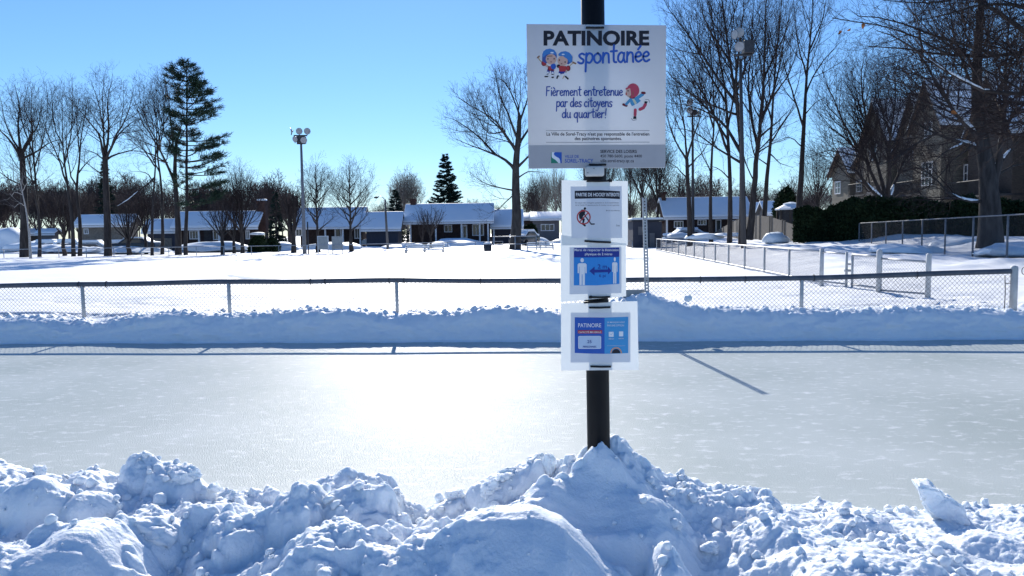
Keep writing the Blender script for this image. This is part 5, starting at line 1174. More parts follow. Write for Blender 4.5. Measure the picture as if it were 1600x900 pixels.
# nearer tree standing outside the frame whose boughs reach in
NB = opt(space=[0.26, 0.22, 0.2, 0.2], rmin=0.004, max=[2.4, 1.4, 0.8, 0.4], up=[0.04, 0.05, 0.05, 0.03], min=[0.4, 0.3, 0.2, 0.12])
hand_tree('overhanging_maple', 'nearer bare maple whose long boughs reach in from the right edge across the top corner', (1790, 470), 20, [(1780, 330), (1770, 200), (1750, 80), (1740, -60)], 34, 12,
          [([(1760, 150), (1690, 100), (1600, 52), (1560, 20), (1525, -2), (1490, -40)], 19), ([(1765, 180), (1700, 110), (1620, 85), (1540, 88), (1470, 84), (1400, 76), (1352, 72)], 13), ([(1765, 200), (1690, 160), (1600, 145), (1540, 143), (1500, 125), (1455, 95), (1405, 62), (1370, 48)], 12),
           ([(1768, 220), (1700, 170), (1620, 160), (1560, 158), (1500, 152), (1470, 153)], 9), ([(1770, 120), (1700, 40), (1600, 12), (1545, 5), (1480, 22), (1420, 36)], 11), ([(1560, 88), (1510, 70), (1450, 52), (1390, 30), (1340, 25)], 8), ([(1480, 84), (1430, 60), (1370, 40), (1300, 28)], 5), ([(1600, 143), (1540, 110), (1480, 100), (1420, 110)], 5), ([(1770, 260), (1690, 215), (1610, 190), (1540, 195), (1470, 210), (1400, 215)], 7), ([(1768, 240), (1680, 190), (1600, 175), (1520, 172), (1440, 140), (1380, 120)], 7), ([(1772, 90), (1690, 10), (1620, -20), (1560, -10), (1450, 5), (1380, 0)], 8)],
          70, NB, 0.14, G_R, snow=[(2, 0.42, 0.72, 1.0, 'snow ridge along the bough reaching in from the right edge'), (3, 0.3, 0.5, 0.9, 'thinner snow ridge on the bough below the snowy one')])
for i, (x, y) in enumerate([(1349, 40), (1327, 47), (1313, 51), (1490, 176)]):
    c = at(x, y, 18.5); mb = MB(); V = np.array([(0, 0, .07), (.05, .01, .03), (.035, .02, -.03), (0, .03, -.08), (-.04, .01, -.03), (-.05, 0, .03), (0, -0.03, 0)]); mb.add(V, [(6, 0, 1), (6, 1, 2), (6, 2, 3), (6, 3, 4), (6, 4, 5), (6, 5, 0)])
    o = mb.obj('dead_leaf', M_DEAD); o.location = tuple(c); o.rotation_euler = (i, i * .7, i * 2.0)
    set_props(o, ['largest curled orange dead leaf hanging among the top right boughs', 'middle orange dead leaf in the row of three by the top right boughs', 'leftmost small orange dead leaf by the top right boughs', 'lone orange dead leaf hanging before the gables below the others'][i], 'leaf', 'dead leaves on the overhanging maple')

# far wood: one mass
def wood_mass():
    polys_t = []; polys_c = []
    protos = []
    for sd in range(6):
        t = Tree(400 + sd); r = t.r
        H_ = 13; o = opt(levels=3, space=[0.7, 0.5, 0.4, .3], rmin=0.03, m=[5, 3, 2, 2])
        t.limb([(0, 0, -0.5), (0, 0, 4.5)], 0.2, 0.14, None, 4, 0.05)
        for i in range(8):
            az = i * 2.4; rad = r.uniform(0.5, 3.6); h_ = H_ - 0.25 * rad * rad * .5 + r.uniform(-1, 0.5)
            t.limb([(0, 0, 3.4 + r.random()), (rad * .5 * math.cos(az), rad * .5 * math.sin(az), 6.5), (rad * math.cos(az), rad * math.sin(az), h_)], 0.09, 0.03, o, 6)
        protos.append(t)
    PV = []
    for t in protos: PV.append((tubes(t.trunk, lambda r: 5), tubes(t.crown, lambda r: 3)))
    r = random.Random(5); VT = []; FT = []; n = 0
    def place(px, Y, top, sc_j=0.12):
        nonlocal n
        b = at(px, 370, Y); g = 0.2; zt = at(px, top, Y)[2]; s_ = (zt - g) / 13.0 * r.uniform(1 - sc_j, 1 + sc_j)
        (V1, F1), (V2, F2) = PV[r.randrange(6)]; a = r.random() * 6.28; c_, s2 = math.cos(a), math.sin(a)
        for V, Fq in ((V1, F1), (V2, F2)):
            W = V * np.array([s_ * 1.1, s_ * 1.1, s_]); W = np.stack([W[:, 0] * c_ - W[:, 1] * s2 + b[0], W[:, 0] * s2 + W[:, 1] * c_ + b[1], W[:, 2] + g], -1)
            VT.append(W); FT.append(Fq + n); n += len(W)
    for i in range(62): place(r.uniform(-160, 345), r.uniform(100, 150), r.uniform(283, 300))
    for i in range(24): place(r.uniform(330, 470), r.uniform(105, 150), r.uniform(282, 306))
    for i in range(24): place(r.uniform(560, 800), r.uniform(140, 190), r.uniform(316, 334))
    for i in range(26): place(r.uniform(820, 1060), r.uniform(130, 180), r.uniform(285, 318))
    for i in range(26): place(r.uniform(1040, 1330), r.uniform(120, 170), r.uniform(270, 312))
    return np.vstack(VT), np.vstack(FT)
V, Fq = wood_mass()
set_props(build('far_wood', V, [Fq], M_WOODT, smooth=False), 'brown mass of bare woodland closing the view behind all the houses', 'woodland', kind='stuff')

# ------------------------------------------------------------------ evergreens
def quads_from(C, D, U, L, W):
    """flat needle sprays: centre line start C, direction D, width axis U"""
    a = C - U * (W[:, None] / 2); b = C + U * (W[:, None] / 2); c = C + D * L[:, None] + U * (W[:, None] * 0.12); d = C + D * L[:, None] - U * (W[:, None] * 0.12)
    V = np.stack([a, b, c, d], 1).reshape(-1, 3); n = len(C); return V, np.arange(4 * n).reshape(n, 4)
def unit(v): return v / (np.linalg.norm(v, axis=-1, keepdims=True) + 1e-9)
def pine(bpx, Y, top, prof_, label, seed):
    """prof_: photo row -> (left, right) reach in px"""
    rg = np.random.default_rng(seed); k = Y / F; b = ground_pt(bpx[0], Y, bpx[1]); root = thing('pine_tree', b, label, 'tree', 'evergreens across the field')
    tp = at(bpx[0], top, Y)
    t = Tree(seed); t.limb([b + (0, 0, -.3), b + (0, 0, 0.3), (b + tp) / 2 + (0.1, 0, 0), tp], 9 * k / 2 * 1.2, 0.03, None, 14, 0.05)
    rows = np.array([p[0] for p in prof_]); lf_ = np.array([p[1] for p in prof_]); rt_ = np.array([p[2] for p in prof_])
    Cs = []; Ds = []; Ls = []
    H_ = tp[2] - b[2]; z = b[2] + 0.26 * H_; n_w = 0
    while z < tp[2] - 0.15:
        f = (tp[2] - z); row = bpx[1] + (top - bpx[1]) * (z - b[2]) / H_
        l_, r_ = np.interp(row, rows, lf_) * k, np.interp(row, rows, rt_) * k
        nb = rg.integers(4, 7)
        for j in range(nb):
            az = rg.uniform(0, 2 * PI); c_ = math.cos(az)
            reach = (r_ if c_ > 0 else l_) * rg.uniform(0.7, 1.05)
            if abs(c_) < 0.5: reach = 0.5 * (r_ + l_) * rg.uniform(0.6, 1)
            if reach < 0.25: continue
            droop = rg.uniform(-0.02, 0.22) - 0.14 * (f / H_) * 1.6
            d = np.array([math.cos(az), math.sin(az), 0]); P = []
            x0 = b + (tp - b) * ((z - b[2]) / H_)
            for s_ in np.linspace(0, 1, 6): P.append(x0 + d * reach * s_ + np.array([0, 0, reach * (droop * s_ + 0.22 * s_ * s_)]))
            t.crown.append((P, [0.02 + 0.012 * reach * (1 - q) for q in np.linspace(0, 1, 6)]))
            # side shoots with tufts
            ns = int(4 + reach * 8)
            side = np.array([-d[1], d[0], 0])
            for q in range(ns):
                s_ = rg.uniform(0.35, 1.0) ** 0.7; p0 = x0 + d * reach * s_ + np.array([0, 0, reach * (droop * s_ + 0.22 * s_ * s_)])
                sg = rg.uniform(-1, 1); ln = min(1.1, reach * 0.42) * (1 - 0.45 * s_)
                p1 = p0 + side * sg * ln + d * abs(sg) * ln * 0.6 + np.array([0, 0, rg.uniform(0.02, 0.3) * ln + rg.normal() * .05])
                nt = 5 + int(ln * 7)
                for w in range(nt):
                    Cs.append(p0 + (p1 - p0) * (w + rg.random()) / nt + rg.normal(size=3) * 0.07); Ds.append((p1 - p0) / (np.linalg.norm(p1 - p0) + .01) * .7 + d * .6 + rg.normal(size=3) * 0.55 + np.array([0, 0, 0.25])); Ls.append(rg.uniform(0.22, 0.42))
        z += rg.uniform(0.36, 0.52) * (0.8 if z - b[2] > 0.8 * H_ else (1.0 if z - b[2] > 0.45 * H_ else 1.35))
    C = np.array(Cs); D = unit(np.array(Ds)); L = np.array(Ls); U = unit(np.cross(D, rg.normal(size=D.shape))); W = rg.uniform(0.03, 0.06, len(C))
    V, Fq = tubes(t.trunk, lambda r: 10); build('trunk', V, [Fq], M_BARK, root, True)
    V, Fq = tubes(t.crown, lambda r: 5); build('branches', V, [Fq], M_TWIG, root, True)
    V, Fq = quads_from(C, D, U, L, W); build('needles', V, [Fq], M_NEEDLE, root)
pine((290.5, 403), 63, 94, [(90, 1, 1), (100, 7, 9), (112, 22, 20), (125, 34, 32), (145, 30, 42), (160, 28, 50), (185, 26, 58), (205, 20, 64), (220, 22, 66), (240, 20, 70), (258, 10, 72), (275, 6, 74), (295, 8, 74), (320, 4, 64)], 'tall dark pine with swept tiers leaning right, at the end of the left tree row', 3)
def spruce(bpx, Y, top, hw, label, seed, dens=1.0, low=0.08):
    rg = np.random.default_rng(seed); k = Y / F; b = ground_pt(bpx[0], Y, bpx[1]); root = thing('spruce_tree', b, label, 'tree', 'evergreens across the field')
    tp = at(bpx[0], top, Y); H_ = tp[2] - b[2]; W0 = hw * k
    t = Tree(seed); t.limb([b + (0, 0, -.3), b + (0, 0, .2), tp], 0.2, 0.02, None, 8, 0.02)
    Cs = []; Ds = []; Ls = []; z = b[2] + low * H_
    while z < tp[2] - 0.1:
        f = (tp[2] - z) / H_; reach0 = W0 * (f ** 0.82) * 1.04
        for j in range(int(7 + 5 * f)):
            az = rg.uniform(0, 2 * PI); reach = reach0 * rg.uniform(0.7, 1.08); d = np.array([math.cos(az), math.sin(az), 0])
            zj = rg.uniform(-.22, .22); dr = rg.uniform(-0.3, -0.05); ns = int((6 + reach * 10) * dens); side = np.array([-d[1], d[0], 0])
            for q in range(ns):
                s_ = rg.uniform(0.15, 1.0); p0 = np.array([b[0], b[1], z + zj]) + d * reach * s_ + np.array([0, 0, reach * (dr * s_ + 0.25 * s_ ** 3)])
                sg = rg.uniform(-1, 1); ln = 0.5 * (1.05 - s_) * reach * 0.6 + 0.15
                for w in range(4):
                    u_ = rg.random(); Cs.append(p0 + (side * sg + d * .5) * ln * u_ + np.array([0, 0, -0.12 * u_ * ln])); Ds.append(side * sg * 0.8 + d + np.array([0, 0, -0.35]) + rg.normal(size=3) * 0.35); Ls.append(rg.uniform(0.2, 0.42))
        z += 0.34 + 0.1 * rg.random()
    C = np.array(Cs); D = unit(np.array(Ds)); L = np.array(Ls); U = unit(np.cross(D, rg.normal(size=D.shape))); W = rg.uniform(0.07, 0.14, len(C))
    V, Fq = tubes(t.trunk, lambda r: 8); build('trunk', V, [Fq], M_BARK, root, True)
    V, Fq = quads_from(C, D, U, L, W); build('needles', V, [Fq], M_SPRUCE, root)
spruce((698, 362), 118, 240, 42, 'tall conical dark spruce behind the brown bungalow', 5, 1.6)
spruce((619, 362), 120, 293, 22, 'small pointed spruce behind the open carport', 6, 0.8)
spruce((168, 362), 100, 250, 24, 'dim conifer behind the stout left tree', 8, 0.5, 0.25)
spruce((432, 362), 98, 300, 15, 'dim conifer just left of the silver flood light pole', 9, 0.6)
# hedges and bushes: leaf sprays through a volume
def leafy(name, label, cat, c0, c1, topf, widthf, n, m_, seed, group=None, size=(0.1, 0.2), core=True):
    """leaf volume along a ground line; topf(t), widthf(t)"""
    rg = np.random.default_rng(seed); c0 = np.array(c0); c1 = np.array(c1)
    u = (c1 - c0); L = np.linalg.norm(u[:2]); u2 = u / max(L, 1e-6); side = np.array([-u2[1], u2[0], 0])
    t = rg.random(n); top = topf(t); wd = widthf(t)
    lump = 1 + 0.16 * vnoise(t * L * 0.9, t * 0 + 0.5, seed) + 0.08 * vnoise(t * L * 2.9, t * 0 + 0.5, seed + 1)
    h = rg.random(n) ** 0.8; ph = rg.uniform(0, 2 * PI, n)
    shell = 0.72 + 0.28 * rg.random(n) ** 0.5
    prof_ = np.sqrt(np.clip(1 - np.maximum(0, (h - 0.72) / 0.28) ** 2, 0, 1))
    s_ = np.sign(np.cos(ph)) * np.abs(np.cos(ph)) ** 0.5 * wd * shell * prof_ * lump
    C = c0 + u * t[:, None] + side * s_[:, None] + np.stack([0 * t, 0 * t, h * top * lump], -1)
    D = unit(np.stack([rg.normal(size=n) * .6 + side[0] * np.sign(s_), rg.normal(size=n) * .6 + side[1] * np.sign(s_), rg.normal(size=n) * .5 + 0.7], -1))
    U = unit(np.cross(D, rg.normal(size=D.shape))); Ls = rg.uniform(*size, n); Wd = Ls * rg.uniform(0.5, 0.9, n)
    root = thing(name, (c0 + c1) / 2, label, cat, group)
    V, Fq = quads_from(C, D, U, Ls, Wd); build('foliage', V, [Fq], m_, root)
    # branches inside
    polys = []
    for i in range(max(6, int(L * 2.5))):
        tt = rg.random(); p = c0 + u * tt; hh = float(np.interp(tt, np.sort(t), top[np.argsort(t)])) * 0.85; w_ = float(np.mean(wd)) * 0.5
        polys.append(([p + side * rg.uniform(-w_, w_) * .4 + (0, 0, -.2), p + side * rg.uniform(-w_, w_) + np.array([0, 0, hh * .5]), p + side * rg.uniform(-w_, w_) + np.array([0, 0, hh])], [0.04, 0.03, 0.01]))
    V, Fq = tubes(polys, lambda r: 5); build('stems', V, [Fq], M_BARK, root)
    return root
def gpt(px, Y, z): p = at(px, 370, Y); p[2] = z; return p
ha, hb, hc = gpt(1243, 48.5, 0.9), gpt(1345, 46.5, 0.9), gpt(1680, 36.5, 1.15)
def toph(p, py): return at(800, 450, 1)[2] * 0 + py
hz_a = float(at(1243, 326, 48.5)[2] - ha[2]); hz_b = float(at(1345, 308, 46.5)[2] - hb[2]); hz_c = float(at(1600, 316, 37)[2] - hc[2])
leafy('cedar_hedge', 'end block of the dark cedar hedge standing free left of the tall fence', 'hedge', ha, hb, lambda t: (hz_a + (hz_b - hz_a) * t) * 0.98, lambda t: 0.8 + 0 * t, 32000, M_CEDAR, 11, 'dark cedar hedges', (0.1, 0.22))
leafy('cedar_hedge', 'long dark cedar hedge running behind the tall fence', 'hedge', hb + (-0.5, 0.3, 0), hc, lambda t: (hz_b + (hz_c - hz_b) * t) * 0.98, lambda t: 0.8 + 0 * t, 42000, M_CEDAR, 12, 'dark cedar hedges', (0.1, 0.22))
q = gpt(1226, 74, 0.9); leafy('round_evergreen', 'big dark rounded evergreen above the gazebo', 'shrub', q - (1.0, 0, 0), q + (1.0, 0, 0), lambda t: 4.9 * np.sqrt(np.clip(1.12 - (2 * t - 1) ** 2, 0.15, 1.1)), lambda t: 1.5 * np.sqrt(np.clip(1.1 - (2 * t - 1) ** 2, .1, 1)), 9000, M_CEDAR, 13, None, (0.2, 0.4))
q = gpt(403, 70, 0.2); leafy('cedar_bush', 'dark round bush with a snow cap beside the chimney of the long bungalow', 'bush', q - (0.7, 0, 0), q + (0.7, 0, 0), lambda t: 1.7 * np.sqrt(np.clip(1.1 - (2 * t - 1) ** 2, .15, 1)), lambda t: 0.9 + 0 * t, 4000, M_CEDAR, 14, None, (0.12, 0.22))
q = gpt(424, 72, 0.2); leafy('cedar_bush', 'lower snow speckled bush right of the dark round bush', 'bush', q - (0.7, 0, 0), q + (0.7, 0, 0), lambda t: 1.3 * np.sqrt(np.clip(1.1 - (2 * t - 1) ** 2, .15, 1)), lambda t: 0.8 + 0 * t, 3000, M_CEDAR, 15, None, (0.12, 0.22))
q = gpt(826, 98, 0.35); leafy('cedar_bush', 'dark bush by the wall of the sunlit roofed bungalow', 'bush', q - (1.2, 0, 0), q + (1.2, 0, 0), lambda t: 2.7 * np.sqrt(np.clip(1.1 - (2 * t - 1) ** 2, .15, 1)), lambda t: 1 + 0 * t, 4000, M_CEDAR, 16, None, (0.15, 0.3))
def snow_blob(px, py, Y, wpx, hpx, label, seed, cat='snow heap', name='snow_heap', flat=0.35, depth=1.0, group='snow heaps by the street'):
    k = Y / F; c = at(px, py, Y); V, Fc = chunk_verts(1.0, seed, 3, (1, 1, 1), 4); V = V / np.abs(V).max(0)
    V[:, 2] = np.where(V[:, 2] < 0, V[:, 2] * flat, V[:, 2]); V = V * np.array([wpx * k / 2, wpx * k / 2 * depth, hpx * k])
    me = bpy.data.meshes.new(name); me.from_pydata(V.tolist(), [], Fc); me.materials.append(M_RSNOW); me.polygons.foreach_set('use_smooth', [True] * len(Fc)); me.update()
    o = bpy.data.objects.new(name, me); COL.objects.link(o); o.location = tuple(c); return set_props(o, label, cat, group)
snow_blob(403, 366.5, 69.7, 24, 4, 'cap of snow on the dark round bush beside the chimney', 201, 'snow clump', 'snow_clump')
for i, (px, py, Y, w_, h_, lb) in enumerate([
    (712, 384, 86, 110, 13, 'broad smooth snow bank against the porch of the brown bungalow'), (688, 386, 74, 44, 9, 'sunlit heaped snow in front of the brown bungalow'), (640, 387, 76, 50, 8, 'snow bank sloping down left of the brown bungalow'),
    (842, 386, 84, 44, 16, 'sunlit snow heap right of the oak trunk'), (880, 385, 86, 50, 13, 'shaded snow heap before the grey bungalow'), (330, 391, 74, 120, 14, 'long shaded snow bank before the long bungalow'), (440, 391, 74, 60, 14, 'snow bank between the bushes and the flood light pole'),
    (520, 392, 78, 110, 14, 'shaded snow bank behind the grey board panels'), (615, 391, 76, 50, 9, 'snow slope in front of the open carport'), (12, 386, 88, 60, 32, 'tall snow pile at the far left edge'), (45, 388, 84, 70, 16, 'lower snow pile right of the tall far left pile'),
    (1100, 372, 58, 60, 8, 'lumpy snow heap beyond the fence before the blue roofed bungalow'), (1140, 368, 57, 50, 5, 'small snow heap left of the double trunks'), (1212, 376, 50, 44, 14, 'snow drift against the board fence end'), (1062, 370, 66, 40, 7, 'snow heap beside the navy shed'),
    (75, 391, 76, 80, 10, 'low snow heap in front of the leftmost buried car'), (112, 392, 75, 70, 9, 'snow heap below the small dense dark tree'), (150, 392, 74, 70, 10, 'ridged snow heap left of the stout left trunk'), (192, 393, 70, 76, 9, 'snow heap right of the stout left trunk'), (236, 393, 68, 60, 7, 'low snow heap before the dark garage'),
    (1420, 392, 33, 120, 14, 'shaded snow mound behind the tall fence, left one'), (1580, 395, 26.5, 130, 22, 'shaded snow mound behind the tall fence at the right edge'), (1500, 386, 35, 100, 16, 'shaded snow mound at the foot of the huge maple')]):
    snow_blob(px, py, Y, w_, h_, lb, 220 + i)

# ================================================================== vehicles
def car(px, Y, ang, label, snow, paint, seed, wpx_len=None, g=None):
    b = ground_pt(px, Y, 388); b[2] += 0.02 - (0.42 if snow >= 0.3 else 0)
    root = thing('parked_car', b, label, 'car', 'cars parked across the street')
    root.rotation_euler = (0, 0, ang)
    def local(o): o.parent = root; return o
    prof_ = [(-2.15, 0.35), (-2.2, 0.75), (-1.95, 0.95), (-1.2, 1.0), (-0.65, 1.42), (0.85, 1.45), (1.55, 1.05), (2.1, 0.98), (2.2, 0.6), (2.15, 0.35)]
    mb = MB(); mb.prism([(x, -0.85, z) for x, z in prof_], (0, 1.7, 0)); body = mb.obj('body', paint, None, True, bevel=0.07); local(body)
    for sy in (-0.853, 0.853):
        mb = MB(); mb.prism([(-1.08, sy - .004, 1.0), (1.3, sy - .004, 1.0), (0.75, sy - .004, 1.34), (-0.58, sy - .004, 1.34)], (0, 0.008, 0)); local(mb.obj('side_window', M_GLASS))
    mb = MB(); mb.prism([(-1.21, -0.7, 1.03), (-1.21, 0.7, 1.03), (-0.72, 0.62, 1.38), (-0.72, -0.62, 1.38)], (-0.02, 0, 0.012)); local(mb.obj('windscreen', M_GLASS))
    for x in (-1.35, 1.35):
        for y in (-0.82, 0.82):
            mb = MB(); th = 0.2; k = 16
            V = [(x + 0.32 * math.cos(2 * PI * i / k), y - th / 2 + th * j, 0.32 + 0.32 * math.sin(2 * PI * i / k)) for j in (0, 1) for i in range(k)]
            mb.add(V, [tuple(range(k)), tuple(range(k, 2 * k))[::-1]] + [(i, (i + 1) % k, k + (i + 1) % k, k + i) for i in range(k)]); local(mb.obj('wheel', M_TYRE))
    if snow:
        def cap(x0, x1, z0, z1, h, y=0.8):
            mb = MB(); P = [(x0, -y, z0), (x1, -y, z1), (x1, -y, z1 + h), (x0, -y, z0 + h)]; mb.prism(P, (0, 2 * y, 0)); return mb.obj('snow_cover', M_RSNOW, None, True, bevel=min(0.1, h * .4))
        for a in ((-0.75, 0.95, 1.46, 1.47, snow), (-2.1, -1.2, 0.99, 1.04, snow * .8), (1.5, 2.1, 1.07, 1.0, snow * .8), (-1.25, -0.68, 1.05, 1.45, snow * .6), (0.9, 1.56, 1.48, 1.08, snow * .6)): local(cap(*a))
    return root
car(105, 80, 0.35, 'snow buried parked car left of the small dense dark tree', 0.45, M_CARW, 1)
car(72, 84, 0.2, 'snow buried parked car between the white birch and the slim trees', 0.45, M_CARW, 2)
car(142, 78, 0.15, 'snow covered parked car right of the V forked trunk', 0.3, M_CARW, 3)
car(186, 82, 0.1, 'snow covered parked car right of the stout left trunk', 0.3, M_CARW, 4)
car(212, 72, 0.05, 'dark parked car with light snow on its roof under the low trees', 0.12, M_CARD, 5)
car(594, 90, 0.2, 'silver grey parked car sheltering in the open carport', 0.0, M_CARW, 6)
car(792, 97, -0.2, 'dark parked car inside the carport beside the brown bungalow', 0.0, M_CARD, 7)
car(820, 80, 1.1, 'snow topped parked car half hidden behind the oak trunk', 0.25, M_CARD, 8)
car(1072, 72, 0.1, 'snow covered parked car before the blue roofed bungalow', 0.3, M_CARW, 9)

# ================================================================== field furniture
def bleacher(px0, px1, py, Y, label):
    a, b = ground_pt(px0, Y, py), ground_pt(px1, Y, py); z = (a[2] + b[2]) / 2
    t = thing('bleacher', ((a[0] + b[0]) / 2, Y, z), label, 'bleacher', 'benches beside the field')
    for i in range(3):
        mb = MB(); mb.box((a[0], Y + i * 0.5, z + 0.16 + 0.17 * i), (b[0], Y + i * 0.5 + 0.28, z + 0.2 + 0.17 * i)); mb.obj('plank', M_ALU, t, bevel=0.008)
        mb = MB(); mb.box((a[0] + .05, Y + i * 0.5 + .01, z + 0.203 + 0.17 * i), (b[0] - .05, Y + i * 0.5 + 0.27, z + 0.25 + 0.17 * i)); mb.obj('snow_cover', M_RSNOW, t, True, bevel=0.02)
    for f_ in (0.03, 0.5, 0.97):
        x = a[0] + (b[0] - a[0]) * f_; mb = MB(); mb.prism([(x - .03, Y, z - .3), (x - .03, Y + 1.3, z - .3), (x - .03, Y + 1.3, z + 0.48), (x - .03, Y + 1.0, z + 0.48), (x - .03, Y, z + 0.15)], (0.06, 0, 0)); mb.obj('support', M_GALV, t)
bleacher(631, 693, 393, 57, 'low three row bleacher half sunk in snow at the far field edge')
bleacher(823, 866, 389, 58, 'low bench right of the oak at the far field edge')
def railing(pxs, Y, h, label, zoff=0):
    P = [ground_pt(p, Y, 390) for p in pxs]; t = thing('pipe_railing', P[0], label, 'railing', 'pipe railings at the far field edge')
    for p in P: mb = MB(); mb.tube([p + (0, 0, -.2), p + (0, 0, h)], 0.035, 8); mb.obj('railing_post', M_GALV, t, True)
    mb = MB(); mb.tube([p + (0, 0, h) for p in P], 0.032, 8); mb.obj('top_rail', M_GALV, t, True)
    mb = MB(); mb.tube([p + (0, 0, h * .45) for p in P], 0.028, 8); mb.obj('middle_rail', M_GALV, t, True)
railing([771, 805, 838], 59, 1.1, 'tall pipe railing in front of the oak trunk')
railing([838.5, 853, 880, 905], 59, 0.65, 'lower pipe railing running right from the oak to the notices')
railing([960, 988], 59.5, 0.6, 'short pipe railing just left of the navy shed')
for i, (p0, p1, yt, yb, m_, lb) in enumerate(((496.5, 513, 368.5, 393, M_WHITE, 'white framed board panel beside the silver flood light pole'), (519, 535, 369, 390, M_PANELP, 'grey board panel right of the white framed one'))):
    a, b = at(p0, yb, 60.6), at(p1, yt, 60.6); g = float(gz(a[0], 60.6)); t = thing('wooden_backboard', ((a[0] + b[0]) / 2, 60.6, g), lb, 'panel')
    mb = MB(); mb.box((a[0] + .06, 60.58, g + 0.35), (b[0] - .06, 60.62, b[2] - .05)); mb.obj('board', M_PANELP, t)
    for x in (a[0], b[0] - .06): mb = MB(); mb.box((x, 60.57, g - .2), (x + .06, 60.63, b[2])); mb.obj('panel_post', m_, t)
    mb = MB(); mb.box((a[0] + .06, 60.57, b[2] - .05), (b[0] - .06, 60.63, b[2])); mb.obj('top_frame', m_, t)
b = ground_pt(762, 58.5, 391); t = thing('litter_bin', b, 'small dark litter bin with a snow lid at the far field edge', 'bin')
mb = MB(); mb.tube([b + (0, 0, -.1), b + (0, 0, 0.05), b + (0, 0, 0.5)], [0.28, 0.3, 0.33], 14); mb.obj('drum', M_DARKM, t, True)
mb = MB(); mb.tube([b + (0, 0, .503), b + (0, 0, .53), b + (0, 0, 0.56)], [0.34, 0.34, 0.3], 14); mb.obj('rim', M_GALV, t, True)
mb = MB(); mb.tube([b + (0, 0, .563), b + (0, 0, .64), b + (0, 0, 0.7)], [0.31, 0.27, 0.1], 14); mb.obj('snow_cap', M_RSNOW, t, True)
b = ground_pt(482, 61, 394); mb = MB(); mb.tube([(0, 0, -.2), (0, 0, 2.6)], 0.05, 8); o = mb.obj('thin_post', M_DARKM, smooth=True); o.location = tuple(b); set_props(o, 'thin dark post just right of the silver flood light pole', 'post')

# ================================================================== sign post and notices
YP = 3.35
pb, pt = at(935.5, 705, YP), at(925, -60, YP)
post = thing('sign_post', pb, 'thick black steel post rising from the near snow pile and holding all the notices', 'post')
mb = MB(); mb.tube([pb + (pb - pt) * 0.5, pb, (pb + pt) / 2, pt + (pt - pb) * 0.4], 0.0515, 28); mb.obj('shaft', M_BLACKP, post, True)
bx0, bx1 = at(914, 276, 3.285), at(943.5, 259.6, 3.285)
mb = MB(); mb.box((bx0[0], 3.262, bx0[2]), (bx1[0], 3.296, bx1[2])); mb.obj('junction_box', mat('grey_plastic', (0.5, 0.52, 0.5), (0.56, 0.57, 0.56), 20, 0.5), post, True, bevel=0.008)
for (x, y) in ((928, 263.2), (918.5, 270)):
    c = at(x, y, 3.2615); mb = MB(); mb.tube([c, c + np.array([0, -0.002, 0])], 0.0022, 8); mb.obj('screw', M_DARKM, post)

def flat(name, c, rough=0.6, spec=0.3): return mat(name, c, tuple(min(1, v * 1.06) for v in c), 30, rough, spec=spec)
M_PLAST = mat('coroplast', (0.83, 0.83, 0.84), (0.85, 0.85, 0.855), 20, 0.5, trans=0.22, spec=0.3)
M_PAPER = mat('laminated_paper', (0.68, 0.71, 0.77), (0.70, 0.73, 0.785), 20, 0.35, trans=0.16, spec=0.4)
M_LAMIN = mat('laminate_edge', (0.74, 0.78, 0.79), (0.78, 0.81, 0.81), 14, 0.25, trans=0.22, spec=0.5)
M_BAND = mat('grey_print', (0.42, 0.42, 0.44), (0.44, 0.44, 0.46), 30, 0.5)
INK = {'black': (0.012, 0.012, 0.02), 'blue': (0.02, 0.07, 0.32), 'royal': (0.025, 0.10, 0.42), 'navy': (0.015, 0.035, 0.25), 'sky': (0.03, 0.24, 0.62), 'cyan': (0.05, 0.29, 0.58), 'white': (0.74, 0.75, 0.77), 'pale': (0.45, 0.56, 0.7), 'red': (0.45, 0.04, 0.045),
       'helmet': (0.05, 0.2, 0.5), 'helmetd': (0.05, 0.09, 0.3), 'skin': (0.62, 0.38, 0.3), 'hair': (0.25, 0.12, 0.06), 'wood': (0.5, 0.36, 0.2), 'green': (0.02, 0.2, 0.13), 'pink': (0.5, 0.06, 0.1), 'coat': (0.08, 0.3, 0.5), 'cream': (0.6, 0.58, 0.4), 'grey': (0.25, 0.25, 0.27), 'maroon': (0.16, 0.015, 0.025), 'orange': (0.7, 0.32, 0.12)}
INKM = {}
def ink(n):
    if n not in INKM: INKM[n] = flat('ink_' + n, INK[n], 0.5)
    return INKM[n]
def text_verts(body, bold=0.0):
    cu = bpy.data.curves.new('t', 'FONT'); cu.body = body; cu.size = 1; cu.offset = bold; cu.resolution_u = 4
    ob = bpy.data.objects.new('t', cu); COL.objects.link(ob)
    dg = bpy.context.evaluated_depsgraph_get(); me = bpy.data.meshes.new_from_object(ob.evaluated_get(dg))
    V = np.array([v.co[:] for v in me.vertices]); Fc = [tuple(p.vertices) for p in me.polygons]
    bpy.data.objects.remove(ob); bpy.data.curves.remove(cu); bpy.data.meshes.remove(me)
    return V, Fc
def clip_x(poly, x, sg):
    out = []
    for i in range(len(poly)):
        a, b = poly[i - 1], poly[i]; ia, ib = sg * (a[0] - x) >= 0, sg * (b[0] - x) >= 0
        if ia != ib: t = (x - a[0]) / (b[0] - a[0]); out.append((x, a[1] + t * (b[1] - a[1])))
        if ib: out.append(b)
    return out
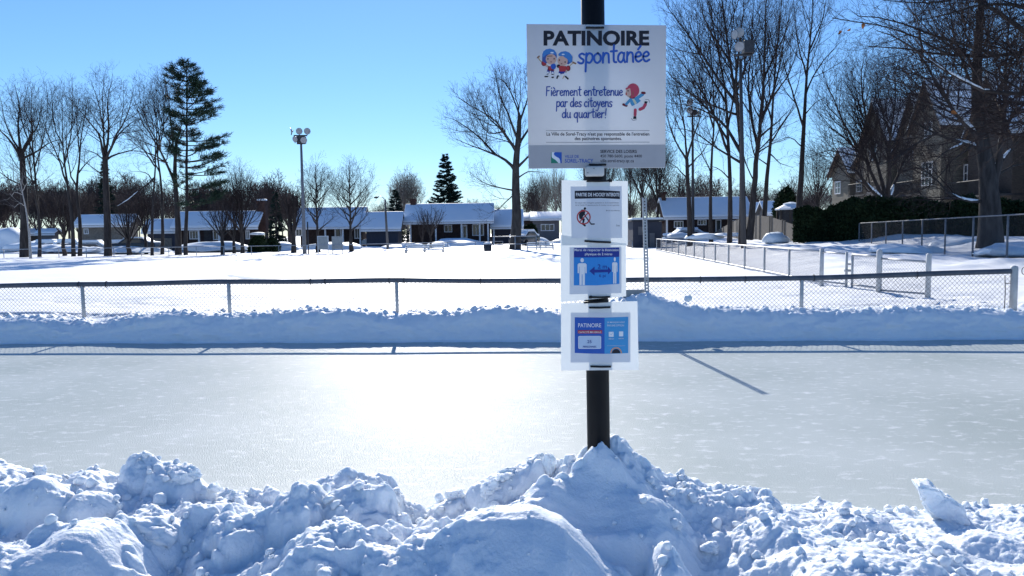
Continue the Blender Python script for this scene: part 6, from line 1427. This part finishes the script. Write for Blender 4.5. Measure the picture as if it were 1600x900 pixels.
class Notice:
    """a flat notice lashed to the post; artwork laid out in photo columns/rows on its own plane"""
    def __init__(s, label, Y, bend=None, tilt=0.0, cat='notice', name='paper_notice'):
        s.Y = Y; s.bend = bend; s.n = 0; s.label = label; s.cat = cat; s.name = name; s.root = None
        s.layer = 0
    def P(s, x, y, lift=0.0):
        Yv = s.Y + (s.bend(x, y) if s.bend else 0.0) - lift
        return at(x, y, Yv)
    def start(s, corners):
        c = at(corners[0], corners[1], s.Y); s.root = thing(s.name, c, s.label, s.cat); return s
    def sheet(s, quad, nm, m_, lift=0.0, nx_=24, ny_=10, thick=0.0, wave=0.0):
        (x0, y0), (x1, y1), (x2, y2), (x3, y3) = quad          # TL TR BR BL
        V = []; 
        for j in range(ny_ + 1):
            for i in range(nx_ + 1):
                u, v = i / nx_, j / ny_
                x = (x0 * (1 - u) + x1 * u) * (1 - v) + (x3 * (1 - u) + x2 * u) * v; y = (y0 * (1 - u) + y1 * u) * (1 - v) + (y3 * (1 - u) + y2 * u) * v
                V.append(s.P(x, y, lift))
        idx = np.arange((nx_ + 1) * (ny_ + 1)).reshape(ny_ + 1, nx_ + 1)
        Fq = np.stack([idx[:-1, :-1], idx[1:, :-1], idx[1:, 1:], idx[:-1, 1:]], -1).reshape(-1, 4)
        o = build(nm, V, [Fq], m_, s.root, True)
        if thick:
            md = None
            me = o.data; bm = bmesh.new(); bm.from_mesh(me); r_ = bmesh.ops.extrude_face_region(bm, geom=list(bm.faces)); 
            for v in [g for g in r_['geom'] if isinstance(g, bmesh.types.BMVert)]: v.co.y += thick
            bmesh.ops.recalc_face_normals(bm, faces=bm.faces); bm.to_mesh(me); bm.free()
        return o
    def art(s, nm, shapes, lift):
        """shapes: list of (colour, polygon or (verts, faces)) -> one mesh with inks; later shapes lie a hair higher"""
        cols = []; V = []; Fc = []; mi = []; n = 0
        for k, (c, g) in enumerate(shapes):
            if c not in cols: cols.append(c)
            if isinstance(g, tuple) and len(g) == 2 and isinstance(g[1], list): pv, pf = g
            else: pv, pf = g, [tuple(range(len(g)))]
            if s.bend:
                nv = []; nf = []
                for f in pf:
                    poly = [tuple(pv[i]) for i in f]; xa, xb = min(q[0] for q in poly), max(q[0] for q in poly)
                    x = math.floor(xa / 1.5) * 1.5
                    while x < xb:
                        q = clip_x(clip_x(poly, x, 1), x + 1.5, -1)
                        if len(q) > 2: nf.append(tuple(range(len(nv), len(nv) + len(q)))); nv += q
                        x += 1.5
                pv, pf = nv, nf
            for (x, y) in pv: V.append(s.P(x, y, lift + 0.00006 * k))
            for f in pf: Fc.append(tuple(i + n for i in f)); mi.append(cols.index(c))
            n += len(pv)
        mb = MB(); mb.add(V, Fc); mb.m = mi
        return mb.obj(nm, None, s.root, mats=[ink(c) for c in cols])
    def text(s, body, x0, x1, yt, yb, c, lift, bold=0.0, nm='lettering', squeeze=None):
        V, Fc = text_verts(body, bold); a, b = V[:, :2].min(0), V[:, :2].max(0)
        X = x0 + (V[:, 0] - a[0]) / (b[0] - a[0]) * (x1 - x0); Yp = yb - (V[:, 1] - a[1]) / (b[1] - a[1]) * (yb - yt)
        if squeeze: X = squeeze(X)
        mb = MB(); mb.add([s.P(x, y, lift) for x, y in zip(X, Yp)], Fc); return mb.obj(nm, ink(c), s.root)
    def tie(s, x0, x1, y0, y1=None, knot=None):
        y1 = y0 if y1 is None else y1; mb = MB()
        a, b = s.P(x0, y0, 0.004), s.P(x1, y1, 0.004); m_ = s.P((x0 + x1) / 2, (y0 + y1) / 2 + 0.4, 0.006)
        mb.tube([a + np.array([-.002, .012, 0]), a, m_, b, b + np.array([.002, .012, 0])], [0.0035, 0.0045, 0.0045, 0.0045, 0.0035], 8)
        if knot: 
            kx = s.P(x1 if knot > 0 else x0, y1 if knot > 0 else y0, 0.006); mb.tube([kx + np.array([-.006, 0, 0]), kx + np.array([.006, 0, 0])], 0.0065, 8)
        return mb.obj('tie_strap', M_STRAP, s.root, True)
def ell(cx, cy, rx, ry, n=22, a0=0, a1=2 * PI, rot=0):
    o = []
    for i in range(n + (0 if a1 - a0 > 6.28 else 1)):
        a = a0 + (a1 - a0) * i / n; x, y = rx * math.cos(a), ry * math.sin(a)
        o.append((cx + x * math.cos(rot) - y * math.sin(rot), cy + x * math.sin(rot) + y * math.cos(rot)))
    return o
def thick(pts, w, closed=False):
    """ribbon along pts in photo units with round ends"""
    P = np.array(pts, float); n = len(P); T = np.zeros_like(P)
    T[1:-1] = P[2:] - P[:-2]; T[0] = P[1] - P[0]; T[-1] = P[-1] - P[-2]; T /= np.linalg.norm(T, axis=1, keepdims=True) + 1e-9
    N = np.stack([-T[:, 1], T[:, 0]], -1) * w / 2; L = P + N; Rr = P - N
    V = [tuple(p) for p in L] + [tuple(p) for p in Rr]; Fc = [(i, i + 1, n + i + 1, n + i) for i in range(n - 1)]
    for (e, tg, ia, ib) in ((0, -T[0], 0, n), (n - 1, T[-1], n - 1, 2 * n - 1)):
        c = P[e]; base = len(V); a = L[e] - c
        sgn = 1 if a[0] * tg[1] - a[1] * tg[0] > 0 else -1
        for k in range(1, 5):
            th = sgn * PI * k / 5; V.append((c[0] + a[0] * math.cos(th) - a[1] * math.sin(th), c[1] + a[0] * math.sin(th) + a[1] * math.cos(th)))
        Fc.append((ia, base, base + 1, base + 2, base + 3, ib))
    return (V, Fc)
def spline(pts, n=5):
    if len(pts) < 3: return pts
    ext = [tuple(2 * np.array(pts[0]) - np.array(pts[1]))] + list(pts) + [tuple(2 * np.array(pts[-1]) - np.array(pts[-2]))]; out = []
    for k in range(len(pts) - 1):
        a, b, c, d = [np.array(q, float) for q in ext[k:k + 4]]
        for i in range(n): f = i / n; out.append(tuple(0.5 * (2 * b + (c - a) * f + (2 * a - 5 * b + 4 * c - d) * f * f + (3 * b - a - 3 * c + d) * f ** 3)))
    out.append(tuple(pts[-1])); return out
# single-stroke handwriting, x-height 1, baseline 0
GL = {'s': (0.62, [[(.55, .9), (.35, 1.0), (.12, .8), (.25, .55), (.48, .35), (.42, .05), (.2, 0), (.02, .12)]]),
      'p': (0.75, [[(.12, 1.0), (.1, .4), (.05, -.85)], [(.1, .6), (.3, .98), (.6, .9), (.66, .5), (.45, .06), (.12, .12)]]),
      'o': (0.74, [[(.38, 1.0), (.1, .75), (.08, .25), (.32, 0), (.6, .25), (.62, .7), (.38, 1.0)]]),
      'n': (0.76, [[(.12, 1.0), (.1, .5), (.08, 0)], [(.1, .55), (.3, .95), (.55, .9), (.6, .5), (.62, 0)]]),
      't': (0.6, [[(.3, 1.75), (.27, .8), (.3, .1), (.5, .02)], [(.02, 1.12), (.56, 1.18)]]),
      'a': (0.76, [[(.58, .85), (.35, 1.0), (.1, .7), (.08, .2), (.3, .0), (.52, .3), (.6, .95)], [(.6, .95), (.56, .4), (.66, .0)]]),
      'e': (0.68, [[(.08, .5), (.4, .55), (.56, .75), (.38, 1.0), (.12, .78), (.08, .3), (.3, 0), (.6, .18)]]),
      'F': (0.8, [[(.15, 1.75), (.12, .9), (.08, 0)], [(.13, 1.72), (.7, 1.78)], [(.12, .95), (.55, 1.0)]]),
      'i': (0.32, [[(.15, 1.0), (.14, .5), (.16, 0)], [(.17, 1.42), (.19, 1.5)]]),
      'r': (0.58, [[(.12, 1.0), (.1, .5), (.08, 0)], [(.1, .55), (.25, .92), (.52, .95)]]),
      'm': (1.05, [[(.1, 1.0), (.1, .5), (.08, 0)], [(.1, .6), (.28, .98), (.45, .85), (.48, 0)], [(.48, .6), (.66, .98), (.84, .85), (.88, 0)]]),
      'u': (0.76, [[(.1, 1.0), (.08, .35), (.25, 0), (.5, .2), (.58, 1.0)], [(.58, 1.0), (.56, .4), (.64, 0)]]),
      'd': (0.78, [[(.56, .8), (.35, 1.0), (.1, .72), (.08, .2), (.3, 0), (.52, .3), (.6, .9)], [(.64, 1.75), (.6, .8), (.64, 0)]]),
      'c': (0.64, [[(.54, .82), (.35, 1.0), (.1, .7), (.08, .25), (.3, 0), (.56, .15)]]),
      'y': (0.72, [[(.1, 1.0), (.14, .5), (.34, .3)], [(.6, 1.0), (.4, .3), (.2, -.5), (.02, -.78)]]),
      'q': (0.78, [[(.56, .82), (.35, 1.0), (.1, .7), (.08, .2), (.3, 0), (.52, .3), (.6, 1.0)], [(.6, 1.0), (.57, 0), (.6, -.85)]]),
      '!': (0.4, [[(.26, 1.75), (.2, 1.1), (.16, .5)], [(.13, .05), (.13, .0)]]), ' ': (0.42, [])}
GL['é'] = (GL['e'][0], GL['e'][1] + [[(.3, 1.25), (.52, 1.6)]]); GL['è'] = (GL['e'][0], GL['e'][1] + [[(.42, 1.25), (.2, 1.6)]])
def handwrite(body, x0, x1, base, xh, w, c, slope=0.0):
    tot = sum(GL[ch][0] for ch in body); k = (x1 - x0) / tot; x = x0; out = []
    for ch in body:
        adv, strokes = GL[ch]
        for st in strokes:
            pts = [(x + u * k, base - v * xh - slope * (x - x0)) for u, v in spline(st)]
            out.append((c, thick(pts, w)))
        x += adv * k
    return out

# ---- the big sign
sg = Notice('large white plastic rink sign with dark heading and painted skaters, topmost on the black post', 3.288, None, cat='sign', name='rink_sign').start((930, 262))
quad = ((822.5, 37.5), (1041, 39.5), (1039.5, 262), (826, 263.5))
sg.sheet(quad, 'panel', M_PLAST, 0.0, 2, 2, thick=0.005)
sg.sheet(((825.3, 227), (1039.6, 226), (1039.4, 261.8), (826.1, 263.2)), 'footer_band', mat('grey_print_band', (0.52, 0.52, 0.54), (0.54, 0.54, 0.56), 30, 0.5, trans=0.3), 0.0006, 2, 2)
sg.text('PATINOIRE', 849.3, 1014.5, 47.6, 71.5, 'black', 0.0008, 0.04)
sg.art('handwritten_word', handwrite('spontanée', 903, 1016, 99.0, 15.3, 3.3, 'royal', 0.03), 0.0012)
sg.art('handwritten_slogan', handwrite('Fièrement entretenue', 853, 973.5, 149.5, 8.0, 1.7, 'blue', 0.003) + handwrite('par des citoyens', 869, 957, 166.8, 8.0, 1.7, 'blue') + handwrite('du quartier!', 878, 948.5, 184, 8.0, 1.7, 'blue'), 0.0008)
sg.art('rules', [('grey', [(853, 203.7), (1015, 203.7), (1015, 204.4), (853, 204.4)]), ('grey', [(853, 222.2), (1015, 221.8), (1015, 222.5), (853, 222.9)])], 0.0008)
sg.text("La Ville de Sorel-Tracy n'est pas responsable de l'entretien", 854, 1014.6, 206.5, 213.6, 'black', 0.0008, 0.012)
sg.text('des patinoires spontanées.', 898, 971.7, 213.9, 220.6, 'black', 0.0008, 0.012)
sg.text('VILLE DE', 882.5, 904.4, 242.3, 246.7, 'royal', 0.0012, 0.012); sg.text('SOREL-TRACY', 882.5, 927, 248.2, 254.3, 'royal', 0.0012, 0.014)
sg.text('SERVICE DES LOISIRS', 938, 995, 234.2, 239, 'black', 0.0012, 0.014); sg.text('450 780-5600, poste 4400', 938, 1003, 241.6, 247.4, 'black', 0.0012, 0.002); sg.text('ville.sorel-tracy.qc.ca', 938, 990.5, 248.6, 255.2, 'black', 0.0012, 0.002)
s1 = spline([(866, 237.8), (862.5, 243), (866, 247), (872, 250), (873.5, 255)], 6); s2 = spline([(866.8, 237.8), (865.4, 241), (868.5, 244.4), (874, 248), (875.6, 255)], 6)
sg.art('town_emblem', [('white', [(861, 237.8), (877.7, 237.8), (877.7, 255), (861, 255)]), ('royal', [(866.8, 237.8)] + s2[1:] + [(877.7, 255), (877.7, 237.8)]), ('green', [(861, 237.8), (861.9, 237.8)] + spline([(861.9, 241), (862.5, 246), (868, 250), (872.6, 255)], 5) + [(861, 255)])], 0.0012)
def tr(pts, dx, dy, sx=1, sy=1): return [(dx + x * sx, dy + y * sy) for x, y in pts]
Z = lambda x, y: (830 + x / 15, 70 + y / 15)         # zoomed drawing units
def ZP(*p): return [Z(*q) for q in p]
def ZE(cx, cy, rx, ry, **k): c = Z(cx, cy); return ell(c[0], c[1], rx / 15, ry / 15, **k)
kids = [('wood', thick(ZP((165, 290), (190, 350), (250, 410)), 1.6)), ('wood', thick(ZP((1030, 420), (960, 440), (900, 500), (820, 640), (740, 790)), 1.3)), ('hair', thick(ZP((150, 300), (185, 270)), 2.4)), ('hair', thick(ZP((980, 410), (1040, 440)), 2.4)),
        ('skin', thick(ZP((330, 470), (390, 510)), 3.4)), ('navy', thick(ZP((410, 590), (390, 660)), 4.2)), ('navy', thick(ZP((495, 600), (505, 670)), 4.2)), ('white', thick(ZP((390, 650), (375, 720)), 3.2)), ('white', thick(ZP((505, 655), (503, 730)), 3.2)),
        ('black', thick(ZP((370, 690), (395, 685)), 1.6)), ('black', thick(ZP((485, 695), (520, 695)), 1.6)), ('black', thick(ZP((325, 745), (385, 740)), 2.2)), ('black', thick(ZP((490, 762), (515, 762)), 2.4)),
        ('maroon', ZP((400, 500), (520, 500), (540, 610), (430, 610), (380, 590))), ('red', ZE(450, 545, 45, 45)), ('royal', ZE(520, 505, 62, 72)), ('maroon', ZE(295, 435, 58, 64)), ('red', ZE(300, 430, 40, 46)),
        ('helmetd', ZP((255, 380), (260, 210), (330, 120), (440, 88), (540, 120), (600, 220), (600, 280), (560, 400), (330, 430))), ('skin', ZE(465, 335, 125, 120)), ('helmet', ZP((262, 230), (285, 150), (350, 105), (440, 88), (530, 115), (590, 190), (600, 240), (480, 205), (360, 225), (275, 300))),
        ('hair', thick(ZP((380, 268), (490, 262)), 1.5)), ('black', ZE(392, 330, 15, 20)), ('black', ZE(537, 328, 15, 20)), ('maroon', ZE(465, 400, 18, 11)), ('white', ZE(490, 185, 40, 18)),
        ('navy', ZP((650, 610), (810, 610), (800, 670), (740, 680), (690, 690), (640, 660))), ('white', thick(ZP((665, 690), (640, 730)), 3.2)), ('white', thick(ZP((795, 670), (805, 740)), 3.2)), ('black', thick(ZP((620, 740), (605, 780)), 2.4)), ('black', thick(ZP((805, 745), (860, 795)), 2.6)), ('black', thick(ZP((625, 720), (650, 735)), 1.4)),
        ('black', ZE(640, 500, 42, 42)), ('red', ZP((640, 500), (700, 490), (820, 500), (830, 560), (805, 625), (660, 625))), ('maroon', ZE(868, 550, 52, 66)), ('red', ZE(860, 545, 36, 50)),
        ('helmetd', ZP((630, 240), (690, 175), (800, 148), (900, 190), (970, 280), (960, 400), (870, 460), (820, 430), (700, 270))), ('skin', ZE(735, 375, 122, 112, rot=0.25)), ('helmet', ZP((640, 210), (700, 165), (800, 148), (890, 180), (960, 260), (965, 370), (905, 430), (840, 330), (740, 262), (650, 262))),
        ('black', ZE(662, 358, 15, 20)), ('black', ZE(795, 405, 15, 20)), ('maroon', ZE(712, 445, 18, 11)), ('white', ZE(750, 225, 36, 15))]
sg.art('hockey_children_picture', kids, 0.0008)
Z = lambda x, y: (960 + x / 12, 120 + y / 12)
def ZE(cx, cy, rx, ry, **k): c = Z(cx, cy); return ell(c[0], c[1], rx / 12, ry / 12, **k)
skate = [('maroon', thick(ZP((170, 520), (225, 540)), 4)), ('coat', thick(ZP((225, 510), (300, 430)), 4.2)), ('coat', thick(ZP((380, 430), (530, 330)), 5)), ('maroon', thick(ZP((525, 300), (565, 305)), 4)), ('coat', ZP((290, 400), (430, 390), (500, 450), (420, 510), (330, 550), (300, 500))), ('cream', ZP((330, 420), (370, 410), (420, 490), (390, 530))),
         ('white', ZP((370, 530), (500, 470), (560, 540), (460, 610), (365, 615))), ('pink', thick(ZP((480, 610), (545, 580), (580, 520)), 5)), ('pink', thick(ZP((393, 620), (388, 715)), 4.6)), ('black', ZP((360, 740), (410, 740), (412, 790), (350, 790))), ('black', ZP((570, 455), (625, 465), (605, 510), (560, 490))),
         ('grey', thick(spline(ZP((320, 780), (350, 815), (415, 805))), 0.8)), ('grey', thick(spline(ZP((580, 428), (640, 430), (660, 480))), 0.8)), ('maroon', ZE(335, 350, 70, 60)), ('pink', ZE(350, 255, 118, 132)), ('hair', ZE(300, 320, 60, 70)), ('skin', ZE(268, 290, 52, 86)), ('pink', thick(spline(ZP((225, 225), (300, 200), (325, 290), (330, 390))), 2.6)), ('black', ZE(257, 262, 11, 16)), ('red', ZE(222, 320, 12, 28))]
sg.art('skating_girl_picture', skate, 0.0008)
sg.tie(916.5, 943, 42.8); sg.tie(921, 946.5, 257.2)

# ---- paper notices, wrapped a little round the post
def wrap(xc, kl, kr, sag=0.0):
    def f(x, y):
        d = x - xc
        return (kr * max(0.0, d - 6) ** 1.25 if d > 0 else kl * max(0.0, -d - 14) ** 1.2) * YP / F
    return f
sq = lambda c, k: (lambda X: np.where(X > c, c + (X - c) * k, X))
n1 = Notice('upper paper notice with a black heading bar and a crossed out hockey player', 3.281, wrap(938, 0.05, 0.10)).start((930, 384))
n1.sheet(((877.5, 281.5), (981, 283), (981, 383), (877.5, 383.5)), 'laminate', M_LAMIN, 0, 26, 6)
n1.sheet(((891.5, 291.5), (971.5, 291), (972, 372), (893, 372)), 'paper', M_PAPER, 0.0006, 26, 6)
n1.art('heading_bar', [('black', [(898, 298.2), (938, 297.2), (968.6, 298.8), (968.6, 311), (938, 309.6), (898, 310.7)])], 0.0011)
n1.text('PARTIE DE HOCKEY INTERDITE', 900, 977, 301.3, 306.8, 'white', 0.0015, 0.016, squeeze=lambda X: np.where(X > 936, 936 + (X - 936) * 0.78, X))
n1.text('En raison des consignes sanitaires et de la transmission', 899, 967, 315.6, 318.6, 'grey', 0.0011, 0.006); n1.text('de la Covid-19, aucune partie de hockey ne sera permise', 899, 967.5, 319.2, 322.4, 'grey', 0.0011, 0.006)
n1.text('Merci de votre collaboration', 947, 968.5, 327.8, 330, 'grey', 0.0011, 0.006); n1.text('Bravo', 963.2, 968.6, 350.6, 353.8, 'grey', 0.0011, 0.006)
Z = lambda x, y: (880 + x / 10, 285 + y / 10)
def ZE(cx, cy, rx, ry, **k): c = Z(cx, cy); return ell(c[0], c[1], rx / 10, ry / 10, **k)
ring = [Z(320 + 100 * math.cos(a), 545 + 104 * math.sin(a)) for a in np.linspace(0, 2 * PI, 37)]
n1.art('no_hockey_symbol', [('black', ZE(340, 408, 19, 20)), ('black', ZP((285, 425), (330, 425), (345, 470), (320, 520), (290, 560), (250, 560), (245, 500))), ('black', thick(ZP((290, 545), (320, 600), (305, 650), (340, 675)), 3)), ('black', thick(ZP((265, 555), (325, 580)), 3)), ('black', thick(ZP((320, 470), (350, 535), (440, 655)), 1.8)), ('black', thick(ZP((440, 652), (485, 650)), 2)),
                                ('red', thick(ring, 1.9)), ('red', thick(ZP((255, 620), (390, 475)), 1.7))], 0.0011)
n1.tie(917.5, 954, 282.8, 282.2, 1); n1.tie(914.5, 954, 376.6, 378.6)
n2 = Notice('middle paper notice with two white figures and a two metre arrow on blue', 3.286, wrap(938, 0.03, 0.09)).start((930, 472))
n2.sheet(((875.5, 367), (978, 380), (978.3, 463), (876, 472)), 'laminate', M_LAMIN, 0, 26, 6)
n2.sheet(((890, 386.5), (971, 385.5), (971, 458), (890, 460)), 'paper', M_PAPER, 0.0006, 26, 6)
def rect(x0, y0, x1, y1): return [(x0, y0), (x1, y0), (x1, y1), (x0, y1)]
n2.art('printed_blue_panel', [('sky', rect(896.6, 402, 932, 446)), ('sky', [(932.01, 402), (967.8, 401), (967.8, 443.5), (932.01, 446)]), ('navy', rect(896.6, 387.5, 932, 402.2)), ('navy', [(932.01, 387.5), (967.8, 386.8), (967.8, 401.2), (932.01, 402.2)])], 0.0011)
n2.text('Merci de respecter la distanciation', 897.6, 972, 388.5, 393.6, 'white', 0.0020, 0.008, squeeze=lambda X: np.where(X > 943, 943 + (X - 943) * 0.82, X)); n2.text('physique de 2 mètres', 914, 959, 395, 400, 'white', 0.0020, 0.008, squeeze=lambda X: np.where(X > 943, 943 + (X - 943) * 0.85, X))
def figure(cx, top, bot, w):
    h = bot - top
    return [('white', ell(cx, top + h * .08, w * .19, h * .08)), ('white', [(cx - w * .36, top + h * .19), (cx + w * .36, top + h * .19), (cx + w * .5, top + h * .24), (cx + w * .5, top + h * .56), (cx + w * .36, top + h * .56), (cx + w * .33, top + h * .32), (cx + w * .3, top + h * .32), (cx + w * .3, bot), (cx + w * .04, bot), (cx + w * .03, top + h * .6), (cx - w * .03, top + h * .6), (cx - w * .04, bot), (cx - w * .3, bot), (cx - w * .3, top + h * .32), (cx - w * .33, top + h * .32), (cx - w * .36, top + h * .56), (cx - w * .5, top + h * .56), (cx - w * .5, top + h * .24)])]
n2.art('distance_symbols', figure(909.6, 403.2, 445.5, 14) + figure(960.6, 402, 443, 8.2) + [('navy', [(921, 423.6), (929, 416.6), (929, 421.4), (950, 421), (950, 416.4), (955.4, 423.2), (950, 429), (950, 425.4), (929, 426), (929, 430.6)])], 0.0020)
n2.text('2 m', 934, 948.3, 413, 419.6, 'navy', 0.0020, 0.012); n2.text('6 pi', 936, 946.5, 428.4, 434.5, 'navy', 0.0020, 0.004)
n2.tie(922.5, 952.5, 464.3, 464, -1); n2.tie(913.5, 950, 472.6, 470.8)
n3 = Notice('lowest paper notice, printed blue with a rink capacity of 25 people', 3.284, wrap(938, 0.04, 0.07)).start((930, 580))
n3.sheet(((876.5, 474), (996, 470.5), (998, 578), (876.5, 579)), 'laminate', M_LAMIN, 0, 28, 6)
n3.sheet(((892, 488.5), (985, 488.2), (985, 566), (891.5, 566.5)), 'paper', M_PAPER, 0.0006, 28, 6)
n3.art('printed_blue_panel', [('royal', [(898, 495.8), (921, 496), (921, 552.4), (898, 551.5)]), ('royal', [(921.01, 496), (944.6, 496.2), (944.6, 552.8), (921.01, 552.4)]), ('cyan', [(944.61, 496.2), (963, 495.6), (963, 552.6), (944.61, 552.8)]), ('cyan', [(963.01, 495.6), (981.6, 495), (981.6, 551.6), (963.01, 552.6)])], 0.0011)
n3.text('PATINOIRE', 903.4, 939.3, 505.2, 511.4, 'white', 0.0020, 0.006)
def rrect(x0, y0, x1, y1, r):
    o = []
    for cx, cy, a in ((x1 - r, y1 - r, 0), (x0 + r, y1 - r, PI / 2), (x0 + r, y0 + r, PI), (x1 - r, y0 + r, 1.5 * PI)): o += [(cx + r * math.cos(a + t_ * PI / 8), cy + r * math.sin(a + t_ * PI / 8)) for t_ in range(5)]
    return o
arc = [(962.7 + 8.2 * math.cos(a), 552 + 8.6 * math.sin(a)) for a in np.linspace(PI * 1.02, PI * 1.98, 17)]
n3.art('red_strip', [('red', rect(902.8, 516, 940.8, 521))], 0.0020)
n3.art('round_badge', [('black', [(955, 552.3)] + [(962.7 + 6.6 * math.cos(a), 552.3 + 7 * math.sin(a)) for a in np.linspace(PI * 1.02, PI * 1.98, 13)]), ('orange', thick(arc, 1.6))], 0.0020)
n3.art('capacity_box', [('white', rrect(903.5, 525, 939.2, 545, 2)), ('pale', rrect(904.2, 525.7, 938.5, 544.3, 1.6)), ], 0.0020)
n3.art('tick_box', [('pale', rrect(951, 518.2, 959, 526.6, 1)), ('white', rrect(951.6, 518.8, 958.4, 526, 0.8)), ('cyan', thick([(953.6, 521.5), (955, 523.6), (957, 520)], 0.6))], 0.0020)
n3.art('tick_box', [('pale', rrect(967, 517.6, 974, 525.8, 1)), ('white', rrect(967.6, 518.2, 973.4, 525.2, 0.8))], 0.0020)
n3.art('printed_rule', [('pale', rect(948.5, 540, 977, 540.5))], 0.0020)
n3.text('CAPACITÉ MAXIMALE', 904, 939.5, 516.8, 520.4, 'white', 0.0035, 0.004); n3.text('25', 917.6, 924.2, 531.4, 536.2, 'navy', 0.0035, 0.004); n3.text('PERSONNES', 911, 931.8, 540.4, 543.4, 'navy', 0.0035, 0.006)
n3.text("LE MASQUE N'EST", 949, 976.5, 502.3, 505.2, 'white', 0.0020, 0.002); n3.text('PAS UNE OPTION', 949, 975, 507, 510, 'white', 0.0020, 0.002); n3.text('intérieur', 951, 959.4, 528, 530.4, 'white', 0.0020); n3.text('extérieur', 966.6, 975, 527.4, 529.8, 'white', 0.0020)
n3.tie(921.5, 953, 480.6, 480); n3.tie(923.5, 954, 572.6, 572.8)
